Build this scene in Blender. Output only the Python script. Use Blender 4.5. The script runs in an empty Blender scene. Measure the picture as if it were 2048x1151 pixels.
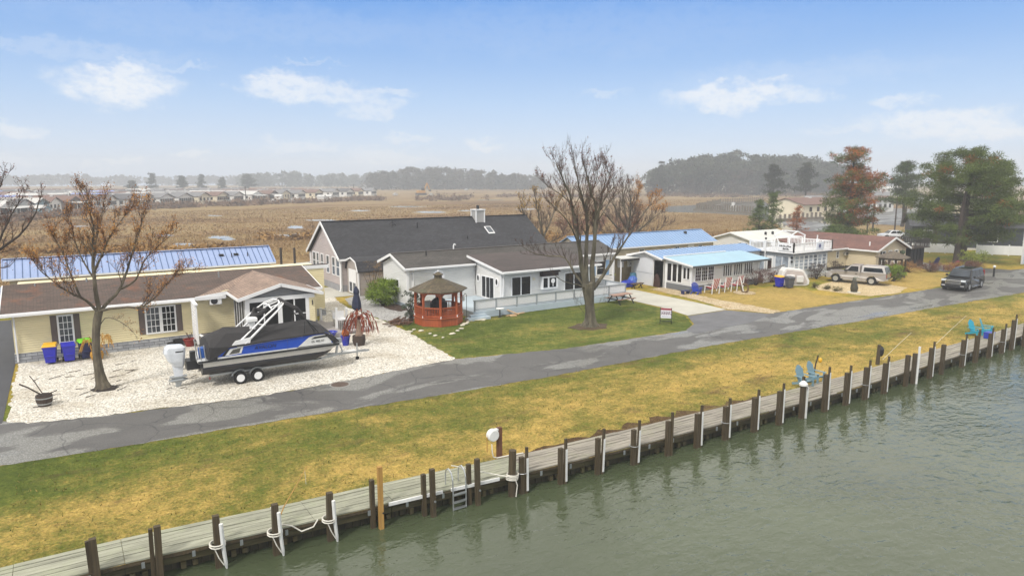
import bpy, math, random
import numpy as np
from mathutils import Vector, Matrix
R = math.radians
PI = math.pi
rnd = random.Random(11)
S = bpy.context.scene
COL = S.collection

# ------------------------------------------------------------------ site survey
# X runs along the lane, Y runs away from the canal, Z up (metres); the drone hovers 10 m above the origin.
F, CX, CY, HZ, H = 1365.0, 1024.0, 575.5, 358.0, 10.0
PITCH = math.atan((CY - HZ) / F)
AZ = R(56.6)
def ray(px, py):
    u, v = (px - CX) / F, (py - CY) / F
    fwd = math.cos(PITCH) - v * math.sin(PITCH)
    return (fwd * math.cos(AZ) + u * math.sin(AZ), fwd * math.sin(AZ) - u * math.cos(AZ),
            -math.sin(PITCH) - v * math.cos(PITCH))
def at(px, py, z=0.0):                       # survey point on the level z
    X, Y, U = ray(px, py); t = (z - H) / U
    return (X * t, Y * t)
def atY(px, py, Y0):                         # survey point on the vertical plane Y = Y0 -> (X, Z)
    X, Y, U = ray(px, py); t = Y0 / Y
    return (X * t, H + U * t)
def P3(px, py, Y0):
    x, z = atY(px, py, Y0); return (x, Y0, z)

def lin(h):
    h = h.lstrip('#')
    o = []
    for i in (0, 2, 4):
        c = int(h[i:i + 2], 16) / 255
        o.append(c / 12.92 if c <= .04045 else ((c + .055) / 1.055) ** 2.4)
    return tuple(o)

# ------------------------------------------------------------------ mesh builder
ONE_EACH = {'post', 'vent_pipe', 'side_window', 'window', 'arch_foot', 'screen', 'corner_trim', 'post_light', 'step', 'rail', 'screen_post', 'door_pane', 'corner_board', 'deck_rail', 'bunk', 'hoop', 'board', 'seat', 'tail_light', 'bumper_strip', 'stem', 'mooring_rope', 'bimini_frame'}
class MB:
    def __init__(s): s.v, s.f, s.m = [], [], []
    def add(s, vs, fs, m=0):
        b = len(s.v); s.v.extend(tuple(v) for v in vs)
        for f in fs: s.f.append(tuple(b + i for i in f)); s.m.append(m)
        return s
    def box(s, x0, x1, y0, y1, z0, z1, m=0):
        if x0 > x1: x0, x1 = x1, x0
        if y0 > y1: y0, y1 = y1, y0
        return s.add([(x0,y0,z0),(x1,y0,z0),(x1,y1,z0),(x0,y1,z0),(x0,y0,z1),(x1,y0,z1),(x1,y1,z1),(x0,y1,z1)],
                     [(0,3,2,1),(4,5,6,7),(0,1,5,4),(1,2,6,5),(2,3,7,6),(3,0,4,7)], m)
    def beam(s, p, q, w, h, m=0, up=(0,0,1)):
        p, q = Vector(p), Vector(q); d = (q - p)
        if d.length < 1e-6: return s
        d.normalize(); u = Vector(up)
        if abs(d.dot(u)) > .98: u = Vector((0,1,0))
        a = d.cross(u).normalized() * w / 2; b = a.cross(d).normalized() * h / 2
        vs = [p-a-b, p+a-b, p+a+b, p-a+b, q-a-b, q+a-b, q+a+b, q-a+b]
        return s.add(vs, [(0,1,2,3),(7,6,5,4),(0,4,5,1),(1,5,6,2),(2,6,7,3),(3,7,4,0)], m)
    def tube(s, pts, r, n=6, m=0, cap=True):
        pts = [Vector(p) for p in pts]; k = len(pts)
        if isinstance(r, (int, float)): r = [r] * k
        b = len(s.v); ref = None
        for i, p in enumerate(pts):
            d = pts[min(i+1,k-1)] - pts[max(i-1,0)]
            if d.length < 1e-9: d = Vector((0,0,1))
            d.normalize()
            if ref is None: ref = Vector((1,0,0)) if abs(d.x) < .8 else Vector((0,1,0))
            a = (ref - d * ref.dot(d)).normalized(); ref = a; c = d.cross(a)
            for j in range(n):
                t = 2*PI*j/n
                s.v.append(tuple(p + (a*math.cos(t) + c*math.sin(t)) * r[i]))
        for i in range(k-1):
            for j in range(n):
                s.f.append((b+i*n+j, b+i*n+(j+1)%n, b+(i+1)*n+(j+1)%n, b+(i+1)*n+j)); s.m.append(m)
        if cap and n > 2:
            s.f.append(tuple(b+j for j in reversed(range(n)))); s.m.append(m)
            s.f.append(tuple(b+(k-1)*n+j for j in range(n))); s.m.append(m)
        return s
    def lathe(s, prof, n=16, c=(0,0,0), m=0, axis='z', cap=True):
        b = len(s.v)
        for r, z in prof:
            for j in range(n):
                t = 2*PI*j/n; x, y = r*math.cos(t), r*math.sin(t)
                p = (x, y, z) if axis == 'z' else ((x, z, y) if axis == 'y' else (z, x, y))
                s.v.append((c[0]+p[0], c[1]+p[1], c[2]+p[2]))
        for i in range(len(prof)-1):
            for j in range(n):
                s.f.append((b+i*n+j, b+i*n+(j+1)%n, b+(i+1)*n+(j+1)%n, b+(i+1)*n+j)); s.m.append(m)
        if cap:
            s.f.append(tuple(b+j for j in range(n))); s.m.append(m)
            s.f.append(tuple(b+(len(prof)-1)*n+j for j in range(n))); s.m.append(m)
        return s
    def prism(s, poly, vec, m=0):
        k = len(poly); v = Vector(vec)
        vs = [Vector(p) for p in poly] + [Vector(p) + v for p in poly]
        fs = [tuple(range(k)), tuple(range(2*k-1, k-1, -1))] + [(i, i+k, (i+1)%k+k, (i+1)%k) for i in range(k)]
        return s.add(vs, fs, m)
    def face(s, pts, m=0): return s.add(pts, [tuple(range(len(pts)))], m)
    def slab(s, a, b, c, d, t, m=0):            # a roof plane given by its four top corners, t thick downwards
        return s.prism([a, b, c, d], (0, 0, -t), m)
    def loft(s, rings, m=0, cap=True):
        n = len(rings[0]); b = len(s.v)
        for r in rings: s.v.extend(tuple(p) for p in r)
        for i in range(len(rings)-1):
            for j in range(n):
                s.f.append((b+i*n+j, b+i*n+(j+1)%n, b+(i+1)*n+(j+1)%n, b+(i+1)*n+j)); s.m.append(m)
        if cap:
            s.f.append(tuple(b+j for j in reversed(range(n)))); s.m.append(m)
            s.f.append(tuple(b+(len(rings)-1)*n+j for j in range(n))); s.m.append(m)
        return s
    def blob(s, c, r, n=10, k=6, m=0, jit=0.0):
        prof = []
        b = len(s.v)
        for i in range(k+1):
            ph = PI*i/k - PI/2
            for j in range(n):
                t = 2*PI*j/n; q = 1 + rnd.uniform(-jit, jit)
                s.v.append((c[0]+r[0]*q*math.cos(ph)*math.cos(t), c[1]+r[1]*q*math.cos(ph)*math.sin(t), c[2]+r[2]*q*math.sin(ph)))
        for i in range(k):
            for j in range(n):
                s.f.append((b+i*n+j, b+i*n+(j+1)%n, b+(i+1)*n+(j+1)%n, b+(i+1)*n+j)); s.m.append(m)
        return s
    def islands(s):
        p = list(range(len(s.v)))
        def root(i):
            while p[i] != i: p[i] = p[p[i]]; i = p[i]
            return i
        for f in s.f:
            a = root(f[0])
            for i in f[1:]: p[root(i)] = a
        g = {}
        for f, m in zip(s.f, s.m): g.setdefault(root(f[0]), []).append((f, m))
        out_ = []
        for fs in g.values():
            ids = sorted({i for f, _ in fs for i in f}); k = {i: j for j, i in enumerate(ids)}
            q = MB(); q.v = [s.v[i] for i in ids]; q.f = [tuple(k[i] for i in f) for f, _ in fs]; q.m = [m for _, m in fs]; out_.append(q)
        return out_
    def build(s, name, mat, parent=None, world=True, smooth=False, bevel=0):
        if parent is not None and name in ONE_EACH:
            isl = s.islands()
            if len(isl) > 1:
                return [q._build(name, mat, parent, world, smooth, bevel) for q in isl][0]
        return s._build(name, mat, parent, world, smooth, bevel)
    def _build(s, name, mat, parent=None, world=True, smooth=False, bevel=0):
        vs = s.v
        if parent is not None and world:
            r = parent
            while r.parent: r = r.parent
            l = r.location; a = r.rotation_euler.z; ca, sa = math.cos(-a), math.sin(-a)
            vs = [((x-l.x)*ca - (y-l.y)*sa, (x-l.x)*sa + (y-l.y)*ca, z-l.z) for x, y, z in vs]
        me = bpy.data.meshes.new(name); me.from_pydata(vs, [], s.f)
        mats = mat if isinstance(mat, (list, tuple)) else [mat]
        for q in mats: me.materials.append(q)
        if len(mats) > 1: me.polygons.foreach_set('material_index', s.m)
        if smooth: me.polygons.foreach_set('use_smooth', [True]*len(me.polygons))
        me.update()
        o = bpy.data.objects.new(name, me); COL.objects.link(o)
        if parent is not None: o.parent = parent
        if bevel:
            b = o.modifiers.new('bevel', 'BEVEL'); b.width = bevel; b.segments = 2; b.limit_method = 'ANGLE'; b.angle_limit = R(40)
        return o

def soup(name, tris, mat, parent=None, loc=None):      # tris: (n,3,3) array of loose triangles
    n = len(tris)
    me = bpy.data.meshes.new(name)
    me.vertices.add(n*3); me.loops.add(n*3); me.polygons.add(n)
    me.vertices.foreach_set('co', np.asarray(tris, dtype=np.float32).reshape(-1))
    me.loops.foreach_set('vertex_index', np.arange(n*3, dtype=np.int32))
    me.polygons.foreach_set('loop_start', np.arange(0, n*3, 3, dtype=np.int32))
    me.polygons.foreach_set('loop_total', np.full(n, 3, dtype=np.int32))
    me.materials.append(mat); me.update(calc_edges=True); me.validate()
    o = bpy.data.objects.new(name, me); COL.objects.link(o)
    if parent is not None: o.parent = parent
    return o

def tag(o, label=None, cat=None, group=None, kind=None):
    if label: o['label'] = label
    if cat: o['category'] = cat
    if group: o['group'] = group
    if kind: o['kind'] = kind
    return o
def thing(name, label, cat, loc, rotz=0.0, group=None):
    o = bpy.data.objects.new(name, None); COL.objects.link(o)
    o.empty_display_size = .2
    o.location = (loc[0], loc[1], loc[2] if len(loc) > 2 else 0.0); o.rotation_euler = (0, 0, rotz)
    return tag(o, label, cat, group)
def struct(o): o['kind'] = 'structure'; return o
KIDS = {}
def kids(o):
    return [c for c in bpy.data.objects if c.parent is o]
def dup(root, loc, rotz, label, group=None, scale=None):
    c = root.copy(); COL.objects.link(c); c.location = loc; c.rotation_euler = (0, 0, rotz)
    if scale: c.scale = scale
    c['label'] = label
    if group: c['group'] = group
    if root.name not in KIDS: KIDS[root.name] = [(k, kids(k)) for k in kids(root)]
    for k, subs in KIDS[root.name]:
        d = k.copy(); COL.objects.link(d); d.parent = c
        for g in subs:
            e = g.copy(); COL.objects.link(e); e.parent = d
    return c

# ------------------------------------------------------------------ materials
def nn(nt, t, **kw):
    n = nt.nodes.new(t)
    for k, v in kw.items():
        if k in n.inputs.keys(): n.inputs[k].default_value = v
        else: setattr(n, k, v)
    return n
def c4(c): return (c[0], c[1], c[2], 1.0)
def newmat(name):
    m = bpy.data.materials.new(name); m.use_nodes = True
    nt = m.node_tree; bs = nt.nodes['Principled BSDF']
    return m, nt, bs
def coords(nt, scale=(1,1,1), rot=(0,0,0)):
    tc = nn(nt, 'ShaderNodeTexCoord'); mp = nn(nt, 'ShaderNodeMapping')
    mp.inputs['Scale'].default_value = scale; mp.inputs['Rotation'].default_value = rot
    nt.links.new(tc.outputs['Object'], mp.inputs['Vector'])
    return mp.outputs['Vector']
def noise(nt, vec, scale, detail=5, rough=.6, dist=0.0):
    n = nn(nt, 'ShaderNodeTexNoise'); n.inputs['Scale'].default_value = scale; n.inputs['Detail'].default_value = detail
    n.inputs['Roughness'].default_value = rough; n.inputs['Distortion'].default_value = dist
    nt.links.new(vec, n.inputs['Vector']); return n.outputs['Fac']
def ramp(nt, fac, stops, interp='LINEAR'):
    r = nn(nt, 'ShaderNodeValToRGB'); r.color_ramp.interpolation = interp
    e = r.color_ramp.elements
    while len(e) < len(stops): e.new(.5)
    for el, (p, c) in zip(e, stops):
        el.position = p; el.color = c4(c) if not isinstance(c, (int, float)) else (c, c, c, 1)
    nt.links.new(fac, r.inputs['Fac']); return r.outputs['Color']
def mix(nt, fac, a, b, mode='MIX'):
    n = nn(nt, 'ShaderNodeMix'); n.data_type = 'RGBA'; n.blend_type = mode
    for i, v in ((0, fac), (6, a), (7, b)):
        sock = n.inputs[i]
        if isinstance(v, bpy.types.NodeSocket): nt.links.new(v, sock)
        elif isinstance(v, (int, float)): sock.default_value = v if i == 0 else (v, v, v, 1)
        else: sock.default_value = c4(v)
    return n.outputs[2]
def maths(nt, op, a, b=0.0, c=0.0):
    n = nn(nt, 'ShaderNodeMath'); n.operation = op
    for i, v in enumerate((a, b, c)):
        if isinstance(v, bpy.types.NodeSocket): nt.links.new(v, n.inputs[i])
        else: n.inputs[i].default_value = v
    return n.outputs[0]
def bump(nt, bs, h, strength=.4, dist=.02):
    b = nn(nt, 'ShaderNodeBump'); b.inputs['Strength'].default_value = strength; b.inputs['Distance'].default_value = dist
    nt.links.new(h, b.inputs['Height']); nt.links.new(b.outputs['Normal'], bs.inputs['Normal'])
def sc(c, k): return tuple(min(1, x*k) for x in c)

CACHE = {}
def pm(name, col, rough=.6, metal=0.0, var=.12, vs=2.0, bs_=0.0, bscale=60, stretch=(1,1,1), col2=None, spec=.5, coat=0.0):
    if name in CACHE: return CACHE[name]
    if isinstance(col, str): col = lin(col)
    if isinstance(col2, str): col2 = lin(col2)
    m, nt, bs = newmat(name)
    v = coords(nt, stretch)
    f1 = noise(nt, v, vs, 6); f2 = noise(nt, v, vs*9, 4)
    a = ramp(nt, f1, [(.3, sc(col, 1-var)), (.7, col2 or sc(col, 1+var))])
    g = ramp(nt, f2, [(.3, 1-var*.7), (.7, 1.0)])
    nt.links.new(mix(nt, 1.0, a, g, 'MULTIPLY'), bs.inputs['Base Color'])
    bs.inputs['Roughness'].default_value = rough; bs.inputs['Metallic'].default_value = metal
    bs.inputs['Specular IOR Level'].default_value = spec
    if coat: bs.inputs['Coat Weight'].default_value = coat; bs.inputs['Coat Roughness'].default_value = .06
    if bs_: bump(nt, bs, noise(nt, v, bscale, 4), bs_, .02)
    CACHE[name] = m
    return m
def siding(name, col, pitch=.13, rough=.5):
    if name in CACHE: return CACHE[name]
    if isinstance(col, str): col = lin(col)
    m, nt, bs = newmat(name)
    v = coords(nt)
    sx = nn(nt, 'ShaderNodeSeparateXYZ'); nt.links.new(v, sx.inputs[0])
    saw = maths(nt, 'FRACT', maths(nt, 'DIVIDE', sx.outputs[2], pitch))
    line = ramp(nt, saw, [(.0, 0.0), (.26, 1.0)])
    f1 = noise(nt, coords(nt, (.5,.5,1.6)), 1.3, 6)
    a = ramp(nt, f1, [(.3, sc(col, .9)), (.7, sc(col, 1.05))])
    h = maths(nt, 'ADD', maths(nt, 'MULTIPLY', maths(nt, 'SUBTRACT', 1.0, saw), .25), maths(nt, 'MULTIPLY', line, 1.0))
    nt.links.new(a, bs.inputs['Base Color']); bs.inputs['Roughness'].default_value = rough
    bump(nt, bs, h, .9, .026)
    CACHE[name] = m; return m
def shingle(name, c1, c2, dark, axis='x', stain=None, sx=1.0):
    if name in CACHE: return CACHE[name]
    c1, c2, dark = lin(c1), lin(c2), lin(dark)
    m, nt, bs = newmat(name)
    v = coords(nt, (1,1,1), (0,0,0) if axis == 'x' else (0,0,R(90)))
    b = nn(nt, 'ShaderNodeTexBrick'); nt.links.new(v, b.inputs['Vector'])
    b.inputs['Color1'].default_value = c4(c1); b.inputs['Color2'].default_value = c4(c2); b.inputs['Mortar'].default_value = c4(dark)
    b.inputs['Scale'].default_value = 1.0; b.inputs['Brick Width'].default_value = .32*sx; b.inputs['Row Height'].default_value = .15*sx
    b.inputs['Mortar Size'].default_value = .012; b.inputs['Bias'].default_value = -.1
    f = noise(nt, coords(nt, (.35, 1.2, 1) if axis == 'x' else (1.2, .35, 1)), .9, 6, .65)
    k = ramp(nt, f, [(.3, .62), (.62, 1.12)])
    col = mix(nt, 1.0, b.outputs['Color'], k, 'MULTIPLY')
    f2 = noise(nt, v, 9, 5); col = mix(nt, .8, col, ramp(nt, f2, [(.3, .65), (.7, 1.15)]), 'MULTIPLY')
    if stain:
        fs = noise(nt, coords(nt, (.5,.5,1)), 1.1, 6, .7)
        col = mix(nt, ramp(nt, fs, [(.55, 0.0), (.72, .75)]), col, lin(stain))
    nt.links.new(col, bs.inputs['Base Color']); bs.inputs['Roughness'].default_value = .75
    bump(nt, bs, maths(nt, 'ADD', maths(nt, 'MULTIPLY', b.outputs['Fac'], -1.0), maths(nt, 'MULTIPLY', f2, .8)), .5, .02)
    CACHE[name] = m; return m
def turf(name, stops, big=.22, fine=14, bias=None, dirt=None, stretch=(.55,1,1)):
    if name in CACHE: return CACHE[name]
    m, nt, bs = newmat(name)
    v = coords(nt, stretch); w = coords(nt)
    f1 = noise(nt, v, big, 7, .68, .4)
    f1 = maths(nt, 'ADD', f1, maths(nt, 'MULTIPLY', maths(nt, 'SUBTRACT', noise(nt, w, big*6, 6, .7), .5), .5))
    f1 = maths(nt, 'ADD', f1, maths(nt, 'MULTIPLY', maths(nt, 'SUBTRACT', noise(nt, w, fine*.6, 4, .7), .5), .5))
    if bias is not None:                       # growth zones across the strip
        s = nn(nt, 'ShaderNodeSeparateXYZ'); nt.links.new(w, s.inputs[0])
        mr = nn(nt, 'ShaderNodeMapRange'); nt.links.new(s.outputs[1], mr.inputs[0])
        for i, q in enumerate(bias): mr.inputs[i+1].default_value = q
        f1 = maths(nt, 'ADD', f1, mr.outputs[0])
    col = ramp(nt, f1, [(p, lin(c)) for p, c in stops])
    f2 = noise(nt, w, 2.6, 6, .7)
    col = mix(nt, .9, col, ramp(nt, f2, [(.3, .66), (.7, 1.22)]), 'MULTIPLY')
    f3 = noise(nt, w, fine, 5, .75)
    col = mix(nt, .9, col, ramp(nt, f3, [(.32, .5), (.68, 1.3)]), 'MULTIPLY')
    if dirt:
        fd = noise(nt, v, big*2.3, 7, .7)
        col = mix(nt, ramp(nt, fd, [(.56, 0.0), (.7, .8)]), col, lin(dirt))
    nt.links.new(col, bs.inputs['Base Color']); bs.inputs['Roughness'].default_value = .95; bs.inputs['Specular IOR Level'].default_value = .15
    bump(nt, bs, maths(nt, 'ADD', f3, maths(nt, 'MULTIPLY', f2, .6)), .8, .06)
    CACHE[name] = m; return m
def gravel(name, cols, dark, cell=.06, big=.4):
    if name in CACHE: return CACHE[name]
    m, nt, bs = newmat(name)
    w = coords(nt)
    vo = nn(nt, 'ShaderNodeTexVoronoi'); vo.inputs['Scale'].default_value = 1/cell; vo.inputs['Randomness'].default_value = 1.0
    nt.links.new(w, vo.inputs['Vector'])
    s = nn(nt, 'ShaderNodeSeparateColor'); nt.links.new(vo.outputs['Color'], s.inputs[0])
    n = len(cols)
    col = ramp(nt, s.outputs[0], [(i/(n-1), lin(c)) for i, c in enumerate(cols)])
    edge = ramp(nt, maths(nt, 'DIVIDE', vo.outputs['Distance'], 1.0), [(.4, 1.0), (.8, .2)])
    col = mix(nt, .7, col, edge, 'MULTIPLY')
    f = noise(nt, w, big, 7, .7); g = noise(nt, w, 4.5, 6, .7)
    col = mix(nt, ramp(nt, f, [(.47, 0.0), (.72, .65)]), col, lin(dark))
    col = mix(nt, ramp(nt, g, [(.58, 0.0), (.72, .6)]), col, sc(lin(dark), .6))
    nt.links.new(col, bs.inputs['Base Color']); bs.inputs['Roughness'].default_value = .85; bs.inputs['Specular IOR Level'].default_value = .3
    bump(nt, bs, maths(nt, 'SUBTRACT', 1.0, vo.outputs['Distance']), .8, .03)
    CACHE[name] = m; return m
def planks(name, c1, c2, axis='x', grey=None, rough=.75):      # weathered boards, grain along the axis
    if name in CACHE: return CACHE[name]
    m, nt, bs = newmat(name)
    st = {'x': (.35, 7, 7), 'y': (7, .35, 7), 'z': (7, 7, .35)}[axis]
    v = coords(nt, st)
    f = noise(nt, v, 1.6, 7, .7); g = noise(nt, coords(nt), .6, 5, .6)
    col = ramp(nt, f, [(.28, lin(c1)), (.72, lin(c2))])
    col = mix(nt, .8, col, ramp(nt, g, [(.3, .7), (.7, 1.15)]), 'MULTIPLY')
    if grey: col = mix(nt, ramp(nt, noise(nt, coords(nt), 1.1, 6, .7), [(.5, 0.0), (.68, .8)]), col, lin(grey))
    nt.links.new(col, bs.inputs['Base Color']); bs.inputs['Roughness'].default_value = rough
    bump(nt, bs, f, .35, .01)
    CACHE[name] = m; return m
def glass(name, col='#14181b', rough=.06):
    if name in CACHE: return CACHE[name]
    m, nt, bs = newmat(name)
    f = noise(nt, coords(nt), .9, 4)
    nt.links.new(ramp(nt, f, [(.35, sc(lin(col), .5)), (.7, sc(lin(col), 1.6))]), bs.inputs['Base Color'])
    bs.inputs['Roughness'].default_value = rough; bs.inputs['Specular IOR Level'].default_value = .3
    CACHE[name] = m; return m
# ------------------------------------------------------------------ palette
WHITE = pm('white_trim', '#dedede', .45, var=.05)
VINYL = siding('white_vinyl_siding', '#dcdcda', .15)
VINYLG = siding('pale_grey_siding', '#d4d3d0', .16)
CREAM = siding('cream_siding', '#e6d9ae', .13)
TAN = siding('tan_siding', '#cdbfa4', .16)
BEIGE = siding('beige_siding', '#c4b8a4', .18)
MAUVE = siding('mauve_grey_siding', '#b5aaa8', .15)
SHEDS = siding('taupe_siding', '#a39a94', .15)
GREYS = siding('grey_skirt_boards', '#6a6d70', .2)
STONE = None
GLASS = glass('window_glass'); GLASSL = glass('curtained_glass', '#4e5358', .1); SCREEN = glass('dark_screen', '#0b0b0d', .35)
BLACK = pm('black_plastic', '#1c1c1e', .5); DKMETAL = pm('dark_metal', '#2c2c2e', .45, .3)
ALU = pm('aluminium', '#c9cbcd', .32, .85, var=.08); CHROME = pm('chrome', '#d8d8d8', .12, 1.0, var=.03)
GALV = pm('galvanised_steel', '#a9adaf', .4, .7, var=.12)
RUBBER = pm('tyre_rubber', '#151515', .85, var=.2)
BLUEROOF = pm('blue_metal_roof', '#8a9bbf', .4, .05, var=.06, vs=.5)
BLUEROOF2 = pm('light_blue_metal_roof', '#90b1c2', .45, .0, var=.08, vs=.6)
MIDBLUE = pm('sky_blue_metal_roof', '#7a95b8', .45, .0, var=.06, vs=.5)
BLUESEAM = pm('blue_roof_seam', '#33527f', .45, .2)
WHITEROOF = pm('white_metal_roof', '#c9c9c4', .5, .1, var=.1, vs=.5)
WOODBROWN = planks('dark_dock_timber', '#2b2318', '#57492f', 'z', '#544a35')
DOCK = planks('weathered_dock_boards', '#57524a', '#aba497', 'x', '#85836f')
DOCKG = planks('pale_green_dock_boards', '#646455', '#acac99', 'x', '#8f937a')
BULK = planks('bulkhead_timber', '#1c190f', '#4b442a', 'z', '#37361c')
WALER = planks('waler_timber', '#3b341f', '#6d6341', 'x', '#55532f')
YELPOST = planks('new_yellow_timber', '#8e6a33', '#c09550', 'z')
PVC = pm('white_pvc', '#d2d2cf', .4, var=.1, vs=4)
ROPE = pm('pale_rope', '#cfcbc0', .8)
REDWOOD = planks('stained_redwood', '#8a3d1b', '#b25a30', 'z', None, .55)
REDWOODX = planks('stained_redwood_rail', '#903f1d', '#b86034', 'x', None, .55)
PALEBLUE = pm('pale_blue_paint', '#aebac2', .55, var=.07)
RAILGREY = pm('blue_grey_paint', '#93999d', .55, var=.08)
CONCRETE = None
BARK = pm('maple_bark', '#41382c', .9, var=.35, vs=5, bs_=.6, bscale=25, stretch=(1,1,.3), col2='#736a58')
BARKG = pm('mossy_maple_bark', '#3c3627', .9, var=.4, vs=2.6, bs_=1.0, bscale=12, stretch=(1,1,.22), col2='#7a7360')
BARKD = pm('dark_bark', '#2f2722', .9, var=.3, vs=4, bs_=.5, bscale=20, stretch=(1,1,.3), col2='#4e4137')
TWIG = pm('twig_bark', '#4a3a33', .9, var=.25, vs=3)
BUD = pm('orange_bud_leaf', '#a8662c', .8, var=.35, vs=1.2, col2='#d09a4c')
BUDR = pm('russet_bud_leaf', '#6e3f30', .8, var=.3, vs=1.5, col2='#93634c')
PINE = pm('pine_needles', '#2b3b1c', .8, var=.5, vs=.55, col2='#57692f', spec=.25)
PINEO = pm('browned_pine_needles', '#8a4a20', .85, var=.4, vs=.7, col2='#b8723a', spec=.2)
PINEY = pm('young_pine_needles', '#3b5226', .8, var=.4, vs=.8, col2='#6b7d38', spec=.25)
PINEF = pm('far_pine_needles', '#2a3322', .9, var=.4, vs=.12, col2='#4a4f38', spec=.2)
WOODF = pm('far_bare_wood', '#3a342c', .9, var=.35, vs=.12, col2='#5a5043', spec=.2)
PINEB = pm('big_pine_needles', '#3d4a22', .8, var=.5, vs=.5, col2='#6f7f3b', spec=.25)
SHRUB = pm('green_shrub_leaf', '#526f1c', .75, var=.4, vs=2, col2='#90a638', spec=.3)
SHRUBD = pm('dark_holly_leaf', '#22301a', .6, var=.4, vs=3, col2='#47573a')
STRAW = pm('dry_straw', '#8f6a35', .9, var=.3, vs=3, col2='#c39a58')
REDBARK = pm('barberry_twig', '#4a2a28', .85, var=.35, vs=3, col2='#6e4036')

def stone_skirt():
    m, nt, bs = newmat('grey_stone_skirt')
    b = nn(nt, 'ShaderNodeTexBrick'); nt.links.new(coords(nt, (1,1,1), (R(90),0,0)), b.inputs['Vector'])
    b.inputs['Color1'].default_value = c4(lin('#8b8d92')); b.inputs['Color2'].default_value = c4(lin('#a5a7aa')); b.inputs['Mortar'].default_value = c4(lin('#606266'))
    b.inputs['Scale'].default_value = 1; b.inputs['Brick Width'].default_value = .55; b.inputs['Row Height'].default_value = .17; b.inputs['Mortar Size'].default_value = .014
    f = noise(nt, coords(nt), 5, 5)
    nt.links.new(mix(nt, .8, b.outputs['Color'], ramp(nt, f, [(.3,.7),(.7,1.1)]), 'MULTIPLY'), bs.inputs['Base Color'])
    bs.inputs['Roughness'].default_value = .8
    bump(nt, bs, maths(nt, 'SUBTRACT', f, b.outputs['Fac']), .6, .03)
    return m
STONE = stone_skirt()

def concrete_mat():
    m, nt, bs = newmat('pale_concrete')
    w = coords(nt)
    f = noise(nt, w, .5, 7, .7); g = noise(nt, w, 11, 5)
    col = ramp(nt, f, [(.3, lin('#a4a197')), (.7, lin('#bcb9ae'))])
    col = mix(nt, .6, col, ramp(nt, g, [(.3,.85),(.7,1.05)]), 'MULTIPLY')
    col = mix(nt, ramp(nt, noise(nt, w, 1.4, 6, .7), [(.64,0.0),(.75,.35)]), col, lin('#a48f80'))
    nt.links.new(col, bs.inputs['Base Color']); bs.inputs['Roughness'].default_value = .7
    bump(nt, bs, g, .15, .01)
    return m
CONCRETE = concrete_mat()

def asphalt_mat():
    # worn tarmac with wet patches: the water film is glossier, with sky sheen painted in as a paler colour, the dry tarmac is rough and grainy
    m, nt, bs = newmat('wet_asphalt')
    w = coords(nt); v = coords(nt, (.42, 1.0, 1), (0,0,R(4)))
    f = noise(nt, v, .34, 4, .5, .7)
    fj = maths(nt, 'ADD', f, maths(nt, 'MULTIPLY', maths(nt, 'SUBTRACT', noise(nt, w, 6, 6, .8), .5), .11))
    wet = ramp(nt, fj, [(.49, 0.0), (.53, 1.0)])
    pud = ramp(nt, fj, [(.64, 0.0), (.648, 1.0)])
    g = noise(nt, w, 22, 5, .75)
    vo = nn(nt, 'ShaderNodeTexVoronoi'); vo.inputs['Scale'].default_value = 16; nt.links.new(w, vo.inputs['Vector'])
    big = noise(nt, w, .8, 6, .65)
    dry = ramp(nt, g, [(.3, lin('#3b3a39')), (.7, lin('#646260'))])
    dry = mix(nt, .8, dry, ramp(nt, big, [(.3,.75),(.7,1.15)]), 'MULTIPLY')
    sky_sheen_agg = ramp(nt, vo.outputs['Distance'], [(.2, lin('#8d8c88')), (.6, lin('#62615c'))])
    sky_sheen_agg = mix(nt, .6, sky_sheen_agg, ramp(nt, g, [(.3,.75),(.7,1.15)]), 'MULTIPLY')
    col = mix(nt, wet, dry, sky_sheen_agg)
    crack = nn(nt, 'ShaderNodeTexVoronoi'); crack.feature = 'DISTANCE_TO_EDGE'; crack.inputs['Scale'].default_value = .33
    dw = nn(nt, 'ShaderNodeVectorMath'); dw.operation = 'ADD'; nt.links.new(w, dw.inputs[0])
    nz = nn(nt, 'ShaderNodeTexNoise'); nz.inputs['Scale'].default_value = .7; nt.links.new(w, nz.inputs['Vector'])
    nt.links.new(nz.outputs['Color'], dw.inputs[1]); nt.links.new(dw.outputs[0], crack.inputs['Vector'])
    col = mix(nt, ramp(nt, crack.outputs['Distance'], [(.004, .7), (.012, 0.0)]), col, lin('#2c2b2d'))
    nt.links.new(col, bs.inputs['Base Color'])
    r = ramp(nt, wet, [(0, .6), (1, .42)]); r = mix(nt, pud, r, .22)
    nt.links.new(r, bs.inputs['Roughness'])
    hb = maths(nt, 'MULTIPLY', g, maths(nt, 'SUBTRACT', 1.0, pud)); bump(nt, bs, hb, .4, .015)
    return m
ASPHALT = asphalt_mat()
BLACKTOP = pm('fresh_blacktop', '#3a3a3d', .6, var=.15, vs=1.2, bs_=.4, bscale=60)

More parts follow.
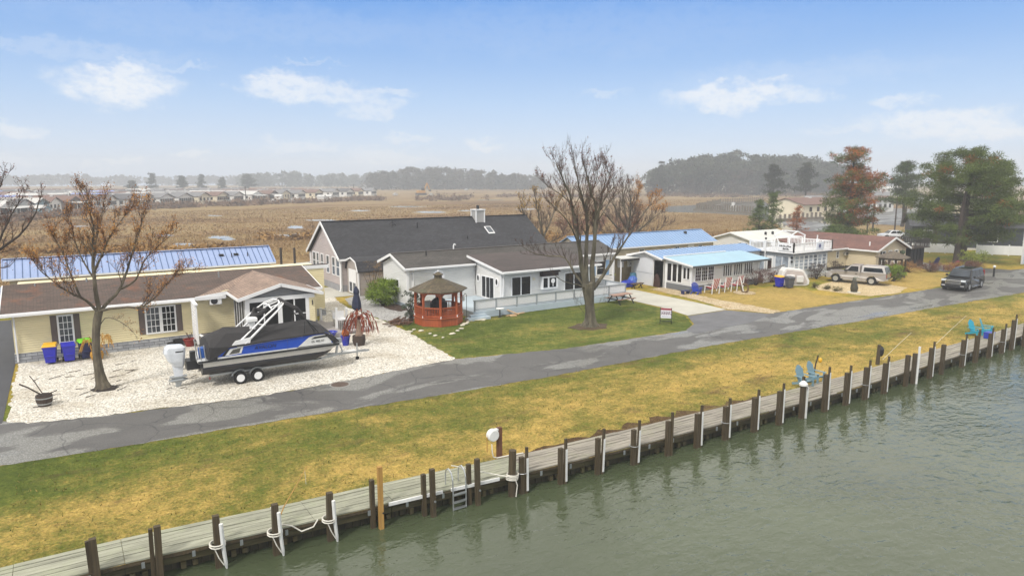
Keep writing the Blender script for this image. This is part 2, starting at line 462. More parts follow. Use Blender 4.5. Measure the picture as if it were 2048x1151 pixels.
def water_mat(name, body, ripple=1.0, rough=.04):
    m, nt, bs = newmat(name)
    v1 = coords(nt, (.62, 1.15, 1), (0,0,R(-33))); v2 = coords(nt, (.8, 1.1, 1), (0,0,R(-60)))
    a = noise(nt, v1, 2.3*ripple, 3, .5, .5); b = noise(nt, v2, 5.5*ripple, 3, .5, .4); g = noise(nt, coords(nt), .12, 4)
    h = maths(nt, 'ADD', a, maths(nt, 'MULTIPLY', b, .35))
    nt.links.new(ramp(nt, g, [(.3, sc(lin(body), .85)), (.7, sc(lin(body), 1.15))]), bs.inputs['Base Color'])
    bs.inputs['Roughness'].default_value = rough; bs.inputs['IOR'].default_value = 1.5
    calm = ramp(nt, noise(nt, coords(nt), .22, 4, .6), [(.35, .45), (.65, 1.0)])
    bump(nt, bs, maths(nt, 'MULTIPLY', h, calm), 1.0, .06)
    return m
WATER = water_mat('canal_water_surface', '#424a36')
POOL = water_mat('still_marsh_water', '#8a8a86', .5, .02)  # pale body colour stands in for the bright sky these pools would reflect
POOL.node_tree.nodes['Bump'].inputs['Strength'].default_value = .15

# ------------------------------------------------------------------ camera, world, light, air
cam = bpy.data.cameras.new('camera'); co = bpy.data.objects.new('camera', cam); COL.objects.link(co)
co.location = (0, 0, H); co.rotation_euler = (PI/2 - PITCH, 0, AZ - PI/2)
cam.sensor_width = 36; cam.lens = F / 2048 * 36; cam.clip_start = .1; cam.clip_end = 6000
S.camera = co

W = bpy.data.worlds.new('World'); S.world = W; W.use_nodes = True
nt = W.node_tree; nt.nodes.clear()
SUN_EL, SUN_AZ = R(48), AZ + R(150)      # a veiled sun behind the drone's left shoulder
out = nn(nt, 'ShaderNodeOutputWorld'); bg = nn(nt, 'ShaderNodeBackground')
sky = nn(nt, 'ShaderNodeTexSky'); sky.sky_type = 'NISHITA'; sky.sun_disc = False
sky.sun_elevation = SUN_EL; sky.sun_rotation = PI/2 - SUN_AZ; sky.air_density = 1.0; sky.dust_density = .6; sky.ozone_density = 2.0
tc = nn(nt, 'ShaderNodeTexCoord'); sx = nn(nt, 'ShaderNodeSeparateXYZ')
nt.links.new(tc.outputs['Generated'], sx.inputs[0])
az = maths(nt, 'ARCTAN2', sx.outputs[1], sx.outputs[0]); el = maths(nt, 'ARCSINE', sx.outputs[2])
cb = nn(nt, 'ShaderNodeCombineXYZ'); nt.links.new(az, cb.inputs[0]); nt.links.new(el, cb.inputs[1])
D = 180 / PI
# clear strip of sky near the horizon: pale at the bottom, deep blue higher up
eld = maths(nt, 'MULTIPLY', el, D)
K = 10.0                                   # the Background runs at 0.1
clear = ramp(nt, maths(nt, 'DIVIDE', eld, 20.0), [(0.0, (.40,.46,.57)), (.12, (.37,.455,.585)), (.30, (.27,.39,.575)), (.50, (.16,.295,.54)), (.70, (.075,.22,.52))])
clear = mix(nt, 1.0, clear, (.1, .1, .1), 'DIVIDE')
base = mix(nt, .90, sky.outputs['Color'], clear)
# cumulus along the strip, each at its own bearing and elevation
def dirn(px, py):
    x, y, z = ray(px, py); l = math.sqrt(x*x + y*y + z*z)
    return math.atan2(y, x), math.asin(z / l)
nz1 = nn(nt, 'ShaderNodeTexNoise'); nz1.inputs['Scale'].default_value = 26; nz1.inputs['Detail'].default_value = 7; nz1.inputs['Roughness'].default_value = .62
mpp = nn(nt, 'ShaderNodeMapping'); mpp.inputs['Scale'].default_value = (1, 1.7, 1); nt.links.new(cb.outputs[0], mpp.inputs['Vector']); nt.links.new(mpp.outputs[0], nz1.inputs['Vector'])
sub = nn(nt, 'ShaderNodeVectorMath'); sub.operation = 'SUBTRACT'; nt.links.new(nz1.outputs['Color'], sub.inputs[0]); sub.inputs[1].default_value = (.5,.5,.5)
mul = nn(nt, 'ShaderNodeVectorMath'); mul.operation = 'MULTIPLY'; nt.links.new(sub.outputs[0], mul.inputs[0]); mul.inputs[1].default_value = (.11,.06,0)
wob = nn(nt, 'ShaderNodeVectorMath'); wob.operation = 'ADD'; nt.links.new(cb.outputs[0], wob.inputs[0]); nt.links.new(mul.outputs[0], wob.inputs[1])
CL = [(238,170,95,38,1.0),(250,150,50,24,.9),(570,172,85,28,.85),(660,188,120,24,.7),(740,215,70,18,.55),(790,184,40,9,.5),(1450,195,120,28,.9),(1510,185,90,26,.9),(1590,190,55,18,.6),
      (1790,200,45,14,.6),(1880,245,120,26,.85),(1990,260,80,26,.9),(15,255,45,16,.7),(385,312,40,10,.7),(250,325,30,9,.6),(170,328,25,9,.5),
      (600,292,80,15,.5),(780,315,90,18,.55),(965,288,45,14,.7),(815,272,50,12,.5),(40,322,40,9,.4),(1205,185,45,8,.35),(1700,262,60,14,.5),(340,135,70,7,.35),
      (60,95,260,16,.22),(620,125,60,5,.25),(1150,60,500,60,.10),(1600,150,260,24,.15),(500,45,500,40,.12)]
acc = None
for px, py, w, h, a in CL:
    ca, ce = dirn(px, py)
    s1 = nn(nt, 'ShaderNodeVectorMath'); s1.operation = 'SUBTRACT'; nt.links.new(wob.outputs[0], s1.inputs[0]); s1.inputs[1].default_value = (ca, ce, 0)
    s2 = nn(nt, 'ShaderNodeVectorMath'); s2.operation = 'MULTIPLY'; nt.links.new(s1.outputs[0], s2.inputs[0]); s2.inputs[1].default_value = (F/w*.86, F/h*.9, 0)
    s3 = nn(nt, 'ShaderNodeVectorMath'); s3.operation = 'LENGTH'; nt.links.new(s2.outputs[0], s3.inputs[0])
    mr = nn(nt, 'ShaderNodeMapRange'); mr.interpolation_type = 'SMOOTHSTEP'; nt.links.new(s3.outputs['Value'], mr.inputs[0])
    mr.inputs[1].default_value = 1.05; mr.inputs[2].default_value = .35; mr.inputs[3].default_value = 0; mr.inputs[4].default_value = a*.92
    acc = mr.outputs[0] if acc is None else maths(nt, 'MAXIMUM', acc, mr.outputs[0])
puff = nn(nt, 'ShaderNodeTexNoise'); puff.inputs['Scale'].default_value = 60; puff.inputs['Detail'].default_value = 6; puff.inputs['Roughness'].default_value = .6; nt.links.new(mpp.outputs[0], puff.inputs['Vector'])
acc = maths(nt, 'MULTIPLY', acc, ramp(nt, puff.outputs['Fac'], [(.28, .3), (.52, 1.0)]))
col = mix(nt, acc, base, (5.5, 5.75, 6.1))
# above the strip, out of view, a cloud deck added for soft neutral light
deckn = nn(nt, 'ShaderNodeTexNoise'); deckn.inputs['Scale'].default_value = 3.0; deckn.inputs['Detail'].default_value = 6; nt.links.new(tc.outputs['Generated'], deckn.inputs['Vector'])
deck = ramp(nt, deckn.outputs['Fac'], [(.3, (.72,.70,.655)), (.7, (.9,.875,.825))])
deck = mix(nt, 1.0, deck, (.095,.095,.095), 'DIVIDE')
fd = nn(nt, 'ShaderNodeMapRange'); fd.interpolation_type = 'SMOOTHSTEP'; nt.links.new(eld, fd.inputs[0])
fd.inputs[1].default_value = 13.6; fd.inputs[2].default_value = 17.5
col = mix(nt, fd.outputs[0], col, deck)
nt.links.new(col, bg.inputs['Color']); bg.inputs['Strength'].default_value = .1
nt.links.new(bg.outputs[0], out.inputs['Surface'])

sl = bpy.data.lights.new('sun', 'SUN'); sl.energy = 2.0; sl.angle = R(10); sl.color = (1, .96, .9)
so = bpy.data.objects.new('sun', sl); COL.objects.link(so)
d = Vector((math.cos(SUN_EL)*math.cos(SUN_AZ), math.cos(SUN_EL)*math.sin(SUN_AZ), math.sin(SUN_EL)))
so.rotation_euler = (-d).to_track_quat('-Z', 'Y').to_euler(); so.location = (0, 0, 60)

hz = MB().box(-950, 1300, -420, 1250, -2.0, 40).build('haze', None)
hz.data.materials.clear()
hm = bpy.data.materials.new('thin_fog'); hm.use_nodes = True; hn = hm.node_tree; hn.nodes.clear()
ho = nn(hn, 'ShaderNodeOutputMaterial'); hv = nn(hn, 'ShaderNodeVolumePrincipled')
hv.inputs['Color'].default_value = (.93, .95, .98, 1); hv.inputs['Density'].default_value = .00095; hv.inputs['Anisotropy'].default_value = .0
hn.links.new(hv.outputs[0], ho.inputs['Volume']); hz.data.materials.append(hm)
tag(hz, kind='stuff')

S.view_settings.view_transform = 'Standard'; S.view_settings.look = 'None'; S.view_settings.exposure = .72; S.view_settings.gamma = 1
S.cycles.use_denoising = True; S.cycles.max_bounces = 6; S.cycles.volume_bounces = 0; S.cycles.transparent_max_bounces = 8
S.cycles.sample_clamp_indirect = 6
# ------------------------------------------------------------------ ground
def ragged(pts, step=.5, amp=.06, seed=1, closed=True):
    q = random.Random(seed); out = []
    n = len(pts)
    for i in range(n if closed else n-1):
        a, b = Vector(pts[i]), Vector(pts[(i+1) % n]); L = (b-a).length; k = max(1, min(220, int(L/step)))
        for j in range(k):
            p = a.lerp(b, j/k)
            out.append((p.x + q.uniform(-amp, amp), p.y + q.uniform(-amp, amp)))
    if not closed: out.append(tuple(pts[-1]))
    return out
def sheet(name, pts, z, mat, kind='structure'):
    o = MB().face([(x, y, z) for x, y in pts]).build(name, mat)
    if o.data.polygons[0].normal.z < 0: o.data.flip_normals()
    return tag(o, kind=kind)

WF = [(-60,20.1),(-20,19.9),(.1,19.5),(2.9,19.25),(5.1,19.0),(7.5,18.8),(10.9,18.5),(13.8,18.2),(18.7,17.9),(27.1,17.55),(33.1,17.45),(41.1,17.6),(51.,17.8),(70,18.3),(120,20)]  # seawall line
def wall_y(x):
    for (a, ya), (b, yb) in zip(WF, WF[1:]):
        if a <= x <= b: return ya + (yb-ya)*(x-a)/(b-a)
    return WF[0][1] if x < 0 else WF[-1][1]

MARSH = turf('marsh_turf', [(.24,'#4d3d26'),(.38,'#6f5636'),(.48,'#856b48'),(.58,'#938058'),(.68,'#7a5d3c'),(.8,'#5f5233')], .03, 1.6, stretch=(.35,1,1))
LAWN = turf('winter_lawn', [(.25,'#5a6a24'),(.42,'#76772c'),(.55,'#a08a3c'),(.68,'#b79a4c'),(.82,'#8e7339')], .16, 13)
VERGE = turf('verge_turf', [(.2,'#46531c'),(.36,'#5c6527'),(.48,'#777234'),(.58,'#9a8746'),(.70,'#b99c56'),(.8,'#a6894a'),(.92,'#765d38')], .20, 12, bias=(28.5,19.5,-.08,.10), dirt='#594430')
GREEN = turf('green_lawn', [(.25,'#3f4d1c'),(.45,'#535f26'),(.56,'#697033'),(.66,'#8a7f42'),(.8,'#997f48')], .22, 12, dirt='#5f5230')
YELLOW = turf('yellow_lawn', [(.25,'#77733a'),(.42,'#998548'),(.6,'#ae9454'),(.8,'#947c48')], .2, 11)
struct(sheet('ground', [(-900,20.1)]+WF+[(1250,30),(1250,1200),(-900,1200)], -.035, MARSH))
struct(sheet('lawn', [(-60,20.05)]+WF[1:-1]+[(112,19),(112,62),(70,66),(-60,66)], 0, LAWN))
WATERX = MB()
nx, ny = 1, 1
water = MB().face([(-900,-400,-.65),(1250,-400,-.65),(1250,21,-.65),(-900,21,-.65)]).build('water', WATER); struct(water)
# canal floor is opaque silt, so the surface alone is enough

near = [at(*p) for p in [(262,890),(530,845),(800,803),(1100,753),(1400,695),(1500,678),(1730,640),(1850,618),(2048,585)]]
far_ = [at(*p) for p in [(0,842),(100,843),(300,820),(500,795),(620,775),(910,718),(1130,697),(1380,660),(1540,627),(1740,597),(1860,578)]]
near = [(-60,29.6),(-20,29.3),(-2.5,29.0)] + near + [(82,24.6),(110,23.4)]
far_ = [(-60,35),(-20,34.9)] + far_ + [(71.5,30.4),(75,30.6),(77.5,31.2),(79.2,33.0),(80.4,36.5),(81.5,40)]
far2 = [(110,30),(96,30.8),(88,32.4),(86.5,36),(86.2,40),(90.5,45),(97,50.5),(112,62),(138,84),(150,96)]
far2b = [(142,100),(128,88),(104,66.5),(92,54),(84.5,47)]
rd = ragged(near, .35, .07, 3, False) + far2 + far2b + list(reversed(ragged(far_, .35, .06, 4, False)))
struct(sheet('road', rd, .012, ASPHALT))
struct(sheet('verge', [(-60,20.05)]+WF[1:-1]+[(112,19)]+list(reversed(near[:-1])), .004, VERGE))

yard = [at(*p) for p in [(15,846),(60,846),(200,832),(360,812),(500,795),(620,775),(912,718)]]
yard = ragged(yard + [(18.5,40),(18.7,44),(18.3,52),(19.5,60),(20.4,64),(16.2,64),(16.0,50),(14,45.6),(-2.6,45.6),(-2.65,40)], .3, .09, 5)
WGRAV = gravel('white_stone_gravel', ['#aaa498','#d9d4c9','#e6e2da','#c4bcac','#dedacf'], '#8a7c64', .075, .35)
struct(sheet('white_gravel_yard', yard, .018, WGRAV))
GGRAV = gravel('grey_gravel', ['#8d8c8b','#b1b0ae','#9c9b9a','#c2c0bd'], '#6f6a64', .08, .4)
struct(sheet('grey_gravel_yard', ragged([(18.75,43.6),(19.8,43.4),(22,45.6),(22.2,48),(22.3,55),(20.9,56.3),(19.4,55.2),(18.5,50)], .3, .1, 6), .022, GGRAV))
struct(sheet('concrete_pad', [(15.9,56.6),(20.9,56.4),(20.9,62),(16.4,62.5)], .026, CONCRETE))
struct(sheet('blacktop_drive', [(-8,34.7),(-2.75,34.2),(-2.75,60),(-8,60)], .016, BLACKTOP))
el = [at(*p) for p in [(912,718),(1130,697),(1372,660)]]
lawnE = ragged([(17.95,33.0)] + el[1:] + [at(1385,648), at(1370,632), at(1320,615), at(1258,602), (39.2,42.2), (25,42.2), (22.5,44), (19.2,43.4), at(815,662), at(860,690)], .4, .07, 8)
struct(sheet('front_lawn', lawnE, .008, GREEN))
drive = [at(*p) for p in [(1375,631),(1453,619)]] + [(43.0,38),(43.3,45.4),(39.4,46),(39.3,42.5)] + [at(1258,600), at(1322,614)]
struct(sheet('concrete_driveway', drive, .020, CONCRETE))
apron = [at(*p) for p in [(1375,632),(1453,620),(1545,628),(1500,645),(1390,668),(1372,660),(1388,648)]]
struct(sheet('driveway_apron', apron, .0165, pm('worn_apron_tarmac', '#616164', .7, var=.22, vs=.8, bs_=.4, bscale=40)))
TGRAV = gravel('tan_pebble_gravel', ['#a08d70','#c4b291','#d9caae','#b7a17c','#cbb998'], '#8f7244', .07, .5)
tan = [at(*p) for p in [(1455,618),(1395,600),(1300,578),(1330,573),(1388,588),(1440,600),(1500,610),(1560,622),(1545,627)]]
struct(sheet('tan_gravel_strip', ragged(tan + [], .3, .12, 9), .0185, TGRAV))
ylw = [at(*p) for p in [(1390,588),(1410,578),(1600,575),(1640,590),(1740,596),(1560,624),(1500,611),(1440,600)]]
struct(sheet('yellow_lawn', ragged(ylw, .4, .12, 10), .0105, YELLOW))
ylw2 = ragged([at(1790,575), at(1690,548), (66.5,41), (74,40), (80,39.5), (81.2,40.5), (79,33.2), (77,31.2), at(1850,578)], .4, .1, 12)
struct(sheet('side_lawn', ylw2, .0115, YELLOW))
SAND = gravel('sandy_gravel', ['#b39b74','#cdb890','#d8c6a2','#bfa67c'], '#8f7a4e', .06, .6)
snd = ragged([at(1625,572), at(1700,556), at(1815,575), at(1798,586), at(1735,592), at(1640,580)], .3, .15, 13)
struct(sheet('sandy_drive', snd, .0145, SAND))
# canal arm behind the houses, lagoon and marsh pools
CANAL = ([(-60,69),(10,69.5),(40,70),(66,70.5),(92,69),(104,72),(116,80),(122,96),(150,128),(186,150),(240,172),(250,184),(196,171),(160,158),(150,140),(112,112),(98,86),(84,80),(60,79),(30,84),(18,82),(0,79.5),(-60,79)])
CANAL = CANAL[:5] + [(98,73),(94,78)] + CANAL[-6:]
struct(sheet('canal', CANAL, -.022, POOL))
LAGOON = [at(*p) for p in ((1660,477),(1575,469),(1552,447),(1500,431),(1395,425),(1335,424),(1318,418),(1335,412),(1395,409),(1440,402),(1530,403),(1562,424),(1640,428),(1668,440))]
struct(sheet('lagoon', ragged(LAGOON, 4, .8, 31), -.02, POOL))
def pool(cx, cy, w, h, seed):
    q = random.Random(seed); pts = []
    n = 26
    for i in range(n):
        t = 2*PI*i/n; k = .75 + .5*q.random()
        pts.append(at(cx + w*k*math.cos(t), cy + h*k*math.sin(t)))
    return pts
PC = [(372,489,26,3),(440,474,24,3.2),(455,478,14,2),(592,454,16,3),(560,471,44,2.2),(595,470,20,3),(815,413,34,1.2),(862,424,34,2),(720,421,20,1.2),(930,421,14,1.2),(1050,418,20,1.2),(430,431,16,1),(160,452,20,1),(640,440,30,1.2),(980,400,30,.8),(330,470,18,1.6)]
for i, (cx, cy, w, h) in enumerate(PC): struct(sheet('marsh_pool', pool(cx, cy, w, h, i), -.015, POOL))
struct(sheet('far_lane', [at(1745,448), at(1690,425), at(1640,427), at(1760,415), at(1830,418), at(1850,440), at(1800,450)], -.008, ASPHALT))

soil = []
for k in range(40): x = 12.6 + k*.4; soil.append((x, wall_y(x)+1.42))
for k in reversed(range(40)): x = 12.6 + k*.4; soil.append((x, wall_y(x)+1.5+.75*max(.05,math.sin(k/39*PI))*(.6+.4*math.sin(k*1.7))))
struct(sheet('bare_soil', soil, .0075, turf('bare_soil', [(.3,'#3f3022'),(.5,'#57432e'),(.65,'#6b5a3a'),(.8,'#6d6a36')], .5, 14)))
# loose straw and grass blades that break up the sheets
def blades(name, area, n, hgt, wid, mat, seed, inside=None, clump=None):
    g = np.random.default_rng(seed)
    x0, x1, y0, y1 = area
    x = g.uniform(x0, x1, n); y = g.uniform(y0, y1, n)
    if inside is not None:
        k = inside(x, y); x, y = x[k], y[k]
    n = len(x)
    h = hgt * g.uniform(.4, 1.2, n); a = g.uniform(0, 2*PI, n); lx = g.normal(0, .7, n)*h; ly = g.normal(0, .7, n)*h
    w = wid * g.uniform(.5, 1.2, n)
    T = np.zeros((n,3,3))
    T[:,0,0] = x - np.cos(a)*w; T[:,0,1] = y - np.sin(a)*w
    T[:,1,0] = x + np.cos(a)*w; T[:,1,1] = y + np.sin(a)*w
    T[:,2,0] = x + lx; T[:,2,1] = y + ly; T[:,2,2] = h
    T[:,0,2] = T[:,1,2] = .0
    return tag(soup(name, T, mat), kind='stuff')
nearx = np.array([p[0] for p in near]); neary = np.array([p[1] for p in near]); wx = np.array([p[0] for p in WF]); wy = np.array([p[1] for p in WF])
vins = lambda x, y: (y > np.interp(x, wx, wy) + 1.45 + np.where((x > 13) & (x < 28), .6*np.sin(np.clip((x-13)/15,0,1)*PI)*np.random.default_rng(9).random(len(x)), 0)) & (y < np.interp(x, nearx, neary) + .02 + .12*np.sin(x*3.1)*np.sin(x*1.3+1))
BLV = turf('verge_blade', [(.2,'#4c5a20'),(.36,'#656d2d'),(.48,'#837c3b'),(.58,'#a9944d'),(.70,'#c8ab64'),(.8,'#b59755'),(.92,'#866b40')], .20, 30, bias=(28.5,19.5,-.07,.13))
blades('verge_grass', (-2,64,19,29), 60000, .05, .012, BLV, 1, vins)
eins = lambda x, y: (y < 42) & (x + (y-33)*.02 > 18.3) & (x < 37.5) & (y > 33.0)
BLG = turf('lawn_blade', [(.25,'#45541f'),(.45,'#5a682a'),(.56,'#727a38'),(.66,'#948a48'),(.8,'#a5894e')], .22, 30)
blades('verge_tussocks', (-2,64,19,29), 5200, .11, .02, turf('tussock_blade', [(.3,'#4a5222'),(.5,'#75703a'),(.7,'#a8915a')], .5, 20), 21, vins)
blades('front_lawn_grass', (18,38,33,42), 26000, .05, .016, BLG, 2, eins)
def inpoly(x, y, poly):
    r_ = np.zeros(len(x), bool); n = len(poly)
    for i in range(n):
        (xa, ya), (xb, yb) = poly[i], poly[(i+1) % n]
        if ya == yb: continue
        r_ ^= ((ya > y) != (yb > y)) & (x < (xb-xa)*(y-ya)/(yb-ya)+xa)
    return r_
def dry(x, y):                                # keep the tall grass off the open water and off its near rim
    k = np.ones(len(x), bool)
    f_ = x*math.cos(AZ)+y*math.sin(AZ); r_ = x*math.sin(AZ)-y*math.cos(AZ); u_ = -H
    d_ = f_*math.cos(PITCH)-u_*math.sin(PITCH); w_ = f_*math.sin(PITCH)+u_*math.cos(PITCH)
    px = CX+F*r_/d_; py = CY-F*w_/d_
    for cx, cy, w, h in PC: k &= ~(((px-cx)/(w*1.2))**2 + ((py-cy-h*.9)/(h*2.1))**2 < 1)
    return k & ~inpoly(x+1.5*math.cos(AZ), y+2.2*math.sin(AZ), CANAL) & ~inpoly(x, y, CANAL) & ~inpoly(x, y, LAGOON) & ~inpoly(x+2.5*math.cos(AZ), y+3.5*math.sin(AZ), LAGOON)
def marsh_in(x, y): return (y > 84 + 3*np.sin(x*.11) + 2*np.sin(x*.37)) & (x < y*1.45 + 12) & dry(x, y)
BLM = turf('marsh_blade', [(.24,'#54432a'),(.38,'#785d3a'),(.48,'#8f744f'),(.58,'#9e865e'),(.68,'#836441'),(.8,'#675838')], .03, 6, stretch=(.35,1,1))
blades('marsh_grass', (-14,170,80,135), 110000, .28, .06, BLM, 3, marsh_in)
blades('far_marsh_grass', (-30,330,130,240), 70000, .32, .14, BLM, 4, lambda x, y: (x < y*1.45 - 18) & dry(x, y))

# ------------------------------------------------------------------ boardwalk and bulkhead
bw = thing('boardwalk', 'long weathered plank boardwalk along the canal edge', 'boardwalk', (0, 19.3, 0))
mbs = [MB(), MB()]
xs = []
x = -14.0
while x < 62: xs.append(x); x += 2.44
for i in range(len(xs)-1):
    a, b = xs[i], xs[i+1] - .012
    ya, yb = wall_y(a), wall_y(b)
    wd = 1.45
    k = 7
    tgt = mbs[1] if b < 13 else mbs[0]
    for j in range(k):
        o0, o1 = j*wd/k, (j+1)*wd/k - .022
        off = (.9 if j % 2 else 0)
        dz = rnd.uniform(-.008, .008) + .05
        e = rnd.uniform(-.03, .03) if j in (0, k-1) else 0
        tgt.add([(a,ya+o0+e,dz),(b,yb+o0+e,dz),(b,yb+o1+e,dz),(a,ya+o1+e,dz),(a,ya+o0+e,dz-.045),(b,yb+o0+e,dz-.045),(b,yb+o1+e,dz-.045),(a,ya+o1+e,dz-.045)],
                [(0,1,2,3),(4,7,6,5),(0,4,5,1),(1,5,6,2),(2,6,7,3),(3,7,4,0)])
mbs[0].build('decking', DOCK, bw); mbs[1].build('decking', DOCKG, bw)
f = MB()
for i in range(len(xs)-1):
    a, b = xs[i], xs[i+1]; ya, yb = wall_y(a), wall_y(b)
    f.add([(a,ya-.02,-.005),(b,yb-.02,-.005),(b,yb-.02,-.09),(a,ya-.02,-.09),(a,ya+.02,-.005),(b,yb+.02,-.005),(b,yb+.02,-.09),(a,ya+.02,-.09)], [(0,3,2,1),(4,5,6,7),(0,1,5,4),(3,7,6,2)])
f.build('fascia_board', WOODBROWN, bw)
st = MB()
for i in range(len(xs)-1):
    x = xs[i] + .4
    while x < xs[i+1]:
        if -1 < x < 52: MB().box(x-.04, x+.04, wall_y(x)-.05, wall_y(x)-.0215, -.2, -.04).build('bracket', GALV, bw)
        x += 1.22
bk = thing('bulkhead', 'dark slimy timber bulkhead wall below the boardwalk', 'retaining wall', (0, 19.3, -.6))
m = MB()
x = -14.0
while x < 62:
    y = wall_y(x) + .34 + rnd.uniform(-.02, .02); m.box(x, x+.235, y, y+.1, -1.1, -.05); x += .25
m.build('sheet_piling', BULK, bk)
wl = MB()
for i in range(len(xs)-1):
    a, b = xs[i], xs[i+1]-.02
    wl.beam((a, wall_y(a)+.27, -.3), (b, wall_y(b)+.27, -.3), .15, .17)
wl.build('waler', WALER, bk)
x = -.5
while x < 52:
    MB().box(x, x+.13, wall_y(x)+.2, wall_y(x)+.33, -.62, -.42).build('block', WALER, bk)
    if rnd.random() < .7: MB().box(x+.3, x+.43, wall_y(x)+.2, wall_y(x)+.33, -.6, -.45).build('block', WALER, bk)
    x += rnd.uniform(1.0, 1.5)

# pilings: (px at waterline, water y, px top, top y, kind)
PL = [(197,1148,181,1077,'dark'),(317,1147,309,1052,'dark'),(438,1133,427,1031,'white'),(552,1108,545,1008,'white'),(660,1080,655,985,'white'),(763,1056,760,932,'yellow'),
      (861,1031,858,936,'twin'),(950,1008,948,916,'twin'),(1019,987,1019,901,'round'),(1036,981,1040,895,'strip'),(1109,960,1111,880,'strip'),(1186,943,1188,860,'strip'),(1252,922,1253,845,'strip'),(1317,903,1320,829,'dark2'),
      (1377,888,1379,815,'strip'),(1431,872,1435,801,'strip'),(1484,855,1488,785,'strip'),(1532,841,1536,773,'strip'),(1577,828,1578,771,'cap'),(1618,814,1621,742,'strip'),(1658,801,1661,740,'strip'),(1696,790,1698,730,'strip'),
      (1732,778,1736,722,'strip'),(1763,760,1763,724,'short'),(1797,760,1798,702,'pole'),(1823,748,1826,693,'strip'),(1848,740,1849,699,'short'),(1878,725,1881,680,'strip'),(1899,715,1902,673,'dark2'),(1921,705,1923,671,'strip'),
      (1942,696,1944,664,'strip'),(1963,690,1965,645,'strip'),(1984,681,1986,640,'strip'),(2003,679,2004,634,'strip'),(2018,673,2019,643,'short'),(2036,671,2037,626,'dark')]
ORD = ['first','second','third','fourth','fifth','sixth','seventh','eighth','ninth','tenth','eleventh','twelfth','thirteenth','fourteenth','fifteenth','sixteenth','seventeenth','eighteenth','nineteenth','twentieth',
       'twenty-first','twenty-second','twenty-third','twenty-fourth','twenty-fifth','twenty-sixth','twenty-seventh','twenty-eighth','twenty-ninth','thirtieth','thirty-first','thirty-second','thirty-third','thirty-fourth','thirty-fifth','thirty-sixth']
KL = {'dark':'dark square timber piling','white':'dark piling with a roped pointed white pole','yellow':'tall new yellow timber piling','twin':'pair of grey bolted dock posts','round':'thick round grey piling wrapped in pale rope',
      'strip':'dark piling with a white-faced bumper board','dark2':'brown piling with a taller bare bumper board','cap':'dark piling with a pointed white cap','short':'short stout dark piling','pole':'dark piling beside a full white plastic pole'}
PG = 'mooring pilings along the boardwalk'
PILEPOS = []
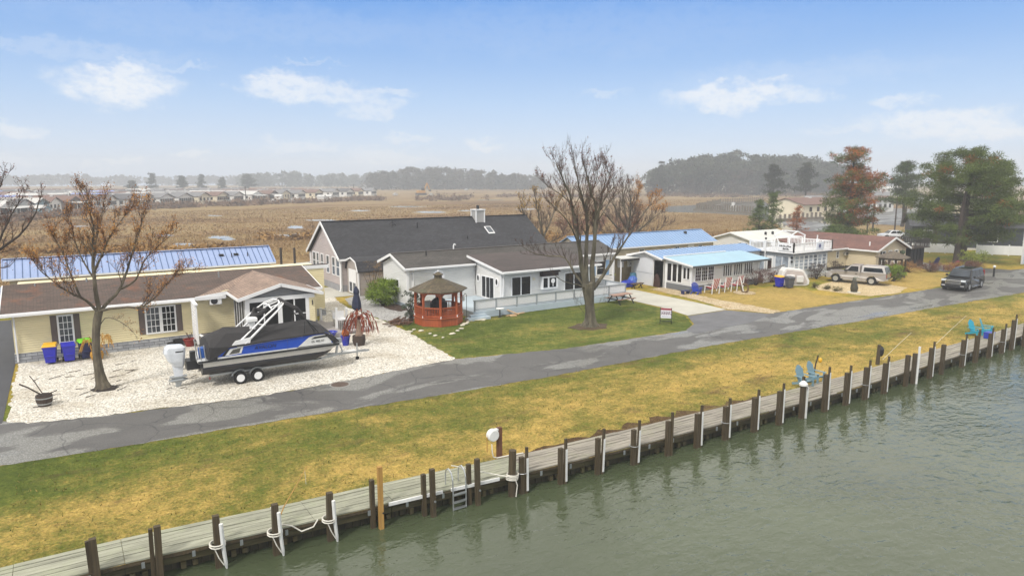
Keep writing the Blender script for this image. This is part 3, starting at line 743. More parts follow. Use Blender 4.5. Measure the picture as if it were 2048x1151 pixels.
for i, (bx, by, tx, ty, kd) in enumerate(PL):
    X, Y = at(bx, by, -.65)
    Y = min(Y, wall_y(X) - .12) if kd != 'x' else Y
    zt = atY(tx, ty, Y)[1]
    zt = max(.35, min(zt, 2.0))
    lean = rnd.uniform(-.05, .05)
    sw = .68 if i < 14 else .76
    wh = 'leftmost on the boardwalk' if i == 0 else ('rightmost on the boardwalk' if i == len(PL)-1 else ORD[i] + ' from the left')
    if kd == 'yellow': wh = 'left of the ladder'
    if kd == 'round': wh = 'right of the ladder'
    if kd == 'cap': wh = 'left of the blue-grey chairs'
    t = thing('piling', KL[kd] + ', ' + wh, 'piling', (X, Y, -.65), 0, PG)
    PILEPOS.append((X, Y, zt))
    def post(dx, dy, w, z1, name, mat, ln=0.0, n=None):
        b = MB(); w = w*sw
        if n: b.tube([(X+dx,Y+dy,-1.3),(X+dx,Y+dy,0),(X+dx+ln,Y+dy,z1)], [w*1.04,w,w*.97], n)
        else:
            b.beam((X+dx,Y+dy,-1.3),(X+dx+ln,Y+dy,z1), w, w*.9, up=(0,1,0))
        return b.build(name, mat, t)
    if kd == 'yellow':
        post(0,0,.2,zt,'post',YELPOST,0); post(-.2,.18,.2,zt-.45,'rear_post',WOODBROWN)
        MB().tube([(X+.03,Y-.105,-.1),(X+.03,Y-.13,-.1)], .03, 8).build('bolt', BLACK, t)
    elif kd == 'twin':
        post(.08,-.08,.22,zt,'post',WOODBROWN,-.04); post(-.14,.12,.2,zt-.2,'rear_post',WOODBROWN,-.03)
        MB().tube([(X+.08,Y-.18,-.1),(X+.08,Y-.215,-.1)], .035, 8).build('bolt', GALV, t)
    elif kd == 'round':
        post(0,0,.19,zt,'post',WOODBROWN,.03,12)
        r = MB()
        for q in range(4):
            r.tube([(X+.2*math.cos(a)+.01*q, Y+.2*math.sin(a), -.02+.05*q+.01*math.sin(a*2)) for a in np.linspace(0,2*PI,13)], .022, 5)
        r.tube([(X,Y-.2,.05),(X+.06,Y-.24,-.2),(X+.02,Y-.22,-.6)], .02, 5)
        r.tube([(X-.1,Y-.15,.1),(X-.6,Y+.2,.2),(X-1.8,Y+.6,.62),(X-2.0,Y+.6,.7)], .018, 5)
        r._build('mooring_rope', ROPE, t)
    elif kd == 'white':
        post(0,0,.25,zt,'post',WOODBROWN,lean)
        b = MB(); b.tube([(X+.1,Y-.17,zt-.2),(X+.12,Y-.17,0),(X+.16,Y-.17,-.5),(X+.18,Y-.17,-.72)], [.055,.055,.05,.015], 8); b.build('bumper_pole', PVC, t)
        r = MB()
        for q in range(2):
            r.tube([(X+.2*math.cos(a), Y+.22*math.sin(a)-.02, .02+.07*q) for a in np.linspace(0,2*PI,13)], .022, 5)
        r.tube([(X-.1,Y-.2,.0),(X-.02,Y-.25,-.25),(X+.1,Y-.24,-.5)], .016, 5)
        r._build('mooring_rope', ROPE, t)
    elif kd == 'cap':
        post(0,0,.26,zt-.14,'post',WOODBROWN)
        MB().lathe([(.19,zt-.16),(.19,zt-.08),(.1,zt+.02),(.005,zt+.07)], 12, (X,Y,0)).build('cap', PVC, t)
        b = MB(); b.beam((X+.2,Y-.08,-.8),(X+.22,Y-.08,zt-.25), .07, .07); b.build('bumper_board', PVC, t)
        MB().beam((X+.19,Y+.16,-.7),(X+.24,Y+.16,zt+.18), .1, .1).build('rear_post', WOODBROWN, t)
    elif kd == 'pole':
        post(0,0,.24,zt-.35,'post',WOODBROWN)
        MB().tube([(X+.17,Y-.1,-.9),(X+.2,Y-.1,zt)], .06, 8).build('bumper_pole', PVC, t)
    elif kd == 'short':
        post(0,0,.26,zt,'post',WOODBROWN,lean*.5)
    elif kd == 'dark':
        post(0,0,.24,zt,'post',WOODBROWN,lean*1.5); 
        MB().beam((X-.14,Y+.15,-.7),(X-.14+lean,Y+.15,zt-.1), .1, .1).build('rear_post', WOODBROWN, t)
    else:
        post(0,0,.23,zt-.34,'post',WOODBROWN)
        MB().beam((X+.17,Y-.06,-.85),(X+.18+lean,Y-.06,zt), .085, .08, up=(0,1,0)).build('bumper_board', WOODBROWN, t)
        if kd == 'strip':
            c = .35 if i < 13 else .2
            MB().beam((X+.175,Y-.118,-.55),(X+.18+lean*.9,Y-.118,zt-c*.8-.1), .085, .012, up=(0,1,0)).build('white_strip', PVC, t)
    # wire tie
    if kd in ('strip','dark2') and i % 3 == 0:
        MB().tube([(X+.17*math.cos(a)+.02, Y+.18*math.sin(a), .12) for a in np.linspace(0,2*PI,11)], .012, 4).build('tie_wire', GALV, t)

# dockside things
lx, ly = 10.1, wall_y(10.1) - .05
t = thing('boarding_ladder', 'white tubular boarding ladder hooked over the boardwalk edge', 'ladder', (lx, ly, .05))
for s in (-1, 1):
    X = lx + s*.24
    MB().tube([(X,ly+.42,.05),(X,ly+.42,.45),(X,ly+.36,.6),(X,ly+.2,.68),(X,ly+.02,.6),(X,ly-.08,.4),(X,ly-.1,-.1),(X,ly-.1,-.85)], .024, 8).build('side_rail', ALU, t)
for z in (-.12, -.38, -.6): MB().box(lx-.24, lx+.24, ly-.15, ly-.05, z-.02, z+.02).build('tread', GALV, t)
t = thing('dock_bumper', 'white edge bumper strip on the boardwalk by the ladder', 'bumper', (8.9, wall_y(8.9)-.05, 0))
b = MB()
for a, c in ((7.75,9.55),(9.85,11.6)): b.beam((a, wall_y(a)-.06, .03), (c, wall_y(c)-.06, .03), .06, .1)
b.build('bumper_strip', PVC, t)
hx, hy = 12.55, 19.95
t = thing('hose_reel', 'white round hose reel on a brown post behind the boardwalk', 'hose reel', (hx, hy, 0))
MB().beam((hx+.05,hy,-.1),(hx+.05,hy,1.15), .16, .16, up=(0,1,0)).build('post', planks('brown_post','#4a2d1d','#73492f','z'), t)
b = MB(); b.lathe([(.05,-.12),(.19,-.12),(.22,-.09),(.22,.09),(.19,.12),(.09,.14),(.02,.14)], 20, (hx-.26,hy-.05,.93), axis='y'); b.box(hx-.3,hx-.03,hy-.08,hy+.06,1.05,1.12); b.build('reel_case', PVC, t, smooth=False)
MB().tube([(hx-.33,hy-.1,.62),(hx-.32,hy-.12,.3),(hx-.26,hy-.1,.12),(hx-.1,hy-.1,.05),(hx+.3,hy-.2,.08),(hx+.9,hy-.3,.08)], .022, 6).build('hose', ROPE, t)
MB().tube([(hx-.5,hy-.05,.9),(hx-.5,hy-.06,.35)], .02, 6).build('crank_arm', YELPOST, t)

def rod(name, label, pts, r, mat, cat): 
    return tag(MB().tube(pts, r, 5).build(name, mat), label, cat)
x0 = 4.75; y0 = wall_y(x0)+.35
t = thing('fishing_rod', 'pale fishing rod standing at an angle over the boardwalk at left', 'rod', (x0,y0,0))
MB().tube([(x0-.3,y0-.25,.1),(x0,y0,.5),(x0+.9,y0+.55,1.35)], [.02,.018,.01], 5).build('pole', YELPOST, t)
MB().tube([(x0+.8,y0+.5,1.27),(x0+.82,y0+.5,.8)], .006, 4).build('line', ROPE, t)
t = thing('mooring_rope', 'white rope drooping over the boardwalk edge at left', 'rope', (x0, wall_y(5)-.05, 0))
MB().tube([(x0-.45,wall_y(4.3)-.05,.75),(x0-.2,wall_y(5)+.2,.1),(x0+.1,wall_y(5)-.02,.05),(x0+.35,wall_y(5)-.1,-.16),(x0+.7,wall_y(5)-.1,-.12),(x0+.85,wall_y(5)-.06,.05)], .022, 6).build('rope_run', ROPE, t)
for k, (xa, dy, lab) in enumerate(((36.6,0,'dark knotted mooring bollard on the far boardwalk edge'),)):
    t = thing('bollard', lab, 'bollard', (xa, wall_y(xa)+1.7, 0))
    MB().tube([(xa,wall_y(xa)+1.7,0),(xa+.03,wall_y(xa)+1.7,1.1)], [.11,.09], 8).build('post', WOODBROWN, t)
    MB().blob((xa+.12,wall_y(xa)+1.62,.75), (.14,.14,.28), 8, 5, jit=.15).build('rope_coil', BLACK, t)
for k, (px, py, tx, ty, lab) in enumerate(((1765,722,1815,668,'thin pale net pole leaning beside a full white piling'),(1872,690,1925,632,'thin pale pole leaning across the verge near the turquoise chairs'))):
    a = at(px, py); e = at(tx+6, ty+14)
    t = thing('pole', lab, 'pole', (a[0], a[1], 0))
    MB().tube([(a[0],a[1],.1),((a[0]+e[0])/2,(a[1]+e[1])/2,.35),(e[0],e[1],.55)], [.01,.009,.007], 5).build('shaft', ROPE, t)
t = thing('float_stake', 'small leaning stake with a yellow float beside the blue-grey chairs', 'stake', (31.9, 19.9, 0))  # leaning stake with a float, carries no lamp
MB().tube([(31.8,19.9,0),(31.9,19.9,.6),(32.0,19.85,1.05)], [.04,.035,.03], 6).build('stake', BARKD, t); MB().blob((32.12,19.8,.78),(.1,.1,.13),8,6).build('float', pm('yellow_float','#d9a324',.5), t)

# adirondack chairs
def adirondack(name, label, loc, rz, mat, group=None, s=1.0):
    t = thing(name, label, 'chair', loc, rz, group); t.scale = (s,s,s)
    b = MB()                                     # faces -Y before rotation
    for i in range(6): y = -.28 + i*.1; b.box(-.27,.27,y,y+.085,.33-.02*i,.35-.02*i)
    b._build('seat', mat, t, world=False)
    b = MB(); hts = [.78,.9,.98,1.0,.98,.9,.78]
    for i in range(7):
        x = -.28 + i*.08
        b.beam((x+.035,.24,.26),(x*1.15+.035,.24+hts[i]*.3,.26+hts[i]*.84), .068, .02, up=(0,1,0))
    b.beam((-.3,.3,.42),(.3,.3,.42),.05,.06); b.build('backrest', mat, t, world=False)
    for s_ in (-1,1):
        MB().box(s_*.36-.07,s_*.36+.07,-.36,.42,.53,.555).build('armrest', mat, t, world=False)
        MB().box(s_*.31-.03,s_*.31+.03,-.32,-.22,0,.53).build('leg', mat, t, world=False)
        MB().beam((s_*.29,-.3,.3),(s_*.29,.62,.03), .03, .12).build('leg', mat, t, world=False)
    return t
TEAL = pm('blue_grey_paint_chair','#6b8894',.5,var=.1); AQUA = pm('turquoise_paint','#2394ac',.45,var=.08)
adirondack('adirondack_chair','blue-grey slatted chair on the boardwalk, the left one of the pair',(29.6,18.95,.06),R(-4),TEAL,'blue-grey chairs on the boardwalk',.86)
adirondack('adirondack_chair','blue-grey slatted chair on the boardwalk, the right one nearer the stake',(30.75,19.1,.06),R(2),TEAL,'blue-grey chairs on the boardwalk',.86)
adirondack('adirondack_chair','bright turquoise chair turned back-on at the far end of the boardwalk',(48.7,19.45,.06),R(-10),AQUA,'turquoise chairs on the boardwalk',.86)
adirondack('adirondack_chair','bright turquoise chair seen side-on, right of its back-turned twin',(49.9,19.3,.06),R(16),AQUA,'turquoise chairs on the boardwalk',.86)
t = thing('cooler', 'dark blue cooler box under the turquoise chair', 'cooler', (48.45,18.6,.06))
BLUEP = pm('blue_plastic','#20349a',.4,var=.08)
MB().box(48.15,48.75,18.4,18.8,.07,.4).build('tub', BLUEP, t, bevel=.02); MB().box(48.13,48.77,18.38,18.82,.4,.46).build('lid', BLUEP, t, bevel=.015)
# moored boat at the right edge of the frame
t = thing('moored_boat', 'small dark boat hull with a white rub rail moored at the right edge', 'boat', (53.6,16.75,-.65), R(4))
rings = []
for x, w, z0 in ((-2.4,.05,.28),(-2.1,.45,.1),(-1.2,.8,-.05),(.5,.9,-.12),(2.4,.85,-.12)):
    rings.append([(x,-w,.75),(x,-w*.92,.3),(x,-w*.4,z0),(x,w*.4,z0),(x,w*.92,.3),(x,w,.75)])
MB().loft(rings).build('hull', pm('dark_maroon_hull','#3a2320',.35), t, world=False, smooth=False)
MB().tube([(2.4,-.88,.76),(.5,-.93,.78),(-1.2,-.83,.8),(-2.1,-.47,.84),(-2.42,0,.88),(-2.1,.47,.84),(-1.2,.83,.8),(.5,.93,.78),(2.4,.88,.76)], .06, 6).build('rub_rail', PVC, t, world=False)
MB().box(-1.0,2.3,-.7,.7,.5,.56).build('deck', WHITE, t, world=False)
# ------------------------------------------------------------------ house kit
class Fc:                                     # a wall plane: facing 'S' (-Y), 'W' (-X), 'N' (+Y), 'E' (+X)
    def __init__(s, face, plane): s.f, s.p = face, plane
    def box(s, mb, a0, a1, z0, z1, d0, d1):
        p = s.p
        if s.f == 'S': mb.box(a0, a1, p-d1, p-d0, z0, z1)
        elif s.f == 'N': mb.box(a0, a1, p+d0, p+d1, z0, z1)
        elif s.f == 'W': mb.box(p-d1, p-d0, a0, a1, z0, z1)
        else: mb.box(p+d0, p+d1, a0, a1, z0, z1)
def window(par, face, plane, a0, a1, z0, z1, cols=1, rows=1, fw=.08, mat=None, pane=None, mt=.03, name='window', sill=False, posts=()):
    fc = Fc(face, plane); m = MB(); mat = mat or WHITE; pane = pane or GLASS
    if a0 > a1: a0, a1 = a1, a0
    for q in ((a0-fw,a0,z0-fw,z1+fw),(a1,a1+fw,z0-fw,z1+fw),(a0,a1,z0-fw,z0),(a0,a1,z1,z1+fw)): fc.box(m, q[0], q[1], q[2], q[3], .0, .055)
    for i in range(1, cols):
        a = a0 + (a1-a0)*i/cols; fc.box(m, a-mt/2, a+mt/2, z0, z1, .0, .042)
    for i in range(1, rows):
        z = z0 + (z1-z0)*i/rows; fc.box(m, a0, a1, z-mt/2, z+mt/2, .0, .040)
    for a in posts: fc.box(m, a-fw/2, a+fw/2, z0, z1, .0, .046)
    if sill: fc.box(m, a0-fw-.03, a1+fw+.03, z0-fw-.04, z0-fw-.002, .0, .09)
    w = m.build(name, mat, par)
    p = MB(); fc.box(p, a0, a1, z0, z1, .004, .02); p.build('pane', pane, w)
    return w
def panel(par, name, face, plane, a0, a1, z0, z1, mat, d=.03, d0=.0):
    m = MB(); Fc(face, plane).box(m, min(a0,a1), max(a0,a1), z0, z1, d0, d); return m.build(name, mat, par)
def gable_x(m, x0, x1, y0, y1, z0, ze, zr, yr=None, ze2=None):   # wall solid with the ridge along X
    yr = (y0+y1)/2 if yr is None else yr; ze2 = ze if ze2 is None else ze2
    m.prism([(x0,y0,z0),(x0,y1,z0),(x0,y1,ze2),(x0,yr,zr),(x0,y0,ze)], (x1-x0,0,0)); return m
def gable_y(m, x0, x1, y0, y1, z0, ze, zr, xr=None, ze2=None):
    xr = (x0+x1)/2 if xr is None else xr; ze2 = ze if ze2 is None else ze2
    m.prism([(x0,y0,z0),(x0,y0,ze),(xr,y0,zr),(x1,y0,ze2),(x1,y0,z0)], (0,y1-y0,0)); return m
def roof_x(m, x0, x1, y0, y1, ze, zr, yr=None, t=.1, ze2=None):
    yr = (y0+y1)/2 if yr is None else yr; ze2 = ze if ze2 is None else ze2
    m.prism([(x0,y0,ze),(x0,yr,zr),(x0,y1,ze2),(x0,y1,ze2-t),(x0,yr,zr-t),(x0,y0,ze-t)], (x1-x0,0,0)); return m
def roof_y(m, x0, x1, y0, y1, ze, zr, xr=None, t=.1, ze2=None):
    xr = (x0+x1)/2 if xr is None else xr; ze2 = ze if ze2 is None else ze2
    m.prism([(x0,y0,ze),(x0,y0,ze-t),(xr,y0,zr-t),(x1,y0,ze2-t),(x1,y0,ze2),(xr,y0,zr)], (0,y1-y0,0)); return m
def gutter(par, a, b, r=.06, mat=None):
    return MB().beam(a, b, .11, .12).build('gutter', mat or WHITE, par)
def downspout(par, pts): return MB().tube(pts, .045, 6).build('downspout', WHITE, par)
SH_BROWN = shingle('brown_shingles', '#4f413a', '#614f46', '#332924', 'x', '#7c4a2c')
SH_BROWN_Y = shingle('light_brown_shingles', '#8a7466', '#9d8675', '#5d4c42', 'y')
SH_DARK = shingle('charcoal_shingles', '#2b2b30', '#3b3b41', '#1b1b1e', 'x')
SH_GREYB = shingle('grey_brown_shingles', '#423e3b', '#544f4b', '#292624', 'x')
SH_FLAT = shingle('dull_brown_shingles', '#463c39', '#514642', '#342c2d', 'x', None, .8)
SH_RED = shingle('red_brown_shingles', '#6b4a42', '#7d574d', '#4a322d', 'x'); SH_REDY = shingle('red_brown_shingles_turned', '#6b4a42', '#7d574d', '#4a322d', 'y')
SH_WOOD = shingle('cedar_shingles', '#4f4533', '#665942', '#2b251c', 'x', '#47503a', 1.1)

# ---- yellow house (left foreground)
A = thing('yellow_house', 'pale yellow ranch house with brown roof behind the boat', 'house', (6, 49, 0))
m = MB(); gable_x(m, -2.7, 14.0, 45.3, 49.2, .55, 2.75, 3.6, yr=49.19, ze2=.6); m.build('wall', CREAM, A)
m = MB(); m.box(-2.6, 15.85, 49.22, 53, .55, 3.55); m.build('rear_wall', CREAM, A)
m = MB(); m.box(-2.74, 14.04, 45.26, 49.2, .02, .55); m.box(-2.7, 15.9, 49.23, 52.9, .02, .548); m.build('stone_skirt', STONE, A)
m = MB(); m.slab((-3.15,44.85,2.86),(14.25,44.85,2.86),(14.25,49.28,3.86),(-3.15,49.28,3.86), .09); m.build('roof', SH_BROWN, A)
m = MB(); m.slab((-3.15,49.285,3.87),(16.2,49.285,3.87),(16.2,53.4,2.9),(-3.15,53.4,2.9), .09); m.build('rear_roof', SH_BROWN, A)
m = MB(); m.box(-3.16, 8.2, 44.78, 44.84, 2.68, 2.87); m.beam((-3.18,44.85,2.78),(-3.18,49.28,3.78),.05,.18); m.beam((14.27,44.85,2.78),(14.27,49.28,3.78),.05,.18)
m.box(14.3, 16.22, 49.16, 49.215, 3.55, 3.8); m.box(13.0,14.3,44.78,44.84,2.7,2.87); m.build('fascia', WHITE, A)
gutter(A, (-3.2,44.72,2.75), (6.4,44.72,2.75)); downspout(A, [(-2.6,44.75,2.7),(-2.6,45.2,2.5),(-2.6,45.22,.1)])
def shutter(par, face, pl, a0, a1, z0, z1, mat):
    m = MB(); fc = Fc(face, pl); fc.box(m, a0, a1, z0, z1, 0, .03)
    zz = (z0+z1)/2; fc.box(m, a0, a1, zz-.03, zz+.03, .03, .042)
    return m.build('shutter', mat, par)
SHUT = pm('brown_shutter', '#5b4f4a', .6)
window(A, 'S', 45.3, -.58, .02, .95, 2.4, 3, 4, .09, pane=GLASSL); shutter(A,'S',45.3,-.98,-.68,.88,2.48,SHUT); shutter(A,'S',45.3,.12,.42,.88,2.48,SHUT)
window(A, 'S', 45.3, 3.78, 4.45, .92, 2.42, 3, 4, .09, pane=GLASSL); window(A, 'S', 45.3, 4.62, 5.28, .92, 2.42, 3, 4, .09, pane=GLASS)
shutter(A,'S',45.3,3.36,3.68,.86,2.48,SHUT); shutter(A,'S',45.3,5.38,5.7,.86,2.48,SHUT)
# cross gable and screened sunroom
m = MB(); m.prism([(6.5,45.28,.55),(6.5,45.28,2.8),(8.3,45.28,3.12),(8.75,45.28,3.1),(8.75,45.28,.55)], (0,-.12,0)); m.build('side_wall', CREAM, A)
m = MB()
zr, ze = 3.78, 3.06
m.slab((8.3,41.75,ze),(10.78,41.75,zr),(10.78,49.1,zr),(8.3,45.0,ze), .1)
m.slab((10.78,41.75,zr),(13.3,41.75,ze),(13.3,45.6,ze),(10.78,49.1,zr), .1)
m.slab((6.5,44.95,2.88),(8.3,44.9,3.065),(10.78,49.12,3.8),(10.7,49.14,3.8), .06)
m.build('porch_roof', SH_BROWN_Y, A)
m = MB()
m.beam((8.28,41.72,ze-.09),(10.79,41.72,zr-.09),.05,.2); m.beam((13.32,41.72,ze-.09),(10.77,41.72,zr-.09),.05,.2)
m.beam((8.27,41.7,ze-.09),(8.27,45.0,ze-.09),.05,.16); m.beam((6.45,44.9,2.8),(8.28,44.86,3.0),.05,.19); m.beam((13.34,41.7,ze-.09),(13.34,45.2,ze-.09),.05,.16)
m.build('rake_board', WHITE, A)
m = MB(); m.prism([(8.85,42.0,2.98),(10.79,42.0,3.58),(12.8,42.0,2.98)], (0,.1,0)); m.build('gable_panel', siding('grey_gable_siding','#77797c',.12), A)
m = MB(); m.box(8.7,12.86,41.95,42.12,2.72,2.975); m.box(8.7,8.95,41.96,42.12,.5,2.72); m.box(10.6,10.85,41.96,42.12,.5,2.72); m.box(12.3,12.5,41.96,42.12,.5,2.72); m.box(8.95,12.3,41.97,42.12,.5,.85)
for x in (9.78,11.6): m.box(x-.035,x+.035,42.0,42.1,.85,2.72)
m.box(11.6,12.3,42.0,42.1,1.75,1.8); m.build('sunroom_frame', WHITE, A)
m = MB(); m.box(8.95,10.6,42.05,42.09,.85,2.72); m.box(10.85,12.3,42.05,42.09,.85,2.72); m.build('screen', SCREEN, A)
m = MB(); m.box(12.5,12.86,41.97,42.12,.5,2.72); m.box(12.74,12.86,42.12,45.28,.5,2.98); m.build('corner_wall', CREAM, A)
m = MB(); m.box(8.72,8.8,42.13,45.25,.55,2.98); m.build('side_screen', SCREEN, A)
m = MB()
for i in range(5): y = 42.3 + i*.7; m.box(8.68,8.715,y-.015,y+.015,.55,2.98)
m.build('screen_post', WHITE, A)
m = MB(); m.box(12.68,12.73,41.9,41.962,2.25,2.55); m.build('wall_lantern', DKMETAL, A)
window(A, 'S', 45.3, 13.0, 13.45, .9, 2.5, 2, 4, .07, pane=GLASSL)
ac = MB().box(7.25,7.95,44.82,45.1,2.33,2.82).build('air_conditioner', WHITE, A, bevel=.02)
MB().lathe([(.2,-.01),(.2,.012),(.03,.02)], 18, (7.5,44.815,2.57), axis='y').build('fan_grille', DKMETAL, ac)
m = MB(); m.lathe([(.01,3.86),(.05,3.86),(.05,4.1),(.01,4.1)], 8, (1.0,48.3,0)); m.lathe([(.01,3.6),(.05,3.6),(.05,3.95),(.01,3.95)], 8, (8.4,47.9,0)); m.build('vent_pipe', GALV, A)
m = MB(); m.lathe([(.01,3.72),(.04,3.72),(.04,3.9)], 8, (-1.6,48.8,0)); m.build('vent_pipe', GALV, A)

dk = thing('front_deck', 'raised grey deck around the sunroom of the yellow house', 'deck', (10,43,0))
m = MB(); m.box(6.4,8.65,42.4,45.2,.4,.5); m.box(8.66,14.3,40.9,41.95,.4,.5); m.box(12.87,14.3,41.96,45.2,.4,.498); m.box(14.31,16.6,42.2,46,.1,.18); m.build('deck_boards', pm('grey_deck_boards','#8f8987',.6,vs=3,stretch=(.3,3,1)), dk)
m = MB(); m.box(6.4,14.3,40.86,40.9,.02,.5); m.box(14.31,14.35,40.9,45,.02,.4); m.build('deck_skirt', pm('grey_skirt','#a5a1a0',.6), dk)
rl = thing('deck_railing', 'white post railing with black balusters right of the sunroom', 'railing', (15.5,43,0))
m = MB()
for x, y, zt in ((14.3,42.25,1.85),(16.5,42.4,1.05),(16.45,43.6,1.05),(16.4,44.8,1.05),(16.3,46.0,1.05),(14.35,45.6,1.3)): m.box(x-.07,x+.07,y-.07,y+.07,.05,zt)
m.build('post', WHITE, rl)
m = MB(); m.beam((14.3,42.25,1.02),(16.5,42.4,.98),.07,.07); m.beam((16.5,42.4,.98),(16.3,46.0,.98),.07,.07); m.beam((14.3,42.25,.26),(16.5,42.4,.24),.06,.06); m.beam((14.3,42.25,1.55),(14.35,45.6,1.25),.06,.06); m.build('rail', WHITE, rl)
m = MB()
for i in range(1,17): x = 14.3+2.2*i/17; y = 42.25+.15*i/17; m.tube([(x,y,.26),(x,y,1.0)], .014, 4)
m.build('baluster', BLACK, rl)
t = thing('privacy_panel', 'tall white louvred privacy panel left of the sunroom deck', 'panel', (6.2,44,0))
m = MB(); m.box(6.15,6.25,43.2,43.3,.3,2.65); m.box(6.15,6.25,44.6,44.7,.3,2.75); m.beam((6.2,43.1,2.7),(6.2,44.8,2.8),.2,.08); m.build('frame', WHITE, t)
m = MB()
for i in range(12): z = .5+i*.18; m.beam((6.2,43.3,z),(6.2,44.6,z+.02),.03,.13)
m.build('louvre', WHITE, t)
m = MB(); m.beam((6.3,43.2,.9),(6.9,42.7,.5),.08,.1); m.build('brace', WHITE, t)

# ---- long blue-roofed home behind
B = thing('blue_roofed_house', 'long beige house with blue standing-seam roof behind the yellow house', 'house', (6,63,0))
m = MB(); gable_x(m, -3.5, 15.0, 61.2, 65.0, .1, 2.75, 3.95); m.build('wall', BEIGE, B)
m = MB(); roof_x(m, -3.9, 15.4, 60.9, 65.3, 2.86, 4.08, t=.06); 
m.build('roof', BLUEROOF, B)
m = MB(); x = -3.6
while x < 15.4: m.beam((x,60.9,2.88),(x,63.1,4.1),.035,.045); x += .46
m.build('seam', BLUESEAM, B)
m = MB(); m.beam((-3.9,63.1,4.12),(15.4,63.1,4.12),.3,.04); m.beam((15.4,60.88,2.86),(15.4,63.1,4.08),.06,.1); m.beam((-3.92,60.88,2.86),(-3.92,63.1,4.08),.06,.1); m.build('ridge_cap', BLUEROOF, B)
gutter(B, (-3.9,60.84,2.78), (15.4,60.84,2.78))
for x in (11.2,12.4): MB().box(x-.18,x+.18,62.0,62.3,3.5,3.68).build('roof_vent', DKMETAL, B)
m = MB()
for x in (12.0,13.3): m.tube([(x,61.9,3.3),(x,61.9,3.75)], .04, 6)
m.build('vent_pipe', DKMETAL, B)
for x in (4.0,9.0): window(B,'S',61.2,x,x+.8,2.05,2.5,2,1,.06)
m = MB(); m.box(.5,1.0,61.1,61.19,1.9,2.3); m.build('wall_vent', WHITE, B)

# ---- grey house with the big dark roof
CHX = 36.9
Cc = thing('grey_house', 'large mauve-grey house with charcoal roof, chimney and row of side windows', 'house', (31,63,0))
m = MB(); gable_x(m, 20.5, 43.1, 58.8, 67.4, .6, 2.95, 5.95, yr=63.1); m.build('wall', MAUVE, Cc)
m = MB(); m.box(20.46,43.14,58.76,67.44,.0,.6); m.build('foundation', pm('grey_block','#8e8d8f',.85,bs_=.3), Cc)
m = MB(); roof_x(m, 20.2, 43.4, 58.4, 67.8, 3.0, 6.1, yr=63.1, t=.12); m.build('roof', SH_DARK, Cc)
m = MB(); m.beam((20.17,58.36,2.9),(20.17,63.1,6.0),.06,.24); m.beam((20.17,67.84,2.9),(20.17,63.1,6.0),.06,.24); m.beam((20.2,58.36,2.9),(43.4,58.36,2.9),.06,.18); m.build('fascia', WHITE, Cc)
m = MB(); m.beam((20.2,63.1,6.1),(43.4,63.1,6.1),.3,.05); m.build('ridge_cap', pm('dark_cap','#2b2b2f',.8), Cc)
for y0_, y1_ in ((66.7,65.9),(65.5,64.9),(64.2,63.6),(62.6,61.9),(61.0,60.3),(59.9,59.0)):
    window(Cc,'W',20.5,y1_,y0_,1.42,2.95,1,2,.08,pane=GLASSL,mt=.06)
m = MB(); m.box(20.4,20.55,58.7,58.95,.0,2.95); m.box(20.4,20.55,67.3,67.5,.0,2.95); m.build('corner_board', WHITE, Cc)
downspout(Cc, [(20.3,58.5,2.9),(20.42,58.68,2.6),(20.42,58.68,.4),(20.2,58.5,.12)])
ch = MB().box(36.5,37.5,62.2,63.2,4.8,6.75).build('chimney', siding('chimney_siding','#a9a7a5',.15), Cc)
m = MB()
for x, y in ((36.5,62.2),(37.5,62.2),(36.5,63.2)): m.box(x-.06,x+.06,y-.06,y+.06,4.8,6.8)
m.box(36.4,37.6,62.1,63.3,6.76,6.86); m.build('corner_trim', WHITE, ch); MB().lathe([(.16,6.86),(.16,7.25),(.02,7.3)],10,(37.0,62.7,0)).build('flue', DKMETAL, ch)
sk = MB(); sk.beam((37.4,60.5,4.41),(37.4,61.5,5.07),.75,.1); sk = sk.build('skylight', WHITE, Cc)
m = MB(); m.beam((37.4,60.6,4.53),(37.4,61.4,5.06),.6,.02); m.build('pane', GLASSL, sk)
m = MB(); m.tube([(34.2,60.0,4.0),(34.2,60.0,4.35)],.06,6); m.tube([(29.5,61.8,5.2),(29.5,61.8,5.75)],.05,6); m.build('vent_pipe', DKMETAL, Cc)
m = MB()
for a in (0,2.1,4.2): m.tube([(27.0,62.2,5.9),(27+.5*math.cos(a),62.2+.3*math.sin(a),5.4+.2*math.sin(a))],.025,4)
m.tube([(27,62.2,5.5),(27,62.2,6.2)],.03,5); m.build('antenna', DKMETAL, Cc)
Dd = thing('garden_shed', 'taupe gambrel shed with white double door beside the grey house', 'shed', (22.5,57.3,0))
m = MB(); m.prism([(21.0,55.8,0),(21.0,58.7,0),(21.0,58.7,2.25),(21.0,58.35,2.85),(21.0,57.25,3.15),(21.0,56.15,2.85),(21.0,55.8,2.2)],(4.2,0,0)); m.build('wall', SHEDS, Dd)
m = MB()
for a, b in (((55.65,2.12),(56.12,2.95)),((56.12,2.95),(57.25,3.27)),((57.25,3.27),(58.4,2.95)),((58.4,2.95),(58.75,2.2))): m.slab((20.85,a[0],a[1]),(25.3,a[0],a[1]),(25.3,b[0],b[1]),(20.85,b[0],b[1]),.07)
m.build('roof', SH_DARK, Dd)
m = MB()
for a, b in (((55.65,2.1),(56.12,2.92)),((56.12,2.92),(57.25,3.22)),((57.25,3.22),(58.4,2.92))): m.beam((20.82,a[0],a[1]),(20.82,b[0],b[1]),.05,.12)
m.box(20.92,21.02,55.72,55.95,0,2.2); m.build('trim', WHITE, Dd)
dr = MB().box(20.93,20.995,56.3,58.1,.1,2.2).build('door', WHITE, Dd)
m = MB()
for y in (56.45,57.3): m.box(20.9,20.928,y,y+.55,.25,1.05)
m.build('door_pane', GLASSL, dr)

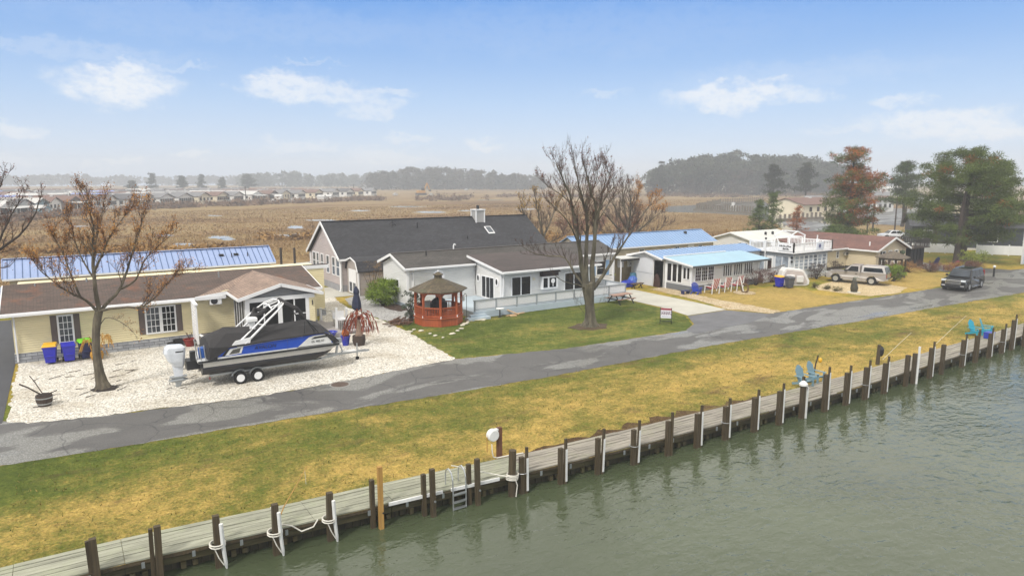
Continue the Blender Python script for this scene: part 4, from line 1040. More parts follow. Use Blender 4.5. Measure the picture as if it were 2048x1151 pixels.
# ---- white house in the middle
E = thing('white_house', 'long white sided house with brown roof and front addition behind the big tree', 'house', (32,48,0))
m = MB(); gable_x(m, 22.1, 43.3, 48.3, 53.0, .3, 3.0, 3.95, yr=50.8, ze2=3.15); m.build('wall', VINYL, E)
m = MB(); m.box(22.06,43.34,48.26,53.04,0,.32); m.build('foundation', pm('blue_grey_block','#8f9aa3',.8), E)
m = MB(); roof_x(m, 21.8, 43.6, 48.0, 53.4, 3.2, 4.12, yr=50.8, t=.1, ze2=3.3); m.build('roof', SH_GREYB, E)
m = MB(); m.beam((21.77,47.97,3.1),(21.77,50.8,4.02),.05,.2); m.beam((21.77,53.43,3.2),(21.77,50.8,4.02),.05,.2); m.box(21.8,28.1,47.92,47.98,3.02,3.2); m.build('fascia', WHITE, E); MB().box(37.2,43.6,47.92,47.98,3.02,3.2).build('fascia', WHITE, E)
for x in (22.0,43.2): MB().box(x,x+.2,48.2,48.29,0,3.0).build('corner_board', WHITE, E)
gutter(E,(21.8,47.86,3.12),(28.0,47.86,3.12)); downspout(E,[(22.5,47.9,3.05),(22.55,48.2,2.85),(22.55,48.22,.2)])
m = MB(); m.beam((21.8,50.8,4.13),(43.6,50.8,4.13),.28,.05); m.build('ridge_cap', pm('grey_cap','#57524f',.8), E)
window(E,'W',22.1,49.9,50.35,1.55,2.05,1,1,.1)
m = MB(); m.prism([(28.2,44.3,.5),(28.2,48.3,.5),(28.2,49.2,3.6),(28.2,44.3,2.85)],(9.3,0,0)); m.build('addition_wall', VINYLG, E)
m = MB(); m.prism([(28.0,43.8,2.95),(28.0,49.3,3.76),(28.0,49.3,3.66),(28.0,43.8,2.85)],(9.9,0,0)); m.build('addition_roof', SH_FLAT, E)
m = MB(); m.beam((27.97,43.78,2.86),(27.97,49.25,3.67),.05,.18); m.box(28.0,37.9,43.74,43.795,2.74,2.94); m.box(28.1,28.28,44.22,44.31,.5,2.85); m.build('addition_trim', WHITE, E)
gutter(E,(28.0,43.68,2.86),(37.9,43.68,2.86)); downspout(E,[(28.25,43.7,2.82),(28.3,44.1,2.62),(28.3,44.2,.5)])
pd = window(E,'W',28.2,45.35,47.15,.6,2.25,3,1,.09,name='patio_door',mt=.08)
m = MB(); m.box(28.13,28.165,45.9,45.95,.6,2.2); m.build('curtain', pm('grey_curtain','#a7a9ac',.9), pd)
def porthole(par, y, z, r=.2):
    m = MB(); n = 20
    out_, in_ = [], []
    for k in range(n):
        a = 2*PI*k/n; out_.append((28.14, y+r*1.3*math.cos(a), z+r*1.75*math.sin(a))); in_.append((28.14, y+r*.75*math.cos(a), z+r*1.15*math.sin(a)))
    m.add(out_+in_+[(28.2,p[1],p[2]) for p in out_], [(k,(k+1)%n,n+(k+1)%n,n+k) for k in range(n)]+[(k,2*n+k,2*n+(k+1)%n,(k+1)%n) for k in range(n)])
    w = m.build('round_window', WHITE, par); MB().face([(28.16,p[1],p[2]) for p in in_]).build('pane', GLASS, w)
porthole(E, 47.75, 2.02); porthole(E, 44.9, 2.02)
window(E,'S',44.3,29.2,30.95,.75,2.35,1,1,.09,name='sliding_window',posts=(30.05,),pane=glass('dim_room','#1d1c1c',.08))
window(E,'S',44.3,34.45,36.3,.75,2.3,1,1,.09,name='sliding_window',posts=(35.4,),pane=glass('dim_room','#1d1c1c',.08))
bay = MB(); bay.box(31.9,33.5,43.95,44.29,1.2,2.25); bay = bay.build('garden_window', WHITE, E, bevel=.03)
m = MB(); m.box(32.02,32.42,43.925,43.948,1.36,2.12); m.box(32.62,33.28,43.925,43.948,1.36,2.12); m.build('pane', GLASS, bay)
m = MB()
m.lathe([(.15,0),(.2,.01),(.15,.02),(.12,.01)],16,(32.95,43.9,1.86),axis='y'); m.box(32.92,32.98,43.9,43.92,1.42,1.66); m.build('wreath', WHITE, bay)
m = MB(); m.slab((31.85,43.72,2.62),(33.6,43.72,2.62),(33.6,44.28,2.84),(31.85,44.28,2.84),.04); m.build('awning', pm('dark_brown_awning','#3d302c',.7), E); 
m = MB(); m.box(31.88,33.56,43.98,44.29,2.26,2.62); m.build('awning_back', pm('dark_brown_awning2','#33282a',.8), E)
m = MB(); m.box(31.2,31.4,44.24,44.295,2.0,2.2); m.build('wall_lamp', pm('lamp_cream','#d8d2bd',.4), E)
window(E,'S',48.3,41.3,42.2,1.2,2.4,1,2,.08,pane=GLASS); BSH = pm('blue_shutter','#7fa0c2',.6)
shutter(E,'S',48.3,40.75,41.15,1.1,2.5,BSH); shutter(E,'S',48.3,42.4,42.8,1.1,2.5,BSH)
m = MB(); m.lathe([(.01,3.75),(.05,3.75),(.05,4.25)],8,(24.6,50.0,0)); m.build('vent_pipe', DKMETAL, E)
m = MB(); m.tube([(28.0,51.6,3.7),(28.0,51.6,4.35),(28.08,51.6,4.5),(28.2,51.6,4.4)],.06,8); m.build('white_flue', WHITE, E)
m = MB(); m.tube([(28.15,48.1,3.0),(28.1,48.15,1.5),(28.15,48.1,.6)],.025,5); m.build('cable', BLACK, E)
def vdeck():
    t = thing('side_deck', 'pale blue painted deck with steps in front of the white house', 'deck', (31,43,0))
    m = MB(); m.box(24.4,28.15,42.0,48.2,.42,.5); m.box(28.16,39.2,42.0,44.25,.42,.5); m.box(37.6,39.2,44.26,48.2,.42,.498); m.build('deck_boards', PALEBLUE, t)
    m = MB(); m.box(24.4,39.2,41.95,41.99,.03,.5); m.box(24.35,24.39,42,48.2,.03,.5); m.box(39.21,39.25,42,48,.03,.5); m.build('skirt', PALEBLUE, t)
    m = MB(); m.box(23.6,25.4,41.3,41.94,.02,.2); m.box(23.9,25.2,41.6,41.93,.2,.36); m.build('step', PALEBLUE, t)
    r = thing('deck_rail', 'blue-grey railing with white lattice panels along the deck', 'railing', (32,42,.5))
    xs_ = [24.5+ i*(39.15-24.5)/8 for i in range(9)]
    m = MB()
    for x in xs_: m.box(x-.05,x+.05,42.02,42.12,.5,1.3)
    for y in (44.5,46.6,48.1): m.box(39.08,39.18,y-.05,y+.05,.5,1.3)
    m.build('post', RAILGREY, r)
    m = MB(); m.box(24.4,39.25,42.0,42.14,1.3,1.36); m.box(39.06,39.2,42.14,48.2,1.3,1.36); m.box(24.5,39.1,42.04,42.1,.62,.67); m.build('rail', RAILGREY, r)
    m = MB()
    for a, b in zip(xs_, xs_[1:]): m.box(a+.06,b-.06,42.06,42.08,.68,1.29)
    m.box(39.12,39.14,42.2,48.1,.6,1.29); m.build('lattice_panel', lattice(), r)
def lattice():
    m_, nt, bs = newmat('white_lattice')
    v = coords(nt)
    s = nn(nt, 'ShaderNodeSeparateXYZ'); nt.links.new(v, s.inputs[0])
    h = maths(nt, 'ADD', s.outputs[0], s.outputs[1])
    a = maths(nt, 'FRACT', maths(nt, 'MULTIPLY', maths(nt, 'ADD', h, s.outputs[2]), 9)); b = maths(nt, 'FRACT', maths(nt, 'MULTIPLY', maths(nt, 'SUBTRACT', h, s.outputs[2]), 9))
    k = maths(nt, 'MULTIPLY', maths(nt, 'GREATER_THAN', a, .5), maths(nt, 'GREATER_THAN', b, .5))
    nt.links.new(mix(nt, k, lin('#dcdcdd'), lin('#a9aaad')), bs.inputs['Base Color']); bs.inputs['Roughness'].default_value = .6
    return m_
vdeck()

# ---- gazebo
gx, gy = 21.7, 42.3
G_ = thing('gazebo', 'octagonal stained redwood gazebo with cedar roof and cupola', 'gazebo', (gx,gy,0))
def octo(r, z, a0=PI/8): return [(gx+r*math.cos(a0+k*PI/4), gy+r*math.sin(a0+k*PI/4), z) for k in range(8)]
MB().loft([octo(1.7,.02), octo(1.7,.55)]).build('base', REDWOOD, G_); MB().loft([octo(1.78,.55), octo(1.78,.6)]).build('base_rim', REDWOODX, G_)
for p in octo(1.6,0): MB().beam((p[0],p[1],.6),(p[0],p[1],2.38),.13,.13,up=(0,1,0)).build('post', REDWOOD, G_)
o1 = octo(1.6,0); 
ti, to_, ar = MB(), MB(), MB()
bal = MB()
for k in range(8):
    a, b = Vector(o1[k]), Vector(o1[(k+1)%8])
    to_.beam(a+Vector((0,0,2.34)), b+Vector((0,0,2.34)), .1, .22)
    for s0, s1 in ((0,.5),(1,.5)):                       # arched brackets
        p = a.lerp(b, s0); q = a.lerp(b, s1)
        prev = None
        for i in range(6):
            t_ = i/5; w = p.lerp(q, .04+.44*t_*2/2); zz = 1.75 + .5*math.sqrt(max(0,1-(1-t_)**2)); w.z = zz
            if prev is not None: ar.beam(prev, w, .05, .12)
            prev = w
    if k == 5 and False: continue
    bal.beam(a+Vector((0,0,1.28)), b+Vector((0,0,1.28)), .1, .07); bal.beam(a+Vector((0,0,.7)), b+Vector((0,0,.7)), .06, .08)
    for i in range(1,11):
        p = a.lerp(b, i/11); bal.beam((p.x,p.y,.7),(p.x,p.y,1.28),.04,.04,up=(0,1,0))
to_.build('header', REDWOODX, G_); ar.build('arch_bracket', REDWOOD, G_); bal.build('balustrade', REDWOOD, G_)
MB().loft([octo(2.05,2.38), octo(2.05,2.45), octo(.28,3.18)]).build('roof', SH_WOOD, G_)
cp = MB().loft([octo(.27,3.15), octo(.27,3.42)]).build('cupola', SH_WOOD, G_); MB().loft([octo(.38,3.4), octo(.38,3.44), octo(.03,3.62)]).build('cupola_roof', SH_WOOD, cp)
MB().lathe([(.04,3.6),(.05,3.68),(.01,3.74)],8,(gx,gy,0)).build('finial', WHITE, cp)
m = MB()
for p in octo(1.66,.66): m.box(p[0]-.04,p[0]+.04,p[1]-.04,p[1]+.04,.6,.74)
m.build('post_light', WHITE, G_)
t = thing('patio_grill', 'covered dark grill standing inside the gazebo', 'grill', (gx+.3,gy+.5,.6))
m = MB(); m.box(gx-.25,gx+.85,gy+.3,gy+.85,.62,1.35); m.build('cart', BLACK, t, bevel=.04); MB().blob((gx+.3,gy+.57,1.4),(.56,.32,.32),12,6).build('hood', DKMETAL, t)
t = thing('patio_chair', 'dark slatted patio chair inside the gazebo at left', 'chair', (gx-.8,gy-.1,.6))
m = MB()
for i in range(5): m.box(gx-1.05+i*.1,gx-.98+i*.1,gy+.15,gy+.18,1.0,1.65)
m.build('backrest', pm('grey_slat','#8f8d88',.7), t); MB().box(gx-1.08,gx-.5,gy-.4,gy+.15,.98,1.03).build('seat', BLACK, t)
for dx, dy in ((-1.05,-.36),(-.55,-.36),(-1.05,.1),(-.55,.1)): MB().box(gx+dx,gx+dx+.05,gy+dy,gy+dy+.05,.62,.98).build('leg', BLACK, t)
t = thing('satellite_dish', 'round white satellite dish behind the gazebo roof', 'satellite dish', (24.3,47.3,0))
MB().tube([(24.3,47.4,0),(24.3,47.4,2.2)],.04,6).build('mast', GALV, t)
MB().lathe([(.02,.14),(.3,.1),(.52,0),(.5,-.02),(.28,.07),(.02,.1)],20,(24.3,47.25,2.45),axis='y').build('dish', pm('dish_white','#c9cbd1',.5), t)
t = thing('bird_feeder', 'small white hanging feeder on a black bracket right of the gazebo', 'feeder', (23.5,41.5,0))
MB().tube([(23.62,41.7,.05),(23.62,41.7,1.9),(23.5,41.65,2.0),(23.3,41.6,1.9)],.02,5).build('pole', BLACK, t); MB().lathe([(.05,1.5),(.12,1.55),(.12,1.8),(.02,1.92)],10,(23.3,41.6,0)).build('feeder_body', WHITE, t)

# ---- carport area between the houses
t = thing('utility_shed', 'open tan utility wall with two white meter boxes between the houses', 'shed', (45,49,0))
m = MB(); m.box(44.2,47.6,49.5,49.6,0,2.5); m.build('back_wall', planks('tan_plank','#9c8b6d','#b9a989','z'), t)
m = MB(); m.box(43.9,47.8,47.8,49.7,2.5,2.58); m.build('roof', WHITEROOF, t)
m = MB(); m.box(43.95,44.05,47.9,48.0,0,2.5); m.build('post', WHITE, t)
m = MB(); m.box(43.9,47.0,47.78,47.86,2.32,2.5); m.build('header', BLACK, t)
for x in (44.9,46.2): 
    b = MB().box(x,x+.7,49.32,49.49,1.5,2.25).build('meter_box', WHITE, t); MB().lathe([(.07,0),(.07,.03)],10,(x+.35,49.29,1.8),axis='y').build('meter', BLACK, b)
t = thing('tarp_pile', 'heap of bright blue tarpaulin under the carport', 'tarpaulin', (43.9,47.2,0))
MB().blob((43.9,47.0,.25),(.95,.6,.35),12,6,jit=.18).build('fold', BLUEP, t); MB().blob((45.0,47.4,.35),(.5,.45,.55),12,6,jit=.15).build('bundle', pm('mid_blue_tarp','#3b5fae',.5), t)
t = thing('storage_tote', 'lime and grey lidded tote on the tarpaulin pile', 'tote', (43.3,48.2,0))
MB().box(42.95,43.6,48.35,48.8,0,1.0).build('tub', pm('grey_tub','#9b9b93',.6), t, bevel=.03); MB().box(42.9,43.65,48.3,48.85,1.0,1.08).build('lid', pm('lime_lid','#b5c23c',.5), t)
t = thing('wheeled_bin', 'teal barrel with a lid beside the tarpaulin pile', 'barrel', (45.9,48.3,0))
MB().lathe([(.28,0),(.34,.3),(.34,.7),(.28,1.0)],14,(45.9,48.3,0)).build('drum', pm('teal_drum','#3f6f86',.5), t); MB().lathe([(.3,1.0),(.3,1.05),(.02,1.06)],14,(45.9,48.3,0)).build('lid', pm('teal_drum','#3f6f86',.5), t)
t = thing('garden_bench', 'dark wooden bench at the back of the concrete driveway', 'bench', (44.2,45.9,0))
BENCH = planks('dark_bench','#4b3a30','#6b5545','x')
MB().box(43.5,44.9,45.7,46.1,.42,.47).build('seat', BENCH, t)
for x in (43.7,44.6): MB().beam((x,45.65,0),(x+.1,46.1,.42),.07,.06).build('leg', BLACK, t); MB().beam((x,46.15,0),(x+.1,45.7,.42),.07,.06).build('leg', BLACK, t)

# ---- blue sunroom house
Gn = thing('sunroom_house', 'grey and white house with bright blue roofs and a window-walled sunroom', 'house', (52,43,0))
m = MB(); m.prism([(46.5,41.5,.55),(46.5,44.6,.55),(46.5,44.6,2.75),(46.5,41.5,2.3)],(9.3,0,0)); m.build('sunroom_wall', VINYLG, Gn)
m = MB(); m.box(46.44,55.84,41.44,44.6,.02,.55); m.build('skirt', GREYS, Gn)
m = MB(); m.slab((46.1,41.0,2.42),(57.0,41.0,2.42),(57.0,44.5,2.92),(46.1,44.5,2.92),.1); m.build('sunroom_roof', BLUEROOF2, Gn)
m = MB(); m.beam((46.07,40.97,2.38),(46.07,44.5,2.86),.05,.16); m.beam((46.1,44.5,2.97),(54.6,44.5,2.97),.14,.08); m.build('roof_trim', WHITE, Gn)
m = MB(); m.beam((46.1,40.96,2.34),(57.0,40.96,2.34),.05,.17); m.build('dark_fascia', pm('dark_grey_fascia','#4d5154',.6), Gn)
m = MB(); gable_x(m, 46.3, 60.3, 44.7, 49.0, 0, 2.65, 3.15, yr=46.8); m.build('main_wall', VINYLG, Gn)
m = MB(); roof_x(m, 45.9, 60.4, 44.5, 49.3, 2.75, 3.3, yr=46.8, t=.08); m.build('main_roof', MIDBLUE, Gn)
m = MB(); x = 46.2
while x < 60.3: m.beam((x,44.5,2.77),(x,46.8,3.32),.03,.04); x += .6
m.build('seam', MIDBLUE, Gn)
m = MB(); m.beam((45.88,44.48,2.68),(45.88,46.8,3.22),.05,.16); m.beam((45.88,49.3,2.68),(45.88,46.8,3.22),.05,.16); m.build('rake_board', WHITE, Gn)
dark2 = glass('dark_tinted', '#1a1613', .1)
for a, b in ((44.35,43.85),(43.7,43.2),(43.05,42.6)): window(Gn,'W',46.5,b,a,.75,2.35,1,1,.07,pane=dark2)
for a, b in ((42.4,42.1),(41.95,41.68)): window(Gn,'W',46.5,b,a,1.15,2.15,1,1,.06,pane=dark2)
xs_ = [46.95,47.8,48.65,49.5]
for a, b in zip(xs_, xs_[1:]): window(Gn,'S',41.5,a+.05,b-.08,.95,2.15,3,4,.06,pane=glass('plaid_room','#2b1f1e',.12),mt=.025)
for k in range(3):
    for j in range(4):
        x = 50.75 + k*1.5 + j*.31; window(Gn,'S',41.5,x,x+.2,1.12,2.14,1,1,.045,pane=dark2)
m = MB(); m.box(46.42,46.5,44.42,44.6,.0,2.7); m.box(46.42,46.56,41.42,41.5,.55,2.3); m.build('corner_board', WHITE, Gn)
downspout(Gn, [(55.7,41.0,2.3),(55.72,41.42,2.1),(55.72,41.42,.1)])
m = MB(); m.box(46.24,46.3,46.0,48.6,.02,2.62); m.build('white_panel', pm('white_sheet','#c9cbcf',.5,var=.04), Gn)
m = MB(); m.box(46.22,46.238,46.0,48.6,1.18,1.21); m.build('panel_joint', GALV, Gn)
m = MB(); m.box(46.3,46.44,44.72,45.9,0,2.5); m.build('alley_wall', pm('alley_grey_wall','#7d7c7c',.8), Gn)  # slab in one even mid grey, set against the paler wall
t = thing('rusty_screen', 'dark brown rounded fire screen leaning in the alley by the blue-roofed sunroom', 'screen', (46.1,45.4,0))
MB().prism([(46.1,44.9,0),(46.1,45.75,0),(46.1,45.7,.7),(46.1,45.45,1.25),(46.1,45.15,1.2),(46.1,44.95,.7)],(.08,0,0)).build('panel', pm('rust_brown','#3d251d',.8), t)

# ---- roof-deck house
Hh = thing('roof_deck_house', 'white house with a railed roof deck and multi-pane windows', 'house', (63.5,43,0))
m = MB(); m.box(60.6,66.6,41.1,45.8,.35,2.55); m.build('wall', pm('pale_board_wall','#c4c8cc',.55,var=.05), Hh)
m = MB(); m.box(60.56,66.64,41.06,45.8,.0,.34); m.build('skirt', VINYLG, Hh)
m = MB(); m.box(60.3,66.9,40.8,46.0,2.56,2.68); m.build('roof_slab', pm('dark_grey_edge','#5b5e61',.7), Hh)
m = MB(); m.box(60.25,66.95,40.75,46.05,2.68,2.78); m.build('deck_edge', WHITE, Hh)
for k in range(7):
    x = 61.0 + k*.78; window(Hh,'S',41.1,x,x+.6,.95,2.35,1,4,.06,pane=glass('pale_glazing','#8a9199',.15),mt=.06)
m = MB()
window(Hh,'W',60.6,41.5,43.0,.7,2.3,2,1,.08,pane=glass('pale_curtain','#8f98a3',.2),mt=.06); window(Hh,'W',60.6,44.2,45.6,.7,2.3,2,1,.08,pane=glass('pale_curtain','#8f98a3',.2),mt=.06)
dw = MB().box(60.5,60.6,43.25,44.0,.4,2.25).build('door', WHITE, Hh); MB().box(60.47,60.498,43.4,43.85,.7,2.0).build('door_pane', glass('brown_pane','#2c1a16',.15), dw)
for z in (1.75,2.15): MB().box(60.4,60.56,41.0,41.15,z,z+.22).build('wall_light', BLACK, Hh)
ra = thing('roof_railing', 'white baluster railing around the roof deck', 'railing', (63.5,43.4,2.78))
m = MB(); mb2 = MB()
corners = [(60.35,46.0),(60.35,40.85),(66.85,40.85),(66.85,46.0)]
for (ax, ay), (bx, by) in zip(corners, corners[1:]):
    L = math.hypot(bx-ax, by-ay); k = int(L/1.6)
    for i in range(k+1):
        x, y = ax+(bx-ax)*i/k, ay+(by-ay)*i/k; m.box(x-.06,x+.06,y-.06,y+.06,2.78,3.78)
    k2 = int(L/.17)
    for i in range(k2): 
        x, y = ax+(bx-ax)*(i+.5)/k2, ay+(by-ay)*(i+.5)/k2; mb2.box(x-.025,x+.025,y-.025,y+.025,2.85,3.62)
    m.beam((ax,ay,3.66),(bx,by,3.66),.1,.08); m.beam((ax,ay,2.88),(bx,by,2.88),.06,.07)
m.build('post_and_rail', WHITE, ra); mb2.build('baluster', WHITE, ra)
t = thing('banner', 'white banner with two lines of dark script on the roof railing', 'banner', (60.2,41.7,2.9))
MB().box(60.24,60.27,40.95,42.5,2.92,3.6).build('cloth', pm('banner_cloth','#dfdfe0',.8,var=.03), t)
m = MB()
q = random.Random(5)
for zz, y0_, y1_ in ((3.36,42.4,41.15),(3.08,42.0,41.3)):
    y = y0_
    while y > y1_:
        w = q.uniform(.05,.12); m.box(60.22,60.238,y-w,y,zz-.05,zz+q.uniform(.04,.14)); y -= w + q.uniform(.03,.07)
    m.build('lettering', BLACK, t); m = MB()
t = thing('flag', 'white flag with a dark blue burst hung on the roof railing', 'flag', (65,40.75,2.9))
MB().box(64.0,65.2,40.74,40.765,2.9,3.62).build('cloth', pm('flag_cloth','#cdd2dc',.8,var=.05), t)
m = MB()
for k in range(9):
    a = 2*PI*k/9; m.add([(64.55,40.735,3.27),(64.55+.12*math.cos(a-.35),40.735,3.27+.14*math.sin(a-.35)),(64.55+.3*math.cos(a),40.735,3.27+.34*math.sin(a)),(64.55+.12*math.cos(a+.35),40.735,3.27+.14*math.sin(a+.35))],[(0,1,2,3)])
m.build('emblem', pm('navy_print','#1d2468',.7), t)
t = thing('flagpole', 'thin white flagpole in front of the roof-deck house', 'flagpole', (60.0,43.9,0)); MB().tube([(60.05,43.9,0),(60.05,43.9,3.95)],.05,8).build('pole', WHITE, t); MB().blob((60.05,43.9,4.02),(.12,.12,.12),10,6).build('finial', BLACK, t)
t = thing('pergola', 'white lattice arbour standing on the roof deck', 'arbour', (64.8,44.5,2.78))
m = MB()
for x, y in ((63.6,43.6),(66.2,43.6),(63.6,45.4),(66.2,45.4)): m.box(x-.05,x+.05,y-.05,y+.05,2.78,4.1)
m.beam((63.5,43.6,4.1),(64.9,43.6,4.55),.08,.1); m.beam((66.3,43.6,4.1),(64.9,43.6,4.55),.08,.1); m.beam((63.5,45.4,4.1),(64.9,45.4,4.55),.08,.1); m.beam((66.3,45.4,4.1),(64.9,45.4,4.55),.08,.1); m.beam((64.9,43.5,4.55),(64.9,45.5,4.55),.08,.1)
for i in range(7): x = 63.7+i*.4; m.beam((x,43.6,3.95),(x,45.4,3.95),.04,.08)
m.build('frame', WHITE, t)
for i, x in enumerate((61.6,62.7)):
    adirondack('deck_chair', ('white slatted chair on the roof deck, left one','white slatted chair on the roof deck beside the arbour')[i], (x,43.8,2.78), R(10+15*i), WHITE, 'white chairs on the roof deck')
t = thing('ramp_rail', 'grey wooden ramp with white balusters in front of the roof-deck house', 'ramp', (58.5,41.5,0))
MB().beam((56.2,41.6,.5),(60.4,42.3,.75),.9,.08).build('deck_boards', pm('grey_deck_boards','#8f8987'), t); MB().beam((56.2,41.1,1.3),(60.4,41.8,1.5),.12,.06).build('rail', pm('grey_rail','#7b7873',.7), t)
m = MB()
for i in range(22): f_ = i/21; x = 56.2+4.2*f_; y = 41.1+.7*f_; m.box(x-.02,x+.02,y-.02,y+.02,.1,1.3+.2*f_)
m.build('baluster', WHITE, t)
t = thing('porch_grill', 'black covered grill at the corner between the sunroom and ramp', 'grill', (57.3,43.3,0))
MB().box(56.7,57.9,42.95,43.6,.6,1.3).build('cart', BLACK, t, bevel=.05); MB().blob((57.3,43.3,1.35),(.6,.35,.3),12,6).build('hood', BLACK, t)

# ---- tan house with red-brown roof
J = thing('tan_house', 'tan sided house with red-brown roof and forward gable by the pickup', 'house', (76,45,0))
m = MB(); m.box(66.8,74.2,43.35,47.5,.35,2.35); m.prism([(74,40,.35),(74,40,2.3),(77.1,40,3.5),(80.2,40,2.3),(80.2,40,.35)],(0,11,0)); m.build('wall', TAN, J)
m = MB(); m.box(66.9,74.1,43.42,47.4,.0,.345); m.box(74.05,80.1,40.06,50.9,.0,.345); m.build('skirt', pm('dark_block_skirt','#4d4a46',.85), J)
m = MB(); m.slab((66.6,43.0,2.42),(73.7,43.0,2.42),(77.1,47.4,3.55),(66.6,47.4,3.4),.09); m.build('side_roof', SH_RED, J)
m = MB(); m.slab((73.65,39.6,2.32),(77.1,39.6,3.66),(77.1,51.3,3.66),(73.65,51.3,2.32),.1); m.slab((77.1,39.6,3.66),(80.55,39.6,2.32),(80.55,51.3,2.32),(77.1,51.3,3.66),.1); m.build('roof', SH_REDY, J)
m = MB(); m.beam((73.63,39.57,2.24),(77.1,39.57,3.57),.05,.2); m.beam((80.57,39.57,2.24),(77.1,39.57,3.57),.05,.2); m.beam((73.62,39.6,2.24),(73.62,43.0,2.24),.05,.16); m.beam((66.6,42.97,2.33),(73.6,42.97,2.33),.05,.16); m.build('fascia', WHITE, J)
for a in (75.2,76.5,77.8): window(J,'S',40,a,a+.55,.75,2.1,1,2,.1); 
for a in (74.95,): shutter(J,'S',40,a-.12,a+.12,.7,2.15,BLACK)
window(J,'S',43.35,72.0,72.3,1.35,2.0,1,2,.08)
b = MB().box(73.3,73.9,43.1,43.34,1.55,1.9).build('wall_unit', pm('unit_grey','#b5b0a5',.6), J); MB().box(73.36,73.84,43.08,43.098,1.6,1.85).build('grille', BLACK, b)
m = MB(); m.tube([(73.6,43.3,1.5),(73.6,43.3,.3)],.03,5); m.build('drain_pipe', TAN, J)
m = MB()
for x, y, z in ((71.0,45.0,2.98),(74.7,41.2,2.75),(72.6,46.2,3.25)): m.tube([(x,y,z-.1),(x,y,z+.4)],.07,8)
m.build('vent_pipe', WHITE, J)
t = thing('hanging_basket', 'dark green hanging basket above the small gazebo by the tan house', 'basket', (78.3,39.3,0)); MB().tube([(78.3,39.4,2.0),(78.3,39.4,2.4)],.015,4).build('chain', BLACK, t); MB().blob((78.3,39.4,1.95),(.35,.3,.22),10,6,jit=.25).build('foliage', SHRUBD, t)
K_ = thing('dark_porch', 'black screened porch with a railed roof deck right of the tan house', 'porch', (82,41,0))
m = MB(); m.box(80.65,83.6,39.7,43.5,.0,2.15); m.build('wall', pm('black_screen_wall','#17181d',.6), K_)
m = MB()
for x in (80.7,81.4,82.1,82.8,83.5): m.box(x-.05,x+.05,39.62,39.69,0,2.15)
m.build('post', BLACK, K_)
m = MB(); m.box(80.6,84.2,39.3,44,2.16,2.26); m.build('deck_slab', pm('brown_deck_edge','#4a4039',.8), K_)
m = MB()
for i in range(18): x = 80.7+i*.2; m.box(x-.025,x+.025,39.36,39.41,2.26,3.1)
for i in range(18): y = 39.4+i*.25; m.box(84.1,84.15,y-.02,y+.02,2.26,3.1)
m.box(80.6,84.2,39.34,39.44,3.1,3.18); m.box(84.06,84.2,39.45,44,3.1,3.18); m.build('roof_rail', pm('dark_brown_rail','#2b2521',.7), K_)
adirondack('porch_chair','dark chair on the roof of the black porch',(82.6,41.0,2.27),R(20),DKMETAL)

g2x, g2y = 70.9, 36.6
t = thing('small_gazebo', 'weathered brown open gazebo beside the silver pickup', 'gazebo', (g2x,g2y,0))
GB = planks('weathered_gazebo','#3f352d','#665749','z')
def hexa(r, z): return [(g2x+r*math.cos(k*PI/3+.2), g2y+r*math.sin(k*PI/3+.2), z) for k in range(6)]
for p in hexa(1.2,0): MB().beam((p[0],p[1],0),(p[0],p[1],2.1),.13,.13,up=(0,1,0)).build('post', GB, t)
MB().loft([hexa(1.65,2.05),hexa(1.65,2.13),hexa(.1,2.75)]).build('roof', shingle('old_gazebo_shingle','#5b5145','#6f6353','#3a332b','x'), t)
m = MB(); hx_ = hexa(1.2,0)
for k in range(6):
    if k == 4: continue
    a, b = hx_[k], hx_[(k+1)%6]; m.beam((a[0],a[1],.85),(b[0],b[1],.85),.08,.08); m.beam((a[0],a[1],1.98),(b[0],b[1],1.98),.08,.18)
    for i in range(1,9):
        x, y = a[0]+(b[0]-a[0])*i/9, a[1]+(b[1]-a[1])*i/9; m.box(x-.03,x+.03,y-.03,y+.03,.05,.85)
m.build('balustrade', GB, t)

# ---- homes of the row behind
Fh = thing('blue_roofed_house', 'long tan house with light blue metal roof behind the sunroom house', 'house', (55,56.5,0))
m = MB(); gable_x(m, 44.5, 64.4, 54.3, 58.8, .1, 2.7, 3.9); m.build('wall', BEIGE, Fh)
m = MB(); roof_x(m, 44.2, 64.8, 54.0, 59.1, 2.8, 4.03, t=.07); m.build('roof', MIDBLUE, Fh)
m = MB(); x = 44.4
while x < 64.8: m.beam((x,54.0,2.82),(x,56.55,4.05),.03,.035); x += .5
m.build('seam', MIDBLUE, Fh)
gutter(Fh,(46.2,53.94,2.72),(64.8,53.94,2.72))
for a in (52.5,58.0,61.8): window(Fh,'S',54.3,a,a+.6,1.95,2.4,2,1,.07)
m = MB(); m.box(60.0,61.0,54.2,54.29,.2,2.55); m.build('door', WHITE, Fh)
MB().lathe([(.16,3.5),(.2,3.6),(.2,3.9),(.02,3.98)],10,(61.3,55.9,0)).build('roof_vent', DKMETAL, Fh)
MB().beam((44.2,56.55,4.06),(64.8,56.55,4.06),.25,.04).build('ridge_cap', MIDBLUE, Fh)
Ih = thing('white_roofed_house', 'pale grey house with a white metal roof behind the roof deck', 'house', (73,55,0))
m = MB(); gable_x(m, 69.3, 77.8, 52.3, 58.4, .1, 2.6, 3.45, yr=55.6); m.build('wall', VINYLG, Ih)
m = MB(); roof_x(m, 69.0, 78.3, 51.9, 58.8, 2.65, 3.55, yr=55.6, t=.1); m.build('roof', WHITEROOF, Ih)
m = MB(); x = 69.2
while x < 78.3: m.beam((x,51.9,2.66),(x,55.6,3.56),.03,.03); x += .5
m.build('seam', WHITEROOF, Ih)
m = MB(); m.beam((68.97,51.87,2.57),(68.97,55.6,3.47),.05,.16); m.beam((68.97,58.8,2.57),(68.97,55.6,3.47),.05,.16); m.beam((69,51.86,2.57),(78.3,51.86,2.57),.05,.16); m.build('fascia', WHITE, Ih)
